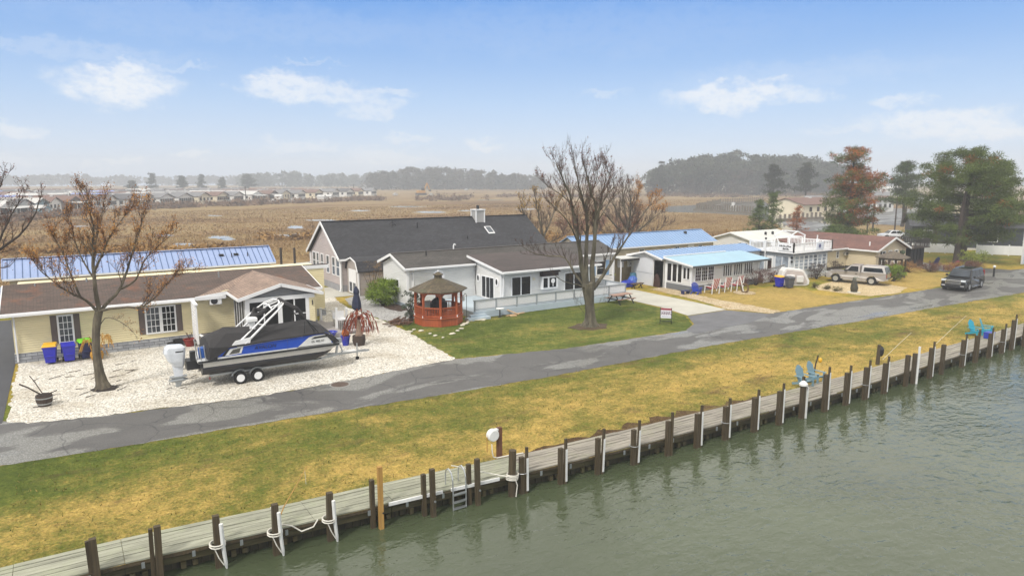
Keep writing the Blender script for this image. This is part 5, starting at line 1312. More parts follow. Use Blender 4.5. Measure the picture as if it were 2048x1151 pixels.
for x in (73.6,75.0): MB().lathe([(.12,3.0),(.15,3.1),(.15,3.45),(.02,3.52)],8,(x,53.9,0)).build('roof_vent', DKMETAL, Ih)
window(Ih,'W',69.3,53.2,54.4,1.6,2.3,2,1,.1)
# house at the right edge and the dark house beyond the pines
Mh = thing('pale_blue_house', 'pale blue two-storey house cut by the right edge of the picture', 'house', (100,31,0))
m = MB(); m.box(95.2,103,27,34.0,.0,5.4); m.build('wall', siding('pale_blue_siding','#b3c2d2',.16), Mh)
m = MB(); m.slab((94.8,34.4,5.3),(94.8,26.6,5.3),(99.2,26.6,6.9),(99.2,34.4,6.9),.1); m.slab((103.4,34.4,5.3),(103.4,26.6,5.3),(99.2,26.6,6.9),(99.2,34.4,6.9),.1); m.build('roof', SH_DARK, Mh)
MB().box(95.1,95.3,33.9,34.1,0,5.4).build('corner_board', WHITE, Mh); MB().box(95.32,103,34.02,34.2,2.6,2.8).build('belt_trim', WHITE, Mh)
window(Mh,'N',34.0,97,98,3.3,4.6,1,2,.1); window(Mh,'W',95.2,30,31.2,3.3,4.6,1,2,.1)
ang = math.atan2(37.8-46.8, 105-99)
Lh = thing('dark_house', 'long navy-grey house beyond the big pines', 'house', (106.5,47.5,0), ang)
m = MB(); gable_x(m, -4.5, 11, 0, 8, .3, 3.2, 4.8); m.build('wall', siding('navy_siding','#33383f',.16), Lh, world=False)
m = MB(); roof_x(m, -4.9, 11.4, -.4, 8.4, 3.3, 5.0, t=.12); m.build('roof', shingle('dark_far_shingle','#45464b','#55565b','#303035','x'), Lh, world=False)
for a in (-3,2,5): 
    w = MB().box(a-.1,a+1.1,-.05,0,1.2,2.7).build('window', WHITE, Lh, world=False); MB().box(a,a+1,-.07,-.052,1.3,2.6).build('pane', GLASS, w, world=False)
MB().box(-4.6,11.1,-.04,8.04,0,.3).build('skirt', pm('pale_skirt','#b9b5ae',.8), Lh, world=False)
Lf = thing('white_fence', 'white panel fence at the foot of the dark house beyond the pines', 'fence', (101.6,42.6,0), ang)
for i in range(9):
    if i == 4: continue
    MB().box(-8+i*1.8,-8+i*1.8+1.7,-.03,.03,.1,1.3).build('panel', WHITE, Lf, world=False)
m = MB()
for i in range(10): m.box(-8.1+i*1.8,-7.98+i*1.8,-.07,.07,0,1.45)
m.build('post', WHITE, Lf, world=False)
# ------------------------------------------------------------------ pontoon boat on its trailer
by = 35.75
boat = thing('pontoon_boat', 'blue and silver pontoon boat under a black cover on a trailer', 'boat', (8.4, by, .62))
BLACKC = pm('black_canvas_cover', '#2b292a', .85, var=.22, vs=1.4, bs_=.9, bscale=2.6); BLUEB = pm('boat_blue_panel', '#1f4bb0', .25, .1, var=.05, vs=.6, coat=.3)
PONT = pm('black_pontoon', '#2b2a2c', .4, .2, var=.15); SILV = pm('silver_pontoon_top', '#c7c4be', .3, .6, var=.08)
yn, yf = 34.55, 36.95
for i, yc in enumerate((34.9, by, 36.6)):
    m = MB(); n = 14; rings = []
    for x, r, dz in ((5.05,.06,.0),(5.06,.33,.0),(8,.335,0),(10.4,.335,.0),(11.0,.28,.07),(11.4,.16,.17),(11.62,.04,.26)):
        rings.append([(x, yc+r*math.cos(2*PI*k/n), .98+dz+r*math.sin(2*PI*k/n)) for k in range(n)])
    m.loft(rings); m.build('pontoon', PONT, boat, smooth=False)
    m = MB(); m.box(5.1,11.0,yc-.345,yc+.345,1.08,1.3)
    m.prism([(11.0,yc-.345,1.08),(11.0,yc-.345,1.3),(11.7,yc-.3,1.3),(11.35,yc-.3,1.14)],(0,.66,0)); m.build('pontoon_top', SILV, boat)
m = MB(); m.box(4.9,11.75,yn,yf,1.3,1.4); m.build('deck', PVC, boat); m = MB(); m.box(4.88,11.78,yn-.03,yn-.002,1.32,1.42); m.box(4.88,11.78,yf+.002,yf+.03,1.32,1.42); m.build('deck_rail', BLACK, boat)
# fence panels: near side outline taken in X,Z
def side(y, sgn):
    o = MB(); o.prism([(5.75,y,1.41),(5.85,y,1.92),(8.2,y,2.04),(11.05,y,2.1),(11.35,y,1.95),(11.45,y,1.42)],(0,.05*sgn,0)); p = o.build('side_panel', BLUEB, boat)
    d = -.006*sgn; e = .004
    yy = y + (d if sgn > 0 else -d if False else d)
    def fl(pts, nm, mt, off=1): MB().prism([(x, y - .006*off*sgn, z) for x, z in pts], (0, .004*sgn, 0)).build(nm, mt, p)
    fl([(5.75,1.41),(11.45,1.41),(11.45,1.47),(5.76,1.5)], 'lower_stripe', PVC)
    fl([(6.7,1.88),(8.2,1.96),(9.9,2.01),(9.9,2.035),(8.2,1.99),(6.65,1.92)], 'upper_stripe', PVC)
    fl([(9.55,1.43),(10.2,1.92),(10.45,1.98),(11.3,1.99),(11.4,1.43)], 'swoosh', PVC)
    fl([(10.3,1.8),(10.5,1.91),(11.3,1.93),(11.32,1.84)], 'dark_inlay', BLACK, 1.8)
    fl([(6.1,1.52),(6.35,1.84),(6.98,1.9),(6.85,1.56)], 'vent_surround', PVC, 1.3); fl([(6.28,1.57),(6.47,1.78),(6.85,1.83),(6.76,1.6)], 'vent', pm('vent_grey','#4c4a45',.5), 2.0)
    fl([(5.95,1.52),(6.2,1.84),(6.34,1.845),(6.1,1.52)], 'black_swoosh', BLACK, 1.3)
    fl([(9.1,1.45),(9.115,1.45),(9.115,2.02),(9.1,2.02)], 'panel_seam', pm('seam_blue','#14307a',.5), 1.2)
    return p
pn = side(yn+.02, 1); side(yf-.02, -1)
def text(body, size, loc, mat, parent, shear=0.0, ext=.003, rx=90, rz=0):
    cu = bpy.data.curves.new('lettering', 'FONT'); cu.body = body; cu.size = size; cu.extrude = ext; cu.shear = shear; cu.align_x = 'CENTER'; cu.align_y = 'CENTER'
    o = bpy.data.objects.new('lettering', cu); COL.objects.link(o)
    dg = bpy.context.evaluated_depsgraph_get(); me = bpy.data.meshes.new_from_object(o.evaluated_get(dg)); bpy.data.objects.remove(o)
    me.materials.clear(); me.materials.append(mat)
    rt = Matrix.Rotation(R(rz),4,'Z') @ Matrix.Rotation(R(rx),4,'X'); me.transform(rt)
    r = parent
    while r.parent: r = r.parent
    me.transform(Matrix.Translation(Vector(loc)-r.location))
    q = bpy.data.objects.new('lettering', me); COL.objects.link(q); q.parent = parent
    return q
text('AVALON', .26, (8.0, yn+.008, 1.73), pm('navy_lettering','#0c1538',.4), pn, .25)
text('DL 985 AF', .15, (10.65, yn-.0, 1.67), BLACK, pn, .1)
# cover: a tent over the deck with a pole line
def cov(x, zc, zs, ws): return [(x,by-ws,1.45),(x,by-ws*1.0,zs),(x,by-ws*.55,zs+(zc-zs)*.72),(x,by,zc),(x,by+ws*.55,zs+(zc-zs)*.72),(x,by+ws,zs),(x,by+ws,1.45)]
W_ = 1.235
rings = [cov(5.3,1.75,1.62,W_*.9), cov(5.42,2.28,2.05,W_*.98), cov(5.6,2.42,2.0,W_), cov(6.3,2.72,1.97,W_), cov(7.2,2.64,2.0,W_+.005), cov(8.4,2.55,2.06,W_+.005), cov(9.4,2.6,2.08,W_+.005), cov(10.5,2.64,2.12,W_+.005), cov(11.0,2.45,2.1,W_+.01), cov(11.5,2.0,1.85,W_*.97), cov(11.85,1.55,1.5,W_*.85)]
# the canvas hangs over the rail but leaves the panels open
def trim(rs):
    out_ = []
    for r in rs:
        x = r[0][0]; zl = 1.45 if (x < 5.7 or x > 11.2) else r[1][2]-.07
        r = list(r); r[0] = (x, r[0][1], zl); r[-1] = (x, r[-1][1], zl); out_.append(r)
    return out_
m = MB(); m.loft(trim(rings)); m.build('cover', BLACKC, boat)
# wake arch
m = MB()
for y in (yn+.03, yf-.03):
    s = 1 if y < by else -1
    m.tube([(6.6,y,1.95),(7.3,y+.05*s,2.55),(8.1,y+.12*s,3.25),(8.6,y+.22*s,3.6),(8.95,y+.5*s,3.78)], [.05,.045,.04,.04,.036], 7)
    m.tube([(7.05,y,1.98),(7.7,y+.05*s,2.55),(8.35,y+.12*s,3.12),(8.85,y+.22*s,3.52),(9.15,y+.55*s,3.72)], [.06,.055,.05,.05,.045], 7)
    m.beam((7.0,y+.02*s,2.2),(7.3,y+.04*s,2.24),.05,.05); m.beam((7.75,y+.08*s,2.9),(8.05,y+.08*s,2.82),.05,.05)
m.tube([(8.95,yn+.53,3.78),(9.05,by,3.82),(8.95,yf-.53,3.78)],.045,7); m.tube([(9.15,yn+.58,3.72),(9.3,by,3.74),(9.15,yf-.58,3.72)],.045,7); m.tube([(8.5,yn+.4,3.55),(8.55,by,3.62),(8.5,yf-.4,3.55)],.04,6)
for q in (-.6,0,.6): m.tube([(8.5,by+q,3.58),(9.1,by+q,3.78)],.03,5)
m.build('tower_arch', WHITE, boat)
m = MB()
for y in (yn+.02, yf-.02): m.prism([(6.35,y-.03,1.9),(6.62,y-.03,2.2),(7.35,y-.03,2.3),(7.28,y-.03,1.98)],(0,.06,0))
m.build('arch_foot', WHITE, boat)
m = MB()
for y in (yn+.06,): m.prism([(6.95,y,2.3),(7.4,y,2.72),(7.62,y,2.62),(7.3,y,2.28)],(0,.03,0))
m.build('arch_web', BLACKC, boat)
m = MB(); m.tube([(7.6,by-.5,3.2),(7.9,by-.9,3.35),(8.3,by-.3,3.4),(7.9,by+.2,3.42),(7.6,by-.5,3.2)],.12,7); m.build('rolled_canvas', BLACKC, boat)
m = MB(); m.box(7.25,7.75,by-1.05,by-.6,3.0,3.22); m.build('arch_light', WHITE, boat, bevel=.05); MB().box(7.4,7.65,by-.95,by-.7,2.6,2.99).build('speaker_pod', WHITE, boat, bevel=.05)
m = MB()
for y in (yn+.02, yf-.02):
    s = 1 if y < by else -1
    m.tube([(10.55,y,2.1),(10.0,y+.1*s,3.1)],.025,5); m.tube([(10.75,y,2.1),(10.1,y+.1*s,2.9)],.025,5); m.tube([(10.0,y,2.12),(10.05,y+.1*s,2.75)],.02,5)
m.build('bimini_frame', BLACK, boat)
m = MB()
m.tube([(10.1,yn+.12,2.95),(9.7,yn+.2,3.45),(9.3,yn+.45,3.7),(9.1,by,3.8),(9.3,yf-.45,3.7),(9.7,yf-.2,3.45),(10.1,yf-.12,2.95)],[.07,.11,.12,.12,.12,.11,.07],8); m.build('folded_bimini', BLACKC, boat)
# stern: ladder, bench, engine
MB().box(4.5,5.2,by-.35,by+.35,.85,1.3).build('engine_pod', BLACK, boat)
eng = MB(); rings = []
for z, x0_, x1_, w in ((1.05,3.95,4.4,.18),(1.35,3.72,4.45,.26),(1.75,3.55,4.5,.29),(2.0,3.6,4.52,.28),(2.13,3.72,4.4,.2)):
    rings.append([(x0_,by-w*.6,z),(x0_+.12,by-w,z),(x1_-.1,by-w,z-.03),(x1_,by-w*.6,z-.05),(x1_,by+w*.6,z-.05),(x1_-.1,by+w,z-.03),(x0_+.12,by+w,z),(x0_,by+w*.6,z)])
eng.loft(rings); eng = eng.build('outboard_engine', pm('engine_white','#cfd3d9',.25,coat=.4), boat, bevel=.03)
m = MB(); m.prism([(3.95,by-.1,.55),(3.9,by-.1,1.06),(4.38,by-.1,1.06),(4.3,by-.1,.55)],(0,.2,0)); m.build('midsection', pm('engine_white','#cfd3d9'), eng)
m = MB(); m.box(3.75,4.5,by-.14,by+.14,.5,.56); m.prism([(4.0,by-.04,.02),(3.95,by-.04,.5),(4.35,by-.04,.5),(4.2,by-.04,.05)],(0,.08,0)); m.tube([(3.75,by,.36),(3.85,by,.36),(4.35,by,.36),(4.55,by,.36)],[.05,.1,.1,.03],8); m.build('lower_unit', GALV, eng)
m = MB()
for k in range(3):
    a = 2*PI*k/3; m.add([(3.74,by,.36),(3.68,by+.18*math.cos(a-.4),.36+.18*math.sin(a-.4)),(3.76,by+.2*math.cos(a+.4),.36+.2*math.sin(a+.4))],[(0,1,2)])
m.build('propeller', GALV, eng); MB().box(4.05,4.4,by-.296,by-.288,1.78,1.84).build('engine_badge', BLACK, eng)
m = MB(); m.tube([(5.05,yn+.15,1.4),(5.0,yn+.15,2.1),(5.2,yn+.15,2.15),(5.25,yn+.15,1.4)],.025,6); m.tube([(4.95,yn+.55,1.4),(4.85,yn+.55,2.4),(4.95,yn+.55,2.55),(5.05,yn+.55,2.4),(5.1,yn+.55,1.4)],.025,6); m.build('boarding_rail', ALU, boat)
m = MB(); m.box(4.62,4.85,by-.8,by-.5,1.42,1.85); m.build('stern_bracket', BLACK, boat)
MB().lathe([(.2,1.4),(.23,1.75),(.23,1.9)],14,(5.25,by-.35,0)).build('blue_bucket', pm('bucket_blue','#1d55a5',.45), boat)
tr = thing('boat_trailer', 'galvanised tandem-axle trailer under the pontoon boat', 'trailer', (8.8,by,0))
m = MB()
for y in (by-.75, by+.75): m.beam((5.4,y,.56),(10.6,y,.56),.08,.12); m.beam((10.6,y,.56),(12.1,by,.52),.08,.12)
m.beam((12.0,by,.52),(13.7,by,.52),.1,.12)
for x in (5.5,7.0,8.4,9.8): m.beam((x,by-.9,.62),(x,by+.9,.62),.08,.08)
m.build('frame', GALV, tr)
m = MB()
for y in (34.9, by, 36.6): m.box(5.4,10.9,y-.06,y+.06,.63,.66)
m.build('bunk', BLACK, tr)
def wheel(par, x, y, z, r, w, rim, n=20, face=-1):
    t_ = MB().lathe([(r*.62,-w/2),(r*.93,-w/2),(r,-w*.32),(r,w*.32),(r*.93,w/2),(r*.62,w/2)], n, (x,y,z), axis='y', cap=False).build('wheel', RUBBER, par)
    m = MB(); m.lathe([(r*.6,-w*.48),(r*.62,-w*.3),(r*.2,-w*.36),(r*.16,-w*.5),(.01,-w*.5)] if face < 0 else [(.01,w*.5),(r*.16,w*.5),(r*.2,w*.36),(r*.62,w*.3),(r*.6,w*.48)], n, (x,y,z), axis='y')
    rm = m.build('rim', rim, t_)
    m = MB()
    for k in range(8):
        a = 2*PI*k/8+.2; m.blob((x+r*.42*math.cos(a), y+face*w*.36, z+r*.42*math.sin(a)),(r*.1,.012,r*.1),6,4)
    m.build('rim_holes', BLACK, t_)
    return t_
for x in (6.75, 7.58):
    for y, fc_ in ((34.62,-1),(36.85,1)): wheel(tr, x, y, .32, .32, .2, WHITE, face=fc_)
for y in (34.62, 36.85):
    m = MB()
    for x in (6.75, 7.58):
        pr = [(x+.41*math.cos(a), .34+.41*math.sin(a)) for a in np.linspace(PI*.1,PI*.9,9)]
        for (xa,za),(xb,zb) in zip(pr,pr[1:]): m.add([(xa,y-.12,za),(xb,y-.12,zb),(xb,y+.12,zb),(xa,y+.12,za)],[(0,1,2,3)])
    m.build('fender', GALV, tr)
for y in (34.8,36.7): MB().box(5.36,5.4,y-.08,y+.08,.42,.54).build('tail_light', pm('red_lens','#8a1a1a',.3), tr)
m = MB(); m.beam((12.0,by,.55),(12.15,by,1.35),.1,.1); m.beam((12.4,by,.55),(12.15,by,1.2),.06,.06); m.box(12.0,12.3,by-.12,by+.12,1.15,1.4); m.build('winch_post', GALV, tr)
m = MB(); m.tube([(13.25,by+.12,.05),(13.25,by+.12,.95)],.035,7); m.build('jack', GALV, tr); MB().lathe([(.1,-.04),(.1,.04)],12,(13.25,by+.12,.1),axis='y').build('jack_wheel', RUBBER, tr)
m = MB(); m.box(12.3,13.1,by-.2,by+.2,.59,.62); m.build('step_plate', PVC, tr)
MB().beam((13.65,by,.5),(13.9,by,.5),.14,.1).build('coupler', GALV, tr)

# ------------------------------------------------------------------ cars
def prism_y(poly, y0, y1): return [(x,y0,z) for x,z in poly], (0,y1-y0,0)
def vehicle(t, L, Wd, body, green, paint, roofpaint, wheels, r, wins, rim):
    # body: side outline (x,z) of the lower body incl. arches; green: (bottom poly, top poly) greenhouse corners
    m = MB()
    p1 = [(x, -Wd/2, z) for x, z in body]; 
    n = len(body); vs = [(x,-Wd/2+ (.05 if z > .75 else 0.0),z) for x,z in body] + [(x,Wd/2-(.05 if z > .75 else 0.0),z) for x,z in body]
    m.add(vs, [tuple(range(n)), tuple(range(2*n-1,n-1,-1))] + [(i,i+n,(i+1)%n+n,(i+1)%n) for i in range(n)])
    b = m.build('body', paint, t, world=False, bevel=.035)
    return b
def arch(cx, r, z0, n=8, rev=False):
    pts = [(cx + r*math.cos(a), z0 + r*math.sin(a)) for a in np.linspace(PI, 0, n)]
    return pts
def wheels_(t, xs, ys, r, w, rim):
    for x in xs:
        for y in ys:
            f_ = -1 if y < 0 else 1
            tw = MB().lathe([(r*.62,-w/2),(r*.94,-w/2),(r,-w*.3),(r,w*.3),(r*.94,w/2),(r*.62,w/2)],20,(x,y,r),axis='y',cap=False).build('wheel', RUBBER, t, world=False)
            MB().lathe([(r*.63,f_*w*.46),(r*.6,f_*w*.3),(r*.15,f_*w*.42),(.01,f_*w*.42)],16,(x,y,r),axis='y').build('rim', rim, tw, world=False)
            m = MB()
            for k in range(5):
                a = 2*PI*k/5+.3; m.blob((x+r*.4*math.cos(a), y+f_*w*.385, r+r*.4*math.sin(a)),(r*.1,.02,r*.1),6,4)
            m.build('rim_holes', BLACK, tw, world=False)
def quadpanel(par, nm, pts, mat, off): 
    return MB().prism(pts, off).build(nm, mat, par, world=False)

# SUV: heading toward -X along the lane
SUVP = pm('suv_charcoal_paint','#141518',.22,.3,var=.05,coat=.6)
t = thing('suv', 'dark charcoal suv with chrome grille driving along the lane', 'suv', (69.3,29.2,.014), R(6))
body = [(-2.55,.32)] + arch(-1.6,.48,.38) + [(1.0,.32)] + arch(1.55,.48,.38) + [(2.5,.35),(2.58,.7),(2.5,1.12),(-1.15,1.12),(-2.35,1.05),(-2.56,.85)]
b = vehicle(t,5.1,2.0,body,None,SUVP,None,None,.4,None,ALU)
def green(par, bot, top, z0, z1, wb, wt, paint, nm='cabin'):
    (xa,xb),(xc,xd) = bot, top
    m = MB(); m.loft([[(xa,-wb,z0),(xb,-wb,z0),(xb,wb,z0),(xa,wb,z0)],[(xc,-wt,z1),(xd,-wt,z1),(xd,wt,z1),(xc,wt,z1)]]); return m.build(nm, paint, par, world=False, bevel=.05)
green(t,(-1.2,2.5),(-.45,2.32),1.11,1.84,.95,.78,SUVP)
def sideglass(par, s, x0b, x1b, x0t, x1t, zb, zt, wb, wt, z0, z1, mat, nm='side_window'):
    f0, f1 = (zb-z0)/(z1-z0), (zt-z0)/(z1-z0); y0, y1 = wb+(wt-wb)*f0+.006, wb+(wt-wb)*f1+.006
    m = MB(); m.prism([(x0b,s*y0,zb),(x1b,s*y0,zb),(x1t,s*y1,zt),(x0t,s*y1,zt)],(0,s*.012,0)); return m.build(nm, mat, par, world=False)
for s in (-1,1):
    for a,bb,c,d_ in ((-.95,.15,-.4,.15),(.23,1.25,.23,1.25),(1.35,2.3,1.35,2.15)): sideglass(t,s,a,bb,c,d_,1.2,1.74,.95,.78,1.11,1.84,GLASS)
    MB().box(-1.0,2.3,s*1.0-.012,s*1.0+.012,1.1,1.13).build('chrome_strip', CHROME, t, world=False)
    MB().box(-1.05,1.0,s*1.02-.06,s*1.02+.06,.3,.36).build('running_board', CHROME, t, world=False)
    MB().box(-.9,-.7,s*1.12-.1,s*1.12+.08,1.15,1.32).build('door_mirror', SUVP, t, world=False, bevel=.02)
    MB().box(-2.52,-2.15,s*.78-.17,s*.78+.2,.82,1.03).build('headlight', glass('clear_lens','#c9ced4',.1), t, world=False, bevel=.02)
    MB().box(-2.6,-2.5,s*.75-.15,s*.75+.15,.45,.55).build('fog_lamp', WHITE, t, world=False)
    MB().box(2.4,2.53,s*.88-.06,s*.88+.1,.9,1.6).build('tail_light', pm('red_lens','#8a1a1a',.3), t, world=False)
    MB().box(-.3,2.2,s*.7-.025,s*.7+.025,1.86,1.91).build('roof_rail', CHROME, t, world=False)
    for x in (-.2, .95): MB().box(x,x+.2,s*1.005-.012,s*1.005+.012,.98,1.01).build('door_handle', CHROME, t, world=False)
MB().prism([(-1.16,-.84,1.2),(-1.16,.84,1.2),(-.56,.7,1.75),(-.56,-.7,1.75)],(-.03,0,.03)).build('windscreen', glass('screen_glass','#353a40',.06), t, world=False)
MB().prism([(2.47,-.8,1.22),(2.47,.8,1.22),(2.36,.68,1.72),(2.36,-.68,1.72)],(.02,0,.01)).build('rear_window', GLASS, t, world=False)
g = MB().box(-2.62,-2.52,-.62,.62,.62,1.0).build('grille', CHROME, t, world=False, bevel=.02)
m = MB()
for i in range(5): m.box(-2.635,-2.622,-.55,.55,.66+i*.065,.69+i*.065)
m.build('grille_slot', DKMETAL, g, world=False)
MB().box(-2.6,-2.45,-.95,.95,.3,.58).build('bumper', BLACK, t, world=False, bevel=.04)
MB().box(-.1,.7,-.45,.45,1.842,1.86).build('sunroof', GLASS, t, world=False)
wheels_(t,(-1.6,1.55),(-.93,.93),.4,.26,ALU)

# pickup with cap, nose toward -X
PUP = pm('pickup_beige_silver','#a59e97',.3,.45,var=.05,coat=.5); CAPP = pm('cap_paint','#b9b4ae',.3,.3,var=.05,coat=.5)
t = thing('pickup_truck', 'silver-beige pickup truck with a windowed bed cap parked on sandy gravel', 'pickup', (64.5,36.5,.016), R(-74))
body = [(-2.6,.42)] + arch(-1.75,.47,.4) + [(1.0,.42)] + arch(1.45,.47,.4) + [(2.55,.45),(2.68,.6),(2.66,1.12),(-.95,1.13),(-1.2,1.1),(-2.45,1.03),(-2.68,.9),(-2.66,.55)]
vehicle(t,5.3,1.98,body,None,PUP,None,None,.4,None,ALU)
green(t,(-1.15,.42),(-.5,.32),1.12,1.78,.93,.78,PUP)
green(t,(.48,2.64),(.5,2.42),1.13,1.78,.95,.82,CAPP,'bed_cap')
for s in (-1,1):
    sideglass(t,s,-.85,.22,-.42,.18,1.2,1.68,.93,.78,1.12,1.78,GLASS)
    sideglass(t,s,.68,2.42,.72,2.25,1.26,1.64,.95,.82,1.13,1.78,GLASS,'cap_window')
    MB().box(-.95,-.75,s*1.12-.1,s*1.12+.08,1.17,1.35).build('door_mirror', BLACK, t, world=False, bevel=.02)
    MB().box(-2.68,-2.3,s*.74-.2,s*.74+.22,.78,.98).build('headlight', glass('clear_lens','#c9ced4',.1), t, world=False, bevel=.02)
    MB().box(2.6,2.7,s*.86-.08,s*.86+.12,.75,1.08).build('tail_light', pm('red_lens','#8a1a1a',.3), t, world=False)
    MB().box(-.02,.16,s*.995-.012,s*.995+.012,.95,1.0).build('door_handle', BLACK, t, world=False)
    MB().box(-1.2,.95,s*.995-.016,s*.995+.012,.62,.72).build('side_moulding', pm('pale_moulding','#c6c2bd',.4), t, world=False)
    MB().box(-.5+.92,-.5+.935,s*.992-.01,s*.992+.006,.5,1.12).build('door_gap', BLACK, t, world=False)
    MB().box(-1.1,.95,s*1.0-.05,s*1.0+.05,.36,.41).build('side_step', ALU, t, world=False)
MB().prism([(-1.11,-.8,1.2),(-1.11,.8,1.2),(-.6,.68,1.7),(-.6,-.68,1.7)],(-.03,0,.03)).build('windscreen', GLASS, t, world=False)
MB().prism([(2.63,-.8,1.2),(2.63,.8,1.2),(2.47,.7,1.7),(2.47,-.7,1.7)],(.03,0,.01)).build('rear_window', GLASSL, t, world=False)
g = MB().box(-2.74,-2.66,-.55,.55,.7,.98).build('grille', BLACK, t, world=False)
MB().box(-2.8,-2.6,-.95,.95,.42,.62).build('front_bumper', BLACK, t, world=False, bevel=.04); MB().box(2.66,2.86,-.95,.95,.48,.68).build('rear_bumper', CHROME, t, world=False, bevel=.03)
wheels_(t,(-1.75,1.45),(-.92,.92),.39,.25,ALU)
MB().box(2.665,2.69,-.6,.6,.74,1.08).build('tailgate_panel', PUP, t, world=False)

def simple_car(t, paint):
    body = [(-2.2,.3)] + arch(-1.35,.4,.33) + [(.95,.3)] + arch(1.35,.4,.33) + [(2.2,.35),(2.25,.75),(1.5,.92),(-1.0,.92),(-2.15,.8)]
    vehicle(t,4.4,1.75,body,None,paint,None,None,.33,None,ALU)
    green(t,(-1.1,1.7),(-.4,.95),.91,1.42,.8,.64,paint)
    for s in (-1,1): sideglass(t,s,-.8,.25,-.35,.25,.97,1.35,.8,.64,.91,1.42,GLASS); sideglass(t,s,.33,1.4,.33,.9,.97,1.35,.8,.64,.91,1.42,GLASS)
    MB().prism([(-1.05,-.7,.97),(-1.05,.7,.97),(-.5,.58,1.36),(-.5,-.58,1.36)],(-.03,0,.03)).build('windscreen', GLASS, t, world=False)
    wheels_(t,(-1.35,1.35),(-.8,.8),.33,.22,ALU)
t = thing('white_car', 'white saloon car parked behind the tan house roof', 'car', (118,61.3,-.02), R(-35)); simple_car(t, pm('white_car_paint','#cfd2d6',.25,coat=.5))

# ------------------------------------------------------------------ yard things
BIN = pm('royal_blue_bin','#2326a8',.45,var=.06); BINN = pm('navy_bin','#1c2758',.45,var=.06); BING = pm('grey_bin','#4a4c50',.5,var=.06)
def bin_(lab, loc, rz, tub, lidc, op=False, group='wheeled bins'):
    t = thing('wheeled_bin', lab, 'bin', loc, rz, group)
    m = MB(); rings = []
    for z, w, d_ in ((.08,.23,.25),(.85,.3,.34),(.9,.33,.37),(.98,.33,.37)): rings.append([(-w,-d_,z),(w,-d_,z),(w,d_,z),(-w,d_,z)])
    m.loft(rings); m.box(-.2,.2,-.345,-.3,.42,.5); m.build('tub', tub, t, world=False, bevel=.02)
    if op: MB().prism([(-.33,.37,.99),(.33,.37,.99),(.33,.42,1.02),(-.33,.42,1.02)],(0,.12,-.6)).build('lid', lidc, t, world=False)
    else:
        m = MB(); m.loft([[(-.35,-.4,.98),(.35,-.4,.98),(.35,.4,.98),(-.35,.4,.98)],[(-.3,-.34,1.08),(.3,-.34,1.08),(.3,.34,1.12),(-.3,.34,1.12)]]); m.build('lid', lidc, t, world=False, bevel=.02)
    m = MB(); m.box(-.3,.3,.38,.44,.88,.94); m.build('handle', tub, t, world=False)
    for x in (-.27,.27): MB().lathe([(.12,-.03),(.12,.03)],12,(x,.36,.12),axis='x').build('wheel', RUBBER, t, world=False)
YL = pm('yellow_lid','#d9a51f',.45); GL = pm('lime_lid_bin','#6fc41f',.45)
bin_('blue wheeled bin with a yellow lid by the yellow house wall', (-1.1,44.3,.02), R(-6), BIN, YL)
bin_('blue wheeled bin standing open between its two neighbours', (-.25,44.25,.02), R(4), BIN, BIN, True)
bin_('navy wheeled bin with a lime green lid by the yellow house window', (.55,44.45,.02), R(10), BINN, GL)
bin_('blue wheeled bin with a yellow lid beside the upturned white boat', (55.6,38.9,.01), R(-10), BIN, YL)
bin_('dark grey wheeled bin in front of the upturned white boat', (55.9,38.05,.01), R(-20), BING, BING)
# upturned white pedal boat
t = thing('pedal_boat', 'white plastic pedal boat stood on its side on the yellow lawn', 'pedal boat', (57.6,38.7,.01), R(-30)); t.scale = (1.25,1.25,1.15)
PB = pm('white_moulded_plastic','#d3d0cc',.45,var=.08)
m = MB()
out_ = [(-1.1,0),(-1.15,.5),(-.95,1.25),(-.75,1.5),(.5,1.36),(.72,1.22),(1.15,.4),(1.12,.1),(.9,0)]
m.prism([(x,-.1,z) for x,z in out_],(0,.75,0)); m.build('hull', PB, t, world=False, bevel=.06)
inn = [(-.92,.14),(-.97,.5),(-.8,1.12),(-.65,1.32),(.42,1.2),(.58,1.1),(.93,.4),(.9,.16)]
m = MB(); m.prism([(x,-.13,z) for x,z in inn],(0,.028,0)); m.build('cockpit', pm('recess_plastic','#b5aaa4',.6), t, world=False)
m = MB(); m.box(-.75,-.1,-.3,-.135,.3,.95); m.box(.05,.6,-.28,-.135,.3,.85); m.build('seat', PB, t, world=False, bevel=.06)
# pots and plants by the yellow house
t = thing('barrel_planter', 'dark half barrel with bare sticks on the white gravel', 'planter', (-1.3,35.95,.02))
m = MB(); m.lathe([(.24,0),(.31,.2),(.33,.35),(.32,.5)],18,(-1.3,35.95,.02)); m.build('tub', planks('barrel_staves','#2f2621','#4c3d33','z'), t)
m = MB()
for z,r_ in ((.12,.29),(.38,.34)): m.lathe([(r_,z-.02),(r_+.005,z+.03)],18,(-1.3,35.95,.02))
m.build('hoop', GALV, t)
MB().blob((-1.3,35.95,.52),(.28,.28,.06),12,5,jit=.1).build('soil', pm('soil','#2a211b',.95), t)
m = MB(); m.tube([(-1.35,35.95,.5),(-1.85,36.1,.9),(-2.15,36.2,1.08)],.035,5); m.tube([(-1.3,35.9,.5),(-1.6,36.1,1.15),(-1.75,36.2,1.4)],.02,5); m.tube([(-1.2,35.95,.5),(-.8,35.8,.68)],.025,5); m.build('stick', BARKD, t)
def pot(lab, x, y, z, r_, h_, mat, nm='flower_pot', extra=None):
    t = thing(nm, lab, 'pot', (x,y,z)); m = MB(); m.lathe([(r_*.65,0),(r_,h_*.9),(r_*1.08,h_*.9),(r_*1.08,h_),(r_*.85,h_),(r_*.8,h_*.8)],18,(x,y,z)); m.build('pot_body', mat, t)
    if extra: extra(t, x, y, z+h_)
    return t
COB = pm('cobalt_glaze','#24309a',.25,var=.1)
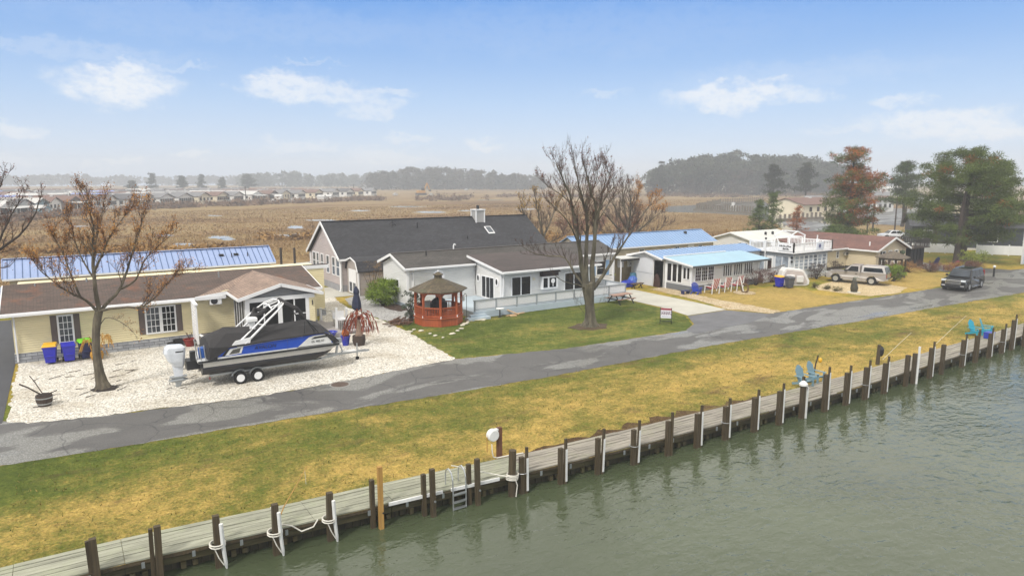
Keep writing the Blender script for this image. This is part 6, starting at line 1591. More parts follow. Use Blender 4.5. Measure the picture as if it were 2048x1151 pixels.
def mum(t, x, y, z): MB().blob((x,y,z+.12),(.22,.22,.24),10,6,jit=.2).build('flower', pm('rust_flower','#a35a22',.8), t)
pot('tall cobalt blue pot with a rust coloured plant by the railing', 13.85, 39.4, .02, .28, .6, COB, extra=mum)
pot('wide blue bowl on a stand near the railing post', 13.3, 40.4, .5, .38, .25, COB, 'bird_bath')
MB().tube([(13.3,40.4,.02),(13.3,40.4,.5)],.05,7).build('stand', BLACK, bpy.data.objects['bird_bath'])
def redpot(t, x, y, z):
    m = MB()
    for k in range(14): a = rnd.uniform(0,6.28); m.tube([(x,y,z-.05),(x+.2*math.cos(a),y+.2*math.sin(a),z+.4)],.008,3)
    m._build('stem', REDBARK, t)
pot('wide red pot of dead stems by the yellow house', 5.9, 44.4, .02, .35, .45, pm('red_glaze','#7d1c18',.35), extra=redpot)
pot('small dark pot on the gravel right of the red one', 4.9, 44.6, .02, .22, .3, BLACK)
t = thing('dark_crate', 'black plastic crate against the stone skirt', 'crate', (5.3,44.85,.02)); m = MB(); m.box(5.05,5.6,44.7,45.1,.02,.06); m.box(5.05,5.6,44.7,44.74,.06,.42); m.box(5.05,5.6,45.06,45.1,.06,.42); m.box(5.05,5.09,44.74,45.06,.06,.42); m.box(5.56,5.6,44.74,45.06,.06,.42); m.build('crate_body', BLACK, t)
def fronds(t, x, y, z, n, L, mat, seed, droop=1.2, nm='frond', w=.035):
    q = random.Random(seed); T = []
    for i in range(n):
        a = q.uniform(0,2*PI); l = L*q.uniform(.6,1.1); up = q.uniform(.25,.6)*l
        pts = []
        for k in range(6):
            s = k/5; pts.append(Vector((x+math.cos(a)*l*s*.8+q.uniform(-.02,.02), y+math.sin(a)*l*s*.8, z+up*math.sin(s*PI*.75)*1.5 - droop*l*s*s*.9)))
        for p, r_ in zip(pts, pts[1:]):
            for j in range(4):
                d = (r_-p); o = Vector((q.uniform(-1,1),q.uniform(-1,1),q.uniform(-1.2,.1)))*.12
                T.append([p, p+Vector((w,0,0)), r_+o])
    return soup(nm, np.array([[tuple(v - t.location) for v in tri] for tri in T]), mat, t)
t = thing('dry_palm', 'russet dead palm in a barrel beside the white railing', 'potted palm', (14.55,39.0,.02))
MB().lathe([(.32,0),(.4,.3),(.38,.6),(.32,.6)],16,(14.55,39.0,.02)).build('tub', planks('barrel_staves','#2f2621','#4c3d33','z'), t)
MB().tube([(14.55,39,.55),(14.6,39,.9),(14.55,39,1.6)],[.26,.2,.1],10).build('trunk', pm('palm_trunk','#8f7a6a',.9,var=.3,vs=8), t)
fronds(t,14.6,39.0,1.6,26,1.45,pm('russet_frond','#6d2a18',.85,var=.3,vs=3,col2='#96482c'),3,1.2,'frond',.06)
t = thing('pampas_plant', 'straw-coloured drooping ornamental grass in a pot by the bins', 'plant', (1.05,43.9,.02))
MB().lathe([(.26,0),(.34,.25),(.3,.45)],14,(1.05,43.9,.02)).build('pot_body', pm('straw_wrap','#b5852f',.9,var=.3,vs=6), t)
for k,(dx,dz) in enumerate(((-.45,1.5),(.5,1.75),(.15,1.0))): fronds(t,1.05+dx,43.9,dz*.72,8,.55,pm('golden_straw','#b07c2a',.9,var=.3,vs=4,col2='#cf9f4a'),10+k,1.7)
m = MB(); m.tube([(1.05,43.9,.4),(.6,43.9,1.2)],.02,4); m.tube([(1.05,43.9,.4),(1.55,43.9,1.35)],.02,4); m.build('stem', STRAW, t)
t = thing('garden_umbrella', 'closed navy patio umbrella standing on the low deck', 'umbrella', (16.3,43.9,.18))
MB().tube([(16.3,43.9,.18),(16.3,43.9,2.75)],.025,7).build('pole', BLACK, t)
NAVY = pm('navy_canvas','#1f2740',.85,var=.2,vs=4)
m = MB(); rings = []
for z,r_ in ((1.2,.12),(1.35,.26),(1.75,.24),(2.3,.14),(2.45,.17),(2.6,.15),(2.85,.04)): rings.append([(16.3+r_*(1+.25*(k%2))*math.cos(k*PI/6),43.9+r_*(1+.25*(k%2))*math.sin(k*PI/6),z) for k in range(12)])
m.loft(rings); m.build('canopy', NAVY, t)
t = thing('umbrella_base', 'dark round umbrella base plate under the navy umbrella', 'base', (16.3,43.9,.18)); MB().lathe([(.28,.18),(.28,.22),(.06,.26)],16,(16.3,43.9,.005)).build('plate', BLACK, t)
t = thing('garden_bench', 'white slatted bench inside the railing by the umbrella', 'bench', (15.4,44.6,.18))
MB().box(14.9,15.7,44.3,44.8,.58,.63).build('seat', WHITE, t); m = MB(); m.box(14.9,15.7,44.8,44.84,.63,1.1); m.build('backrest', WHITE, t)
for x in (14.93,15.64): MB().box(x,x+.05,44.35,44.8,.18,.58).build('leg', WHITE, t)
t = thing('log_pile', 'scattered pile of dark sticks and split boards left of the gazebo', 'wood pile', (19.3,43.2,.02))
m = MB()
for k in range(34):
    a = rnd.uniform(-.6,1.2); x, y = 19.3+rnd.uniform(-.75,.75), 43.2+rnd.uniform(-.7,.9); l = rnd.uniform(.3,.8); z = .06+rnd.uniform(0,.18)
    m.beam((x-l*math.cos(a),y-l*math.sin(a),z),(x+l*math.cos(a),y+l*math.sin(a),z+rnd.uniform(-.03,.12)),rnd.uniform(.04,.09),rnd.uniform(.03,.06))
m.build('stick', planks('mixed_firewood','#33261e','#7d5a45','x'), t)
t = thing('bird_bath_stand', 'small white bird bath on a dark stem by the deck steps', 'bird bath', (26.3,41.5,.01))
MB().lathe([(.17,.01),(.05,.06),(.04,.5),(.06,.55)],12,(26.3,41.5,.01)).build('stem', DKMETAL, t); MB().lathe([(.05,.55),(.3,.62),(.31,.66),(.25,.64)],18,(26.3,41.5,.01)).build('bowl', WHITE, t)
t = thing('plank_stack', 'loose pale boards lying on the grass by the bird bath', 'boards', (27.3,41.5,.01))
m = MB(); m.beam((26.8,41.4,.06),(28.6,41.7,.08),.16,.05); m.beam((27.2,41.9,.4),(27.9,41.4,.06),.2,.04); m.beam((27.0,41.2,.07),(27.5,41.1,.07),.22,.07); m.build('board', pm('pale_pine_board','#c2a179',.8), t)
STN = pm('pale_stone','#c2bba9',.85,var=.15,vs=4); q = random.Random(8)
SPX = [(828,660,.14),(842,662,.2),(818,664,.3),(860,668,.13),(870,672,.17),(886,676,.1),(905,668,.25),(915,662,.15),(922,658,.2),(925,651,.2),(930,648,.25),(935,646,.15),(940,642,.3),(955,640,.45),(965,640,.3),(952,630,.4)]
for i,(px,py,r_) in enumerate(SPX):
    x, y = at(px,py)
    o = MB().blob((x,y,.05),(r_,r_*.7,.06),9,5,jit=.15).build('edging_stone', STN); tag(o,'pale flat stone in the line edging the lawn around the gazebo','stone','pale stones around the gazebo')
t = thing('picnic_table', 'weathered pink-brown picnic table at the corner of the white house deck', 'picnic table', (37.6,40.9,.01), R(2))
PT = planks('faded_picnic_timber','#8a6a5c','#ab8b7b','x')
m = MB()
for i in range(5): m.box(-1.0,1.0,-.38+i*.155,-.24+i*.155,.72,.76)
m.build('tabletop', PT, t, world=False)
for y in (-.75,.62): MB().box(-1.0,1.0,y,y+.14,.42,.46).build('seat', PT, t, world=False)
for x in (-.75,.75):
    m = MB(); m.beam((x,-.75,0),(x,-.2,.72),.05,.09); m.beam((x,.75,0),(x,.2,.72),.05,.09); m.beam((x,-.75,.39),(x,.75,.39),.05,.09); m.build('leg', DKMETAL, t, world=False)
# sale board on the lawn
t = thing('yard_sign', 'small white and red notice board on the lawn beside the driveway', 'sign', (34.7,33.1,.01), R(-48))
m = MB(); m.box(-.36,.36,-.02,.02,.42,1.12); m.build('board', pm('sign_white','#e0dde4',.5,var=.03), t, world=False)
MB().box(-.36,.36,-.026,-.021,.98,1.12).build('red_header', pm('sign_red','#8f2f3f',.5), t, world=False)
m = MB(); q = random.Random(4)
for z,h_ in ((.86,.05),(.76,.07),(.66,.07)):
    x = -.32
    while x < .3: w = q.uniform(.05,.13); m.box(x,x+w,-.026,-.021,z,z+h_); x += w+.035
m.build('print', pm('sign_plum','#5b3148',.5), t, world=False)
m = MB(); m.box(-.3,.32,-.026,-.021,.5,.57); m.build('grey_line', pm('sign_grey','#a9a9b8',.5), t, world=False)
for x in (-.39,.37): MB().box(x-.02,x+.02,-.03,.03,0,1.16).build('post', DKMETAL, t, world=False)
MB().box(-.37,.35,-.015,.015,.2,.24).build('crossbar', DKMETAL, t, world=False)
# striped chairs by the sunroom
STR = newmat('red_white_stripes'); 
def stripes():
    m_, nt, bs = STR; s = nn(nt,'ShaderNodeSeparateXYZ'); nt.links.new(coords(nt), s.inputs[0])
    k = maths(nt,'GREATER_THAN', maths(nt,'FRACT', maths(nt,'MULTIPLY', maths(nt,'ADD', s.outputs[0], 10.0), 5.2)), .5)
    nt.links.new(mix(nt,k,lin('#d9d6d6'),lin('#b5222e')), bs.inputs['Base Color']); bs.inputs['Roughness'].default_value = .8
    return m_
STRM = stripes()
REDF = pm('red_seat_canvas','#8f2a30',.8)
for i,(x,y,lab) in enumerate(((47.75,40.2,'red and white striped deck chair, left of three in front of the sunroom'),(49.35,40.2,'red and white striped deck chair, middle of three in front of the sunroom'),(51.0,40.25,'red and white striped deck chair, right of three in front of the sunroom'))):
    t = thing('striped_chair', lab, 'chair', (x,y,.01), R(172+4*i), 'striped chairs by the sunroom')
    m = MB(); m.prism([(-.35,.25,.42),(.35,.25,.42),(.35,.62,1.35),(-.35,.62,1.35)],(0,.05,0)); m.build('backrest', STRM, t, world=False)
    MB().prism([(-.35,-.4,.48),(.35,-.4,.48),(.35,.27,.4),(-.35,.27,.4)],(0,0,.05)).build('seat', REDF, t, world=False)
    for s in (-1,1):
        MB().beam((s*.4,-.45,0),(s*.4,-.4,.62),.06,.06).build('leg', WHITE, t, world=False); MB().beam((s*.4,.62,1.3),(s*.4,.5,0),.06,.06).build('leg', WHITE, t, world=False)
        MB().box(s*.4-.05,s*.4+.05,-.48,.45,.62,.66).build('armrest', WHITE, t, world=False)
t = adirondack('blue_chair','bright blue plastic chair at the corner of the sunroom',(46.35,40.7,.01),R(110),pm('bright_blue_plastic','#1d43b5',.4))
t = thing('blue_stool', 'low dark blue footstool in front of the blue chair', 'stool', (45.4,41.1,.01)); MB().box(45.0,45.8,40.9,41.35,.28,.33).build('seat', BINN, t)
for x in (45.05,45.7): MB().box(x,x+.06,40.95,41.3,.01,.28).build('leg', BINN, t)
t = thing('stone_planter', 'round stone ring planter with a leaning stick on the yellow lawn', 'planter', (50.2,38.6,.01))
MB().lathe([(.95,0),(.95,.06),(.01,.05)],20,(50.2,38.6,.005)).build('gravel_ring', TGRAV, t)
b = MB()
for k in range(14): a = 2*PI*k/14; b.blob((50.2,38.6+.38*math.cos(a),.45+.38*math.sin(a)),(.12,.09,.09),6,4)
b.build('wreath', pm('brown_wreath','#6a5233',.9,var=.3,vs=6), t); MB().tube([(50.2,38.7,.1),(50.05,38.9,1.1),(49.95,39.0,1.5)],.05,6).build('stick', PVC, t)
t = thing('garden_sculpture', 'dark wrapped sculpture on a pale round stone by the lane', 'sculpture', (58.6,33.4,.01))
MB().lathe([(.55,0),(.55,.06),(.01,.07)],20,(58.6,33.4,.005)).build('base', STN, t)
m = MB(); rings = []
for z,r_,dx in ((.06,.26,0),(.4,.33,.02),(.8,.25,-.03),(1.1,.17,-.06),(1.3,.12,-.02)): rings.append([(58.6+dx+r_*math.cos(2*PI*k/12),33.4+r_*math.sin(2*PI*k/12),z) for k in range(12)])
m.loft(rings); m.build('figure', pm('bronze_green','#2f3128',.5,var=.4,vs=5,col2='#565040'), t)
fronds(t,58.65,33.4,1.25,9,.4,pm('pale_sprig','#8d9385',.8),21,.6,'sprig')
t = thing('manhole_cover', 'rusty round manhole cover in the lane', 'manhole', (10.8,31.8,.012)); MB().lathe([(.42,.0),(.42,.014),(.01,.014)],24,(10.8,31.8,.005)).build('cover', pm('rusty_iron','#5a4a41',.7,.3,var=.3,vs=9), t); MB().lathe([(.5,.0),(.5,.012),(.43,.012),(.43,.0)],24,(10.8,31.8,.004)).build('ring', pm('concrete_ring','#8d8a86',.8), t)
# fallen twigs on the white gravel
q = random.Random(14)
for k in range(34):
    x, y = q.uniform(-2,5.5), q.uniform(34.6,43.3)
    if abs(x-1) < .5 and abs(y-37.2) < .6: continue
    a = q.uniform(-.6,.9); l = q.uniform(.25,.95); pts = [(x,y,.035),(x+l*.5*math.cos(a),y+l*.5*math.sin(a),.06),(x+l*math.cos(a+.3),y+l*math.sin(a+.3),.035)]
    m = MB().tube(pts,[.018,.014,.006],4)
    m.tube([pts[1],(pts[1][0]+.2*l*math.cos(a+1),pts[1][1]+.2*l*math.sin(a+1),.05)],.008,3)
    tag(m.build('fallen_twig', BARKD),'dark fallen twig lying on the white gravel around the bare tree','twig','fallen twigs on the white gravel')
# chairs and drum by the black porch
PURP = pm('purple_chair','#4a1d52',.5); MAG = pm('magenta_chair','#8f1d55',.5)
adirondack('garden_chair','purple adirondack chair under the pines, left of the magenta one',(81.9,36.3,.01),R(200),PURP,'purple chairs under the pines')
adirondack('garden_chair','magenta adirondack chair between the purple ones under the pines',(82.9,36.0,.01),R(150),MAG,'purple chairs under the pines')
adirondack('garden_chair','purple adirondack chair under the pines, right of the magenta one',(83.6,35.0,.01),R(120),PURP,'purple chairs under the pines')
adirondack('navy_chair','navy chair beside the black porch',(84.6,38.9,.01),R(160),BINN)
t = thing('bollard_light', 'dark post with a pale globe behind the suv', 'lamp post', (80.2,31.0,0)); MB().tube([(80.2,31,0),(80.2,31,.95)],.09,10).build('post', BLACK, t); MB().blob((80.2,31,1.07),(.14,.14,.14),12,8).build('globe', PVC, t)
# overhead utility poles
def upole(lab, px, py, py1, Dm=None, r_=.15, arm=True):
    x, y = at(px, py); d = math.hypot(x,y); zt = 10 - (py1-HZ)/F*1.01*(x*math.cos(AZ)+y*math.sin(AZ))
    t = thing('utility_pole', lab, 'utility pole', (x,y,-.03), 0, 'utility poles')
    MB().tube([(x,y,-.03),(x,y,zt)],[r_,r_*.75],8).build('pole', BARKD, t)
    if arm: MB().beam((x-1,y+1,zt-.5),(x+1,y-1,zt-.5),.1,.12).build('crossarm', BARKD, t)
    return t
upole('dark leaning utility pole left of the far lane',1745,463,396,arm=False); t_ = upole('dark utility pole with a small transformer on the far lane',1789,462,392,arm=False)
p_ = t_.location; MB().lathe([(.25,2.2),(.25,2.8)],10,(p_.x+.3,p_.y,0)).build('transformer', GALV, t_)
upole('pale utility pole beside the big pine',1810,445,380,arm=False,r_=.18); upole('thin dark pole in front of the browning pine',1734,466,440,arm=False)
upole('far utility pole over the waterfront homes at left centre',492,403,372,r_=.22); upole('far utility pole at the end of the waterfront homes',708,391,368,r_=.25); upole('far utility pole among the homes at left',143,420,385,r_=.2); upole('far utility pole by the digger',845,388,370,r_=.25)
for i,(px,lab) in enumerate(((563,'left'),(590,'right'))):
    x,y = at(px,531); t = thing('canal_post', 'dark post standing in the canal gap, %s of two'%lab, 'post', (x,y,-.02), 0, 'canal posts'); MB().tube([(x,y,-.05),(x,y,2.1)],.14,8).build('post_shaft', BARKD, t)
t = thing('low_rail', 'thin white dock rail by the canal behind the grey house', 'railing', (22,74,0)); m = MB(); m.tube([(21,71,.9),(27,71.2,.9)],.05,5); m.tube([(21,71,.5),(27,71.2,.5)],.05,5)
for x in (21,23,25,27): m.tube([(x,71.1,0),(x,71.1,.95)],.05,5)
m.build('rail', WHITE, t)
# ------------------------------------------------------------------ trees
def interp(pts, n):
    pts = [Vector(p) for p in pts]; L = [0]
    for a, b in zip(pts, pts[1:]): L.append(L[-1] + (b-a).length)
    out_ = []
    for i in range(n):
        s = L[-1]*i/(n-1)
        for k in range(len(pts)-1):
            if s <= L[k+1] + 1e-9:
                u = (s-L[k])/max(1e-9, L[k+1]-L[k])
                p0 = pts[max(0,k-1)]; p1 = pts[k]; p2 = pts[k+1]; p3 = pts[min(len(pts)-1,k+2)]
                out_.append(.5*((2*p1)+(p2-p0)*u+(2*p0-5*p1+4*p2-p3)*u*u+(3*p1-p0-3*p2+p3)*u**3)); break
    return out_
class Bare:
    def __init__(s, seed, up=.25, ang=.6, dens=1.0, minr=.006, wig=.1): s.q = random.Random(seed); s.big, s.small, s.tips = MB(), MB(), []; s.up, s.ang, s.dens, s.minr, s.wig = up, ang, dens, minr, wig
    def limb(s, pts, r0, r1, kids=8, depth=2, L=1.6, start=.3, n=12, sides=7):
        P_ = interp(pts, n); q = s.q
        P_ = [p + Vector((q.gauss(0,1),q.gauss(0,1),q.gauss(0,1)))*r0*.12*(0 if i == 0 else 1) for i,p in enumerate(P_)]
        s.big.tube(P_, [r0+(r1-r0)*(i/(n-1))**.8 for i in range(n)], sides)
        for k in range(int(kids*s.dens)):
            u = start + (1-start)*(k+q.random())/max(1,int(kids*s.dens)); i = min(n-2, int(u*(n-1)))
            d = (P_[i+1]-P_[i]).normalized(); s.branch(P_[i].lerp(P_[i+1], u*(n-1)-i), d, L*(1.15-.5*u)*q.uniform(.6,1.2), max(s.minr,(r0+(r1-r0)*u)*.45), depth, first=True)
        s.branch(P_[-1], (P_[-1]-P_[-2]).normalized(), L*.6, r1, depth, False)
    def branch(s, p, d, L, r, depth, first=True):
        q = s.q
        if first:
            ax = d.cross(Vector((q.gauss(0,1),q.gauss(0,1),q.gauss(0,1)))).normalized()
            d = (Matrix.Rotation(s.ang*q.uniform(.6,1.4),3,ax) @ d); d = (d + Vector((0,0,s.up))).normalized()
        n = 6 if depth > 0 else 4; pts = [p]; dd = d
        for i in range(n):
            dd = (dd + Vector((q.gauss(0,1),q.gauss(0,1),q.gauss(0,1)))*s.wig + Vector((0,0,s.up*.25))).normalized(); pts.append(pts[-1]+dd*L/n)
        rr = [max(s.minr*.5, r*(1-.75*i/n)) for i in range(n+1)]
        (s.big if r > .03 else s.small).tube(pts, rr, 5 if r > .03 else 3, cap=False)
        s.tips.append((pts[-1], dd)); 
        if depth <= 1: s.tips.append((pts[n//2], dd))
        if depth > 0:
            for k in range(int(5*s.dens*q.uniform(.7,1.3)+.5)):
                u = q.uniform(.2,1); i = min(n-1,int(u*n)); s.branch(pts[i].lerp(pts[i+1],u*n-i), (pts[i+1]-pts[i]).normalized(), L*q.uniform(.35,.65), max(s.minr, rr[i]*.55), depth-1)
    def build(s, t, bark, twig, bname='trunk', tname='twigs'):
        a = s.big.build(bname, bark, t); b = s.small.build(tname, twig, t) if s.small.v else None
        return a, b
def leaves(t, name, tips, k, size, spread, mat, seed, keep=None):
    g = np.random.default_rng(seed); C = np.array([tuple(p) for p,_ in tips if keep is None or keep(p)])
    if len(C) == 0: return
    C = np.repeat(C, k, axis=0) + g.normal(0, spread, (len(C)*k,3)); n = len(C)
    T = C[:,None,:] + g.normal(0, size, (n,3,3)) - np.array(t.location)
    return soup(name, T, mat, t)
def P(px, py, Y, dy=0): return P3(px, py, Y+dy)

# big maple on the lawn
P_full = P
def P(px, py, Y, dy=0): return P_full(px, py if py > 400 else 400-(400-py)*.74, Y, dy)
bx, byy = at(1180,653)
t = thing('maple_tree', 'large bare many-stemmed maple with mossy trunk on the front lawn', 'tree', (bx,byy,0))
B1 = Bare(3, .3, .5, 1.0, .007, .08)
Yt = byy
B1.big.tube(interp([(bx,byy,-.1),(bx+.02,byy,.25),P(1180,620,Yt),P(1177,585,Yt),P(1175,565,Yt)],9), [.68,.48,.38,.33,.32,.34,.38,.42,.4], 14)
for k in range(7):
    a = 2*PI*k/7; B1.big.tube([(bx+.33*math.cos(a),byy+.33*math.sin(a),.32),(bx+.6*math.cos(a),byy+.6*math.sin(a),.04),(bx+.85*math.cos(a),byy+.85*math.sin(a),-.06)],[.16,.11,.04],6)
J0 = P(1173,575,Yt); J1 = P(1186,578,Yt)
B1.limb([J0,P(1163,535,Yt),P(1158,490,Yt,-.3),P(1150,440,Yt,-.4),P(1140,395,Yt,-.4),P(1128,350,Yt,-.5),P(1112,300,Yt,-.6)],0.217,0.023,23,2,1.58,.3,16,9)
B1.limb([J0,P(1172,530,Yt),P(1174,470,Yt,.2),P(1170,420,Yt,.3),P(1160,370,Yt,.3),P(1152,320,Yt,.4),P(1148,292,Yt,.4)],0.200,0.021,23,2,1.49,.35,16,9)
B1.limb([J1,P(1185,530,Yt),P(1190,470,Yt,-.3),P(1192,420,Yt,-.4),P(1180,370,Yt,-.4),P(1172,320,Yt,-.5),P(1165,290,Yt,-.5)],0.217,0.021,22,2,1.49,.35,16,9)
B1.limb([P(1190,470,Yt,-.3),P(1198,420,Yt,.3),P(1205,380,Yt,.5),P(1212,340,Yt,.6),P(1205,305,Yt,.7)],0.121,0.018,16,2,1.32,.2,14)
B1.limb([P(1170,430,Yt,.3),P(1180,390,Yt,1.),P(1192,350,Yt,1.2),P(1196,310,Yt,1.3)],0.090,0.018,15,2,1.24,.2,12)
B1.limb([J1,P(1200,560,Yt,-.2),P(1222,525,Yt,-.6),P(1245,490,Yt,-.9),P(1262,462,Yt,-1.),P(1275,440,Yt,-1.1)],0.156,0.023,15,2,1.40,.35,14,8)
B1.limb([J1,P(1205,555,Yt,.5),P(1212,515,Yt,1.),P(1222,490,Yt,1.4)],0.097,0.018,7,2,0.99,.4,10)
B1.limb([J0,P(1150,548,Yt,.6),P(1130,515,Yt,1.2),P(1100,512,Yt,1.7),P(1070,507,Yt,2.),P(1052,498,Yt,2.2)],0.102,0.016,15,2,1.24,.25,14)
B1.limb([P(1170,577,Yt),P(1158,570,Yt,-.3),P(1130,563,Yt,-.8),P(1112,553,Yt,-1.),P(1105,545,Yt,-1.1)],0.061,0.014,7,1,0.83,.3,10)
B1.limb([P(1158,490,Yt,-.3),P(1140,450,Yt,-1.2),P(1120,425,Yt,-1.9),P(1095,400,Yt,-2.4)],0.066,0.014,12,2,1.16,.2,12)
B1.limb([P(1150,430,Yt,-.4),P(1135,400,Yt,.6),P(1110,375,Yt,1.2),P(1085,350,Yt,1.5)],0.061,0.014,12,2,1.24,.2,12)
B1.limb([P(1192,430,Yt,-.4),P(1210,395,Yt,-1.3),P(1228,360,Yt,-1.8),P(1215,320,Yt,-2.)],0.061,0.014,12,2,1.24,.2,12)
B1.limb([P(1197,440,Yt,0),P(1222,400,Yt,.9),P(1240,375,Yt,1.4),P(1255,362,Yt,1.7)],0.049,0.012,9,2,0.99,.25,10)
for k in range(12):
    s_ = rnd.choice((-1,1)); B1.limb([(bx+.4*s_,byy+rnd.uniform(-.3,.2),.7+rnd.random()*.5),(bx+s_*rnd.uniform(.8,1.2),byy+rnd.uniform(-.5,.3),1.4+rnd.random()*.5),(bx+s_*rnd.uniform(1,1.8),byy+rnd.uniform(-.6,.4),1.9+rnd.random()*1.1)],0.009,0.002,5,0,0.41,.4,6,4)
B1.build(t, BARKG, TWIG)
leaves(t,'buds',B1.tips,1,.035,.05,BUDR,5,lambda p: p.z > 6 and B1.q.random() < .3)
MB().blob((bx,byy,.0),(1.5,1.2,.09),16,5,jit=.2).build('root_soil', pm('root_soil','#4a3b29',.95,var=.25,vs=4), t)

# maple with orange buds on the white gravel
def P(px, py, Y, dy=0): return P_full(px, py if py > 460 else 460-(460-py)*.8, Y, dy)
tx, ty = at(203,779)
t = thing('budding_tree', 'leaning bare tree with orange-budded twigs in the white gravel yard', 'tree', (tx,ty,0.02))
B2 = Bare(9, .26, .5, .95, .007)
B2.big.tube(interp([(tx+.1,ty,-.05),(tx+.05,ty,.3),P(197,735,ty),P(192,690,ty),P(193,650,ty),P(198,622,ty)],9), [.4,.26,.21,.19,.175,.17,.17,.18,.17], 10)
for k in range(5): a = 2*PI*k/5; B2.big.tube([(tx+.2*math.cos(a)+.06,ty+.2*math.sin(a),.22),(tx+.45*math.cos(a)+.06,ty+.4*math.sin(a),-.02)],[.12,.04],5)
Q0 = P(198,625,ty)
B2.limb([Q0,P(192,590,ty),P(188,545,ty,.2),P(186,500,ty,.3),P(187,460,ty,.3),P(178,410,ty,.3),P(166,372,ty,.3)],0.122,0.018,18,2,1.15,.3,16)
B2.limb([P(188,545,ty,.2),P(205,505,ty,-.3),P(222,470,ty,-.5),P(240,440,ty,-.6),P(262,405,ty,-.7)],0.065,0.014,15,2,1.0,.2,13)
B2.limb([Q0,P(172,600,ty,-.2),P(140,585,ty,-.5),P(110,565,ty,-.7),P(80,540,ty,-.8),P(68,522,ty,-.9)],0.079,0.014,15,2,1.05,.25,14)
B2.limb([P(160,592,ty,-.3),P(140,545,ty,.4),P(125,505,ty,.7),P(105,470,ty,.9)],0.058,0.014,14,2,1.0,.2,12)
B2.limb([P(190,560,ty,.1),P(165,520,ty,.6),P(150,480,ty,.8),P(142,440,ty,.9)],0.050,0.014,14,2,1.0,.2,12)
B2.limb([Q0,P(215,605,ty,.3),P(238,580,ty,.6),P(255,540,ty,.8),P(266,500,ty,.8),P(282,450,ty,.9),P(290,405,ty,1.)],0.094,0.014,18,2,1.1,.3,15)
B2.limb([P(240,578,ty,.6),P(270,560,ty,.2),P(290,520,ty,-.1),P(318,490,ty,-.3),P(342,470,ty,-.4)],0.058,0.014,16,2,1.0,.25,13)
B2.limb([Q0,P(212,618,ty,-.4),P(250,614,ty,-.7),P(285,612,ty,-.9),P(315,590,ty,-1.),P(345,555,ty,-1.1),P(375,545,ty,-1.1)],0.072,0.013,15,2,1.0,.3,14)
B2.limb([P(200,650,ty),P(212,635,ty,-.3),P(235,640,ty,-.6),P(258,655,ty,-.8),P(270,668,ty,-.8)],0.025,0.007,7,1,.6,.3,10)
B2.limb([P(186,500,ty,.3),P(200,450,ty,.8),P(205,410,ty,1.),P(208,385,ty,1.)],0.043,0.011,11,2,.9,.2,11)
B2.build(t, BARK, TWIG)
leaves(t,'bud_leaves',B2.tips,3,.024,.09,BUD,6,lambda p: B2.q.random() < .55)
leaves(t,'dark_buds',B2.tips,1,.022,.05,BUDR,7,lambda p: B2.q.random() < .5)
MB().blob((tx+.12,ty-.02,.02),(.62,.45,.12),14,5,jit=.2).build('root_soil', pm('dark_mulch','#2b2420',.95,var=.3,vs=6), t)
# tree at the left edge
P = P_full
t = thing('bare_tree', 'dark bare tree leaning in from the left edge of the picture', 'tree', (-8.4,51,0))
B3 = Bare(21,.25,.5,1.0,.009); Y0 = 51
B3.limb([(-9.2,Y0,-.1),(-8.9,Y0,2.0),P(-40,520,Y0),P(0,498,Y0),P(40,470,Y0,.3),P(62,440,Y0,.4),P(80,400,Y0,.4)],0.255,0.028,15,2,1.27,.35,16)
B3.limb([P(-40,520,Y0),P(-30,450,Y0,.3),P(-15,400,Y0,.5),P(5,362,Y0,.6)],0.150,0.028,13,2,1.27,.25,14)
B3.limb([P(-10,503,Y0),P(10,455,Y0,-.6),P(28,420,Y0,-.9),P(45,395,Y0,-1)],0.090,0.021,11,2,1.05,.2,12)
B3.limb([P(-45,530,Y0),P(10,535,Y0,-.8),P(30,520,Y0,-1.1)],0.053,0.014,6,1,0.75,.3,10)
B3.build(t, BARKD, TWIG); leaves(t,'buds',B3.tips,1,.035,.08,BUDR,8,lambda p: B3.q.random() < .5)
# two bare trees behind the houses
t = thing('bare_tree', 'bare spreading tree with yellowish top behind the dark roof ridge', 'tree', (46.6,64.8,0))
B4 = Bare(31,.3,.5,1.0,.014); Y0 = 64.8
B4.limb([(46.6,Y0,-.1),P(1086,500,Y0),P(1084,470,Y0),P(1078,430,Y0,.3),P(1070,395,Y0,.4)],.28,.04,15,2,2.0,.35,14)
B4.limb([P(1085,480,Y0),P(1068,455,Y0,-.6),P(1050,430,Y0,-1),P(1042,408,Y0,-1.2)],.14,.03,12,2,1.8,.2,12)
B4.limb([P(1085,475,Y0),P(1100,445,Y0,.6),P(1110,420,Y0,.9),P(1120,400,Y0,1)],.15,.03,12,2,1.8,.2,12)
B4.limb([P(1085,490,Y0),P(1110,480,Y0,-.8),P(1135,465,Y0,-1.2)],.1,.03,9,2,1.6,.2,10)
B4.build(t, BARK, TWIG); leaves(t,'pale_buds',B4.tips,1,.06,.12,pm('yellow_bud','#a5843a',.85),9,lambda p: p.z > 6.5 and B4.q.random() < .6)
t = thing('bare_tree', 'bare rounded tree with orange top behind the blue metal roof', 'tree', (58.3,61.5,0))
B5 = Bare(41,.3,.5,1.0,.016); Y0 = 61.5
B5.limb([(58.3,Y0,-.1),P(1258,490,Y0),P(1256,455,Y0),P(1250,420,Y0,.3),P(1244,385,Y0,.5)],.3,.05,16,2,2.2,.35,14)
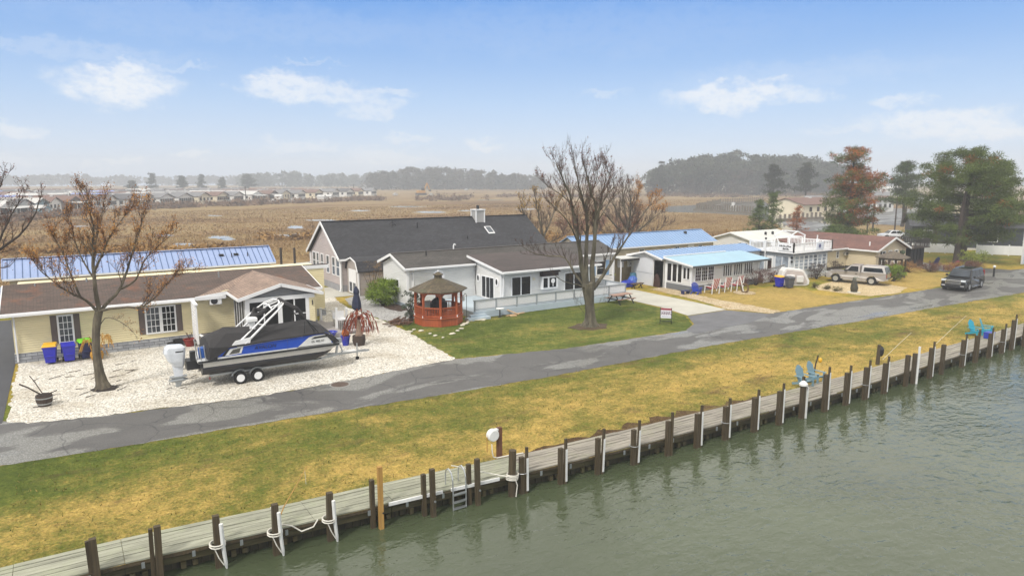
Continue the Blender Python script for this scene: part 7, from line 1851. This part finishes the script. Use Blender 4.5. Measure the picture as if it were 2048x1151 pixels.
for k,(a,b,c,dy) in enumerate((((1258,470),(1285,430),(1310,400),.8),((1258,475),(1290,450),(1320,425),-1.0),((1258,465),(1268,420),(1278,380),1.3),((1257,475),(1225,445),(1205,420),-.9),((1257,465),(1232,420),(1218,388),1.0),((1258,480),(1300,470),(1330,450),.4),((1257,460),(1262,415),(1258,375),-1.6),((1258,482),(1215,470),(1192,455),.3))):
    B5.limb([P(*a,Y0),P(*b,Y0,dy),P(*c,Y0,dy*1.6)],.15,.035,12,2,1.9,.2,11)
B5.build(t, BARK, TWIG); leaves(t,'orange_buds',B5.tips,2,.06,.12,BUD,10,lambda p: p.z > 6.3 and p.x > 59 and B5.q.random() < .75)
for k in range(5):
    x, y = at(1130+k*32, 476+rnd.uniform(-3,3)); 
    if k > 2: x += 1
    t = thing('canal_bush', ('russet bare bush on the marsh edge behind the blue roof, %s of five' % ORD[k]) , 'bush', (x,y,0), 0, 'russet bushes on the marsh edge'); Bq = Bare(60+k,.3,.5,.9,.014,.14)
    for j in range(7): a = rnd.uniform(0,6.28); Bq.limb([(x,y,0),(x+.5*math.cos(a),y+.5*math.sin(a),1.2),(x+1.3*math.cos(a),y+1.3*math.sin(a),2.0+rnd.random()*1.4)],.04,.014,6,1,1.0,.2,8,4)
    Bq.build(t, REDBARK, REDBARK, 'stems'); leaves(t,'dry_leaves',Bq.tips,2,.07,.15,BUDR,70+k)

def needles(name, C, Rr, k, L, w, mat, t, seed, up=.15):
    g = np.random.default_rng(seed); C = np.asarray(C, float); Rr = np.asarray(Rr, float); n = len(C)*k
    c = np.repeat(C, k, axis=0); r = np.repeat(Rr, k)
    d = g.normal(0,1,(n,3)); d[:,2] += up; d /= np.linalg.norm(d,axis=1)[:,None]
    a = g.random(n)**.5
    base = c + d*(r*a*.75)[:,None]*np.array([1,1,.58])
    tip = base + (d + g.normal(0,.35,(n,3)))*L
    s = np.cross(d, g.normal(0,1,(n,3))); s /= (np.linalg.norm(s,axis=1)[:,None]+1e-9)
    T = np.stack([base - s*w/2, base + s*w/2, tip], 1) - np.array(t.location)
    return soup(name, T, mat, t)
def pine(t, top, seed, spread, low, nwh=14, lean=0.0, dens=1.0, shape=None, brown=None, trunk_r=.34, mats=(PINE,PINEO), k=34, L=.34, w=.07, clump=.75, bark=BARKD, base=None, sub=3):
    q = random.Random(seed); bx, by_, bz = base or (t.location.x, t.location.y, t.location.z)
    m = MB(); pts = [Vector((bx + lean*s*s + q.uniform(-.1,.1), by_ + q.uniform(-.1,.1), bz - .1 + (top-bz)*s)) for s in np.linspace(0,1,9)]
    m.tube(pts, [trunk_r*(1.15-.95*s) for s in np.linspace(0,1,9)], 9)
    A_, Ab, Ra, Rb = [], [], [], []
    for i in range(nwh):
        s = low + (1-low)*(i+q.random()*.7)/nwh; zc = bz + (top-bz)*s
        f = s*8; k0 = min(7,int(f)); pc = pts[k0].lerp(pts[k0+1], f-k0)
        rad = spread*(shape(s) if shape else (1.05-s)**.6)
        for j in range(q.choice((3,4,5)) if s < .92 else 3):
            a = q.uniform(0,2*PI); l = rad*q.uniform(.55,1.1); e = pc + Vector((math.cos(a)*l, math.sin(a)*l, l*q.uniform(-.02,.3)))
            mid = pc.lerp(e,.5) + Vector((0,0,-.06*l+q.uniform(-.1,.1)))
            m.tube([pc,mid,e],[max(.03,trunk_r*.28*(1.1-s)),.04,.02],5,cap=False)
            for u in np.linspace(.35,1.05,max(2,int(l*1.15*dens))):
                for _ in range(sub):
                    c = pc.lerp(e,u) + Vector((q.gauss(0,.42),q.gauss(0,.42),q.gauss(.12,.17)))*min(1.2,.5+l*.25)
                    r_ = clump*q.uniform(.6,1.15)
                    if brown and brown(c, q): Ab.append(c); Rb.append(r_)
                    else: A_.append(c); Ra.append(r_)
    m.build('trunk', bark, t)
    if A_: needles('crown', [tuple(c) for c in A_], Ra, k, L, w, mats[0], t, seed+1)
    if Ab: needles('browned_crown', [tuple(c) for c in Ab], Rb, k, L, w, mats[1], t, seed+2)
# browning pine behind the tan house
px_, py_ = 98.5, 57.8
t = thing('browning_pine', 'tall pine with rust-brown upper boughs behind the tan house roof', 'tree', (px_,py_,0))
pine(t, 14.4, 5, 5.6, .12, 22, .2, 1.1, lambda s: (.95-.5*s if s < .8 else .65*(1.12-s)/.32)*(.85+.15*math.sin(s*23)), lambda c,q: (c.x-px_)*.8-(c.y-py_)*.6 > -1.2 and c.z > 3.5 and q.random() < .5 or (c.z > 8 and q.random() < .38), .38, (PINEB,PINEO), 44, clump=.9, w=.085)
# the pair of big pines
t = thing('big_pine', 'huge dark green pine with two trunks beside the lane bend', 'tree', (90.5,38.6,0))
SHP = lambda s: (1.0 if s < .55 else .25+1.67*(1-s))*(.8+.2*math.sin(s*19))
pine(t, 13.7, 15, 7.2, .15, 17, .3, 1.0, SHP, lambda c,q: q.random() < .03, .42, (PINEB,PINEO), 60, clump=.95, L=.34, w=.07)
m = MB(); m.tube([(88.3,38.2,-.1),(88.5,38.2,3),(88.9,38.3,6.5),(89.6,38.4,9)],[.38,.3,.22,.1],9); m.build('second_trunk', BARKD, t)
x, y = at(1985,498); t = thing('tall_pine', 'hazier pine standing right of and behind the huge dark pine', 'tree', (x,y,0)); pine(t, 12.6, 18, 5.0, .3, 14, .2, 1.0, SHP, None, .32, (PINEB,PINEO), 36, clump=1.0, w=.1)
x, y = at(1868,500); t = thing('tall_pine', 'loose open-crowned pine left of the huge dark pine top', 'tree', (x,y,0)); pine(t, 13.8, 19, 4.6, .45, 10, .3, .8, SHP, None, .3, (PINEB,PINEO), 30, clump=.85)
t = thing('hazy_pine', 'misty grey-green pine farther back left of the huge pine', 'tree', (150,76,0)); pine(t, 13.8, 25, 4.6, .32, 13, 0, .8, SHP, None, .34, k=30, clump=1.1, L=.5, w=.12)
for i,(x,y,zt,lab) in enumerate(((98.5,73.5,6.5,'small green pine on the canal bank, shorter one of a pair'),(102,73.5,7.9,'slim green pine on the canal bank, taller one of a pair'))):
    t = thing('young_pine', lab, 'tree', (x,y,0)); pine(t, zt, 30+i, 2.4, .1, 11, 0, .8, lambda s: (1.05-s)*.95+.05, None, .13, (PINEY,PINEO), 24, .3, .08, .45, sub=2)
t = thing('orange_sapling', 'thin rust-orange conifer right of the young pines', 'tree', (103,69.5,0)); pine(t, 5.6, 33, 1.9, .25, 9, 0, .7, lambda s: (1.05-s)*.9+.12, None, .1, (PINEO,PINEO), 18, .26, .06, .35, sub=2)
t = thing('low_conifer', 'low green conifer under the browning pine', 'shrub', (92,56,0)); pine(t, 3.4, 34, 2.6, .05, 8, 0, .9, lambda s: 1.05-s*.7, None, .12, (PINEY,PINEO), 30, .3, .08, .5)

# shrubs
def shrub(name, lab, x, y, z0, r, h, mat, seed, n=40, k=26, L=.12, w=.05, cat='shrub', loose=1.0, group=None):
    t = thing(name, lab, cat, (x,y,z0), 0, group); q = random.Random(seed); C, Rr = [], []
    m = MB()
    for i in range(n):
        a = q.uniform(0,2*PI); u = q.random()**.5; hh = q.uniform(.15,1); rr = r*u*(math.sin(min(1,hh*1.15)*PI*.75)*.6+.5); c = Vector((x+rr*math.cos(a), y+rr*math.sin(a), z0+h*hh)); C.append(tuple(c)); Rr.append(r*.3*loose)
        if i % 3 == 0: m.tube([(x+q.uniform(-.1,.1),y+q.uniform(-.1,.1),z0),(x+rr*.5*math.cos(a),y+rr*.5*math.sin(a),z0+h*hh*.55),tuple(c)],[.03,.02,.008],4,cap=False)
    m.build('stems', BARKD, t); needles('foliage', C, Rr, k, L, w, mat, t, seed, .5)
    return t
shrub('green_bush','bright green feathery bush at the corner of the white house',21.0,50.6,0,1.15,1.9,SHRUB,3,80,60,.26,.05)
shrub('holly_tree','narrow glossy evergreen beside the gazebo',20.3,43.9,0,.62,2.1,SHRUBD,4,55,30,.1,.06)
t = thing('mulch_bed','dark brown mulch bed along the white house wall','mulch',(21.4,49.5,0)); MB().blob((21.4,49.3,.02),(.75,1.9,.1),18,5,jit=.15).build('mulch', pm('brown_mulch','#3b2a21',.95,var=.3,vs=6), t)
shrub('tan_shrub','thin tan winter shrub by the taupe shed',21.9,55.0,0,.9,3.2,STRAW,5,50,10,.2,.018,loose=.8)
shrub('round_bush','rounded green bush behind the silver pickup',68.4,35.1,0,.95,1.5,SHRUB,6,55,34,.14,.07)
shrub('lime_bush','yellow-green bush at the foot of the huge pine',85.5,35.2,0,1.3,2.0,pm('lime_leaf','#6f7f24',.8,var=.35,vs=2,col2='#98a03a'),7,50,30,.16,.08)
shrub('small_bush','small green bush on the yellow lawn left of the suv',76.3,32.9,0,.6,.6,SHRUB,8,26,26,.14,.06)
for i,(px,py,r_,h_,lab) in enumerate(((1555,566,1.1,1.3,'purple-brown twiggy barberry left of the blue bin'),(1525,572,1.2,1.5,'purple-brown twiggy barberry by the sunroom corner'),(1490,573,.9,.9,'reddish barberry behind the right striped chair'),(1417,580,.7,1.0,'reddish barberry behind the left striped chair'))):
    x, y = at(px,py); shrub('barberry',lab,x,y+.8,0,r_,h_,REDBARK,40+i,50,30,.22,.025,group='barberries along the sunroom')
shrub('dark_shrub','dark twiggy shrub at the left end of the roof-deck house front',63.5,40.2,0,.9,1.5,pm('dark_plum_leaf','#2f2322',.85,var=.3,vs=3,col2='#4a3632'),50,50,24,.2,.03)
shrub('dark_shrub','dark twiggy shrub at the right end of the roof-deck house front',66.2,39.9,0,.7,1.6,pm('dark_plum_leaf','#2f2322'),51,40,20,.22,.025)
for i,(px,py) in enumerate(((1630,575),(1654,578),(1675,582))):
    x, y = at(px,py); shrub('tuft',('small dry grass tuft beside the sandy drive, %s of three' % ORD[i]),x,y,0,.35,.35,pm('olive_tuft','#55502a',.9,var=.3,vs=4),55+i,14,20,.2,.03,cat='grass tuft',group='tufts by the sandy drive')
for i,(x,y) in enumerate(((74.5,38.6),(76.5,37.6),(78.7,36.6),(80.6,35.2),(82.8,34.0))):
    shrub('russet_grass',('clump of russet ornamental grass in the bed by the black porch, %s from left' % ORD[i]),x,y,0,1.0,1.0,pm('russet_grass','#7d5a35',.9,var=.3,vs=3,col2='#a97f4a') if i % 2 else pm('plum_grass','#5f3d30',.9,var=.3,vs=3,col2='#7f5a45'),80+i,40,26,.3,.03,cat='grass clump',group='russet grasses by the black porch')
shrub('trellis_plant','thin climbing plant on the tan house wall',73.9,39.0,0,.35,1.9,SHRUBD,90,26,14,.12,.05)

# ------------------------------------------------------------------ the far shore
HW = pm('far_white_wall','#d6d4d0',.7,var=.06,vs=.3); HC = pm('far_cream_wall','#cfc4ab',.7,var=.08,vs=.3); HG = pm('far_grey_wall','#b1b0ae',.7,var=.08,vs=.3); HT = pm('far_teal_wall','#7d97a3',.7,var=.08,vs=.3); HD = pm('far_brown_wall','#5b4a40',.8,var=.1,vs=.3)
RG = pm('far_grey_roof','#6f6e70',.8,var=.12,vs=.5); RB = pm('far_brown_roof','#6b5046',.8,var=.12,vs=.5); RW = pm('far_white_roof','#b9b8b5',.7,var=.08,vs=.5); RBL = pm('far_blue_roof','#7689c4',.5,var=.08,vs=.5); RD = pm('far_dark_roof','#4d4b4e',.8,var=.1,vs=.5)
def home_proto(kind):
    wall, roof, wl_, rf_, style = kind
    t = bpy.data.objects.new('mobile_home', None); COL.objects.link(t)
    w, l = 8.0, 17.0
    m = MB(); gable_y(m,-w/2,w/2,0,l,0,2.9,4.3); m.build('wall', wall, t, world=False)
    m = MB(); roof_y(m,-w/2-.35,w/2+.35,-.6,l+.4,2.95,4.5,t=.14); m.build('roof', roof, t, world=False)
    m = MB(); 
    if style == 'porch':
        for k in range(6): m.box(-3.5+k*1.2,-2.5+k*1.2,-.05,-.001,1.2,2.5)
        m.build('porch_screen', SCREEN, t, world=False); MB().box(-w/2-.02,w/2+.02,-.09,-.052,.85,1.05).build('porch_rail', HW, t, world=False)
    elif style == 'windows':
        for k in range(3): m.box(-3.2+k*2.4,-2.0+k*2.4,-.05,-.001,1.2,2.3)
        m.build('window', GLASS, t, world=False); MB().box(2.6,3.4,-.06,-.001,.2,2.2).build('door', HW, t, world=False)
    else:
        m.box(-3.5,3.5,-.05,-.001,1.0,2.6); m.build('porch_screen', SCREEN, t, world=False)
        m = MB(); m.slab((-4.2,-3,2.5),(4.2,-3,2.5),(4.2,0,2.9),(-4.2,0,2.9),.1)
        for x in (-3.9,0,3.9): m.box(x-.06,x+.06,-2.9,-2.78,0,2.45)
        m.build('porch_roof', RW, t, world=False)
    m = MB()
    for k in range(4): m.box(-w/2-.05,-w/2-.001,2+k*3.6,3.2+k*3.6,1.2,2.3)
    m.build('side_window', GLASS, t, world=False)
    m = MB(); m.box(-.6,.6,6,6.8,4.2,4.7); m.build('roof_vent', RW, t, world=False)
    return t
KINDS = [(HW,RG,'white','grey','porch'),(HW,RB,'white','brown','windows'),(HC,RB,'cream','brown','porch'),(HG,RD,'grey','dark','awning'),(HW,RD,'white','dark','porch'),(HC,RG,'cream','grey','windows'),(HW,RW,'white','pale','awning'),(HG,RBL,'grey','blue','windows'),(HT,RW,'teal','pale','windows'),(HD,RB,'brown','brown','awning')]
PROT = [None]*len(KINDS)
dxm, dym = (144/180.0, 109/180.0)                      # direction of the far waterfront
ra_ = math.atan2(dym, dxm)
STY = {'porch':'screened porch','windows':'gable windows','awning':'lean-to porch'}
cnt = {}
def home(k, x, y, rz, where, s=(1,1,1)):
    wall, roof, wl_, rf_, style = KINDS[k]
    lab = '%s home, %s roof, %s, %s' % (wl_, rf_, STY[style], where)
    if PROT[k] is None:
        t = home_proto(KINDS[k]); t.location = (x,y,-.03); t.rotation_euler = (0,0,rz); t.scale = s; tag(t,lab,'mobile home','mobile homes across the marsh'); PROT[k] = t; return t
    return dup(PROT[k], (x,y,-.03), rz, lab, 'mobile homes across the marsh', s)
q = random.Random(77)
FR = [(18,436,6),(52,432,3),(85,428,8),(112,424,1),(150,421,9),(185,419,1),(225,417,4),(268,414,3),(297,412,5),(335,411,0),(372,409,0),(410,407,5),(447,405,2),(478,404,0),(515,402,6),(548,400,9),(572,399,5),(604,398,0),(638,396,2),(672,394,0),(700,393,4),(722,392,2),(748,391,0)]
for i,(px,py,k) in enumerate(FR):
    x, y = at(px,py); home(k,x,y,ra_+q.uniform(-.06,.06)+(.5 if i < 8 else .15),'%s from left in the waterfront row' % ORD[i], (1.05,1,1.05))
x0_, y0_ = at(40,425); x1_, y1_ = at(745,390)
for row in range(1,8):
    n = (18,16,15,13,12,11,10)[row-1]
    for j in range(n):
        u = (j+.5)/n; off = row*24 + (row*row)*1.8
        x = x0_+(x1_-x0_)*u*1.0 - dym*off + q.uniform(-3,3); y = y0_+(y1_-y0_)*u + dxm*off + q.uniform(-3,3)
        if row > 4 and u > .72: continue
        k = q.choice((0,1,2,3,4,5,6,6,7,1,5))
        home(k,x,y,ra_+q.choice((.15,.15,PI/2+.2))+q.uniform(-.1,.1),'%s from left, %s row behind the waterfront' % (ORD[j],ORD[row-1]),(1,1,1))
for i,(px,py,k,rz,lab) in enumerate(((1640,428,2,1.2,'alone at the lagoon left of the browning pine'),(1770,424,1,-.35,'facing us between the browning pine and the utility poles'),(1712,420,0,-.3,'half hidden behind the browning pine'),(1240,372,6,.2,'far off between the bare maple and the wood'),(1218,371,6,.1,'far off just right of the bare maple'),(1072,368,6,.3,'far off just left of the bare maple'),(755,376,0,.4,'under the trees at the far end of the marsh'),(795,378,0,.5,'right of its twin under the far trees'),(1835,405,5,-.3,'behind the hazy pine'),(1955,425,6,-.4,'behind the huge pine at right'),(2020,430,5,-.4,'at the right edge beyond the dark house'),(1790,385,6,-.3,'far off above the white house roof'))):
    x, y = at(px,py); home(k,x,y,rz+ra_*.0+.4,lab,(1.3,1,1.1) if k in (1,2) else (1,1,1))
# small sheds, dinghies and the digger on the far waterfront
for i,(px,py,c,lab) in enumerate(((565,402,HW,'little white shed on the far waterfront, left one'),(650,403,HW,'little white shed on the far waterfront, middle one'),(664,402,HW,'little white shed on the far waterfront, right one'),(96,432,HT,'teal garden shed at the left end of the far waterfront'))):
    x, y = at(px,py); t = thing('small_shed',lab,'shed',(x,y,-.03),ra_+.3,'far sheds'); m = MB(); gable_y(m,-1.6,1.6,0,3,0,2.2,2.9); m.build('wall',c,t,world=False); m = MB(); roof_y(m,-1.8,1.8,-.2,3.2,2.25,3.05,t=.1); m.build('roof',RW,t,world=False); MB().box(-.5,.5,-.04,-.001,.1,1.9).build('door',HG,t,world=False)
for i,(px,py,lab) in enumerate(((547,406,'white dinghy drawn up on the far bank, left one'),(608,405,'white dinghy drawn up on the far bank, middle one'),(585,405,'white dinghy drawn up on the far bank, right of centre'),(790,391,'white boat alone on the far marsh edge'),(932,381,'pale boat hull out on the marsh'),(862,544*0+392,'white skiff beside the digger'))):
    x, y = at(px,py); t = thing('dinghy',lab,'boat',(x,y,.0),ra_+q.uniform(-.3,.3),'far dinghies'); rings = []
    for xx, w, z0 in ((-2.6,.1,.5),(-1.8,.7,.15),(0,.95,.0),(2.4,.85,.0)): rings.append([(xx,-w,1.1),(xx,-w*.7,z0),(xx,w*.7,z0),(xx,w,1.1)])
    MB().loft(rings).build('hull', HW, t, world=False); MB().box(-.4,1.0,-.5,.5,1.1,1.8).build('console', HG, t, world=False)
x, y = at(842,390); t = thing('excavator','small yellow excavator working at the marsh edge','excavator',(x,y,0)); YM = pm('machine_yellow','#b8842a',.5)
MB().box(-3,3,-2,2,.1,1.3).build('tracks',BLACK,t,world=False); MB().box(-2.4,2.4,-1.8,1.8,1.3,2.9).build('house',YM,t,world=False,bevel=.1); MB().box(.2,1.9,-1.7,0,2.9,4.6).build('cab',GLASS,t,world=False,bevel=.1)
m = MB(); m.beam((2.2,.5,2.2),(4.6,.5,7.5),.7,.7); m.beam((4.6,.5,7.5),(6.4,.5,3.2),.55,.55); m.build('boom',YM,t,world=False); MB().box(5.9,7.1,-.2,1.2,2.2,3.3).build('bucket',DKMETAL,t,world=False,bevel=.1)
# lagoon wharf with its posts
def wharf(lab, pa, pb, n, h, nm='wharf'):
    a, b = at(*pa), at(*pb); t = thing(nm, lab, 'dock', (a[0],a[1],0), 0, 'lagoon docks')
    MB().beam((a[0],a[1],.2),(b[0],b[1],.2),2.2,.5).build('decking', planks('far_dock_timber','#4f473d','#726858','x'), t)
    for i in range(n):
        u = i/(n-1); x, y = a[0]+(b[0]-a[0])*u, a[1]+(b[1]-a[1])*u; MB().box(x-.2,x+.2,y-.2,y+.2,-.1,h*rnd.uniform(.9,1.1)).build('post', pm('far_post','#6a6154',.9), t)
wharf('curving far-side dock of the lagoon with many posts',(1393,420),(1440,410),18,2.3); wharf('long near-side dock of the lagoon with many posts',(1393,421),(1505,427),24,2.2); wharf('far dock of the lagoon running right',(1441,409),(1525,404),20,2.2)
x, y = at(1466,417); t = thing('moored_skiff','white skiff moored inside the lagoon dock','boat',(x,y,-.02),.5); MB().loft([[(-3,-.1,1),(-3,-.1,.6),(-3,.1,.6),(-3,.1,1)],[(-1,-1,1),(-1,-.7,.1),(-1,.7,.1),(-1,1,1)],[(2.6,-1,1),(2.6,-.8,.1),(2.6,.8,.1),(2.6,1,1)]]).build('hull',HW,t,world=False); MB().box(-.3,.9,-.5,.5,1,2.1).build('console',HG,t,world=False)
wharf('short timber dock on the lagoon behind the young pines',(1560,441),(1640,437),10,1.6)

# woods: many separate leafy crowns on stems, too many to count
def wood(name, trees, mats, seed, face=.9, per=240, trunk=True, bark=None, lowc=.3):
    g = np.random.default_rng(seed); T = []; m = MB()
    for (x,y,h,r) in trees:
        n = per; nb = g.integers(5,9)
        cs = np.stack([g.normal(0,r*.42,nb), g.normal(0,r*.42,nb), g.uniform(lowc,.95,nb)*h],1); rs = r*g.uniform(.35,.6,nb)
        i = g.integers(0,nb,n); d = g.normal(0,1,(n,3)); d /= np.linalg.norm(d,axis=1)[:,None]; d[:,2] = np.abs(d[:,2])*.9-.25
        c = cs[i] + d*(rs[i]*g.uniform(.6,1,n))[:,None]*np.array([1,1,.8]); c[:,2] = np.minimum(c[:,2], h)
        T.append(c[:,None,:] + g.normal(0,face,(n,3,3)) + np.array([x,y,0]))
        if lowc < .2:
            k_ = per//4; c2 = np.stack([g.normal(0,r*.8,k_), g.normal(0,r*.8,k_), g.uniform(0,.5,k_)*h],1); T.append(c2[:,None,:] + g.normal(0,face,(k_,3,3)) + np.array([x,y,0]))
        if trunk: m.tube([(x,y,-.1),(x+g.normal(0,.3),y,h*.75)],[.32,.15],4,cap=False)
    o = tag(soup(name, np.concatenate(T), mats), kind='stuff')
    if trunk: m.build('trunks', bark or WOODF, o)
    return o
def belt(pxs, py0, depth, n, htop, seed, jit=.12):      # trees scattered behind a base line seen at (px,py0)
    g = random.Random(seed); out_ = []
    for i in range(n):
        px = g.uniform(*pxs); x, y = at(px, py0); s = 1 + depth*g.random()**1.3
        x, y = x*s, y*s; d = (x*math.cos(AZ)+y*math.sin(AZ))
        zt = H + (HZ - htop(px))/F*d
        h = max(5, zt*g.uniform(1-jit*1.6,1+jit*.25)); out_.append((x,y,h,h*.3*g.uniform(.7,1.2)+1.2))
    return out_
def ridge(px):
    P_ = [(1280,352),(1300,338),(1325,330),(1340,322),(1400,311),(1470,304),(1540,308),(1610,314),(1670,322),(1700,330)]
    for (a,za),(b,zb) in zip(P_,P_[1:]):
        if a <= px <= b: return za+(zb-za)*(px-a)/(b-a)
    return 340
wood('pine_wood', belt((1296,1690),391,.25,170,ridge,3), PINEF, 11, .75, 300)
wood('wood_edge', belt((1300,1690),390.5,.12,90,lambda p: ridge(p)+26,4), WOODF, 12, .7, 200, True, None, .12)
def rid2(px):
    P_ = [(470,352),(520,348),(560,341),(610,345),(640,350),(660,345),(720,346),(760,344),(820,337),(870,334),(930,338),(970,343),(1000,347),(1060,350),(1090,353)]
    for (a,za),(b,zb) in zip(P_,P_[1:]):
        if a <= px <= b: return za+(zb-za)*(px-a)/(b-a)
    return 352
wood('marsh_edge_wood', belt((740,1085),379.5,.25,120,rid2,5), WOODF, 13, 1.1, 240, True, None, .12)
wood('middle_wood', belt((480,770),374,.25,70,rid2,6), PINEF, 14, 1.3, 240, True, None, .15)
def rid3(px): return 352 - 3*math.sin(px*.012) - 2*math.sin(px*.05+1)
wood('far_wood', belt((-500,520),370,.3,230,rid3,7), WOODF, 15, 1.7, 170, False, None, .1)
wood('far_wood', belt((-120,560),366,.2,130,lambda p: 353-2*math.sin(p*.02),17), WOODF, 25, 2.0, 170, False, None, .1)
wood('far_wood', belt((1080,1310),367,.3,60,lambda p: 348+3*math.sin(p*.06),8), WOODF, 16, 1.7, 170, False, None, .1)
wood('far_wood', belt((1680,2180),372,.3,90,lambda p: 357-4*math.sin(p*.02),9), WOODF, 17, 1.5, 170, False, None, .1)
wood('far_wood', belt((380,1100),366,.4,110,lambda p: 350-2*math.sin(p*.03),10), WOODF, 18, 2.0, 150, False, None, .1)
for i,(px,py,zt,r_,lab) in enumerate(((305,383,346,3.2,'tall hazy pine standing among the far homes at left'),(365,384,352,3.4,'broader hazy pine among the far homes, right of the tall one'),(405,382,350,3.2,'hazy tree among the far homes left of the dark clump'),(497,381,349,6,'dark rounded tree at the left end of the middle wood'),(265,386,362,3.5,'small hazy tree among the far homes at left'),(445,382,356,3,'faint tree between the far homes and the dark rounded one'))):
    x, y = at(px,py); d = x*math.cos(AZ)+y*math.sin(AZ); h = H+(HZ-zt)/F*d; t = thing('far_tree',lab,'tree',(x,y,-.03),0,'single trees among the far homes'); pine(t,h,200+i,r_*1.3,.2,9,0,.7,lambda s: (1.05-s)**.5,None,.35,(PINEF,PINEF),20,.9,.4,1.2,sub=2)
for i,(px,py,h,lab) in enumerate(((1545,415,15,'tall misty pine in front of the wood, left of two'),(1610,412,16,'tall misty pine in front of the wood, right of two'),(1320,392,16,'open-crowned tree at the left end of the wood'))):
    x, y = at(px,py); t = thing('misty_pine',lab,'tree',(x,y,-.03),0,'misty pines by the wood'); pine(t,h if i < 2 else 20,220+i,4.2,.35,10,0,.7,SHP,None,.35,(PINEF,PINEF),26,.7,.25,1.2,sub=2)
# scrub along the far waterfront and on the marsh
def scrub(name, pts, seed, mat, size=.35, per=60):
    g = np.random.default_rng(seed); T = []
    for x,y,r,h in pts:
        c = g.normal(0,1,(per,3))*np.array([r*.6,r*.6,h*.35]) + np.array([x,y,h*.45]); c[:,2] = np.abs(c[:,2]); T.append(c[:,None,:]+g.normal(0,size,(per,3,3)))
    return tag(soup(name, np.concatenate(T), mat), kind='stuff')
g = random.Random(6); pts = []
for i in range(150):
    px = g.uniform(300,760); py = 414-(px-300)*.036+g.uniform(-1,4); x,y = at(px,py); pts.append((x,y,g.uniform(1.5,3.5),g.uniform(.8,2.2)))
for i in range(60):
    px = g.uniform(-10,300); py = 442-(px)*.085+g.uniform(-1,3); x,y = at(px,py); pts.append((x,y,g.uniform(1.2,2.5),g.uniform(.6,1.6)))
for i in range(30): px = g.gauss(900,30); x,y = at(px,g.uniform(393,402)); pts.append((x,y,g.uniform(1,3),g.uniform(.8,2.4)))
for i in range(120): px = g.uniform(1000,1700); x,y = at(px,391+g.uniform(0,4)); pts.append((x,y,g.uniform(2,4),g.uniform(.8,2.2)))
scrub('marsh_scrub', pts, 5, pm('scrub_twig','#5b4636',.9,var=.3,vs=.2,col2='#86684d'))
pts = []
for i in range(170):
    px = g.uniform(-20,1700); x,y = at(px,min(525,at(px,400)[1]*0+ (508 if px < 520 else 480)+g.uniform(-6,5))); pts.append((x,y+2,g.uniform(.8,1.8),g.uniform(.4,1.0)))
scrub('reed_bank', pts, 6, pm('reed_straw','#8d6a38',.9,var=.35,vs=.3,col2='#b58d50'), .22, 70)
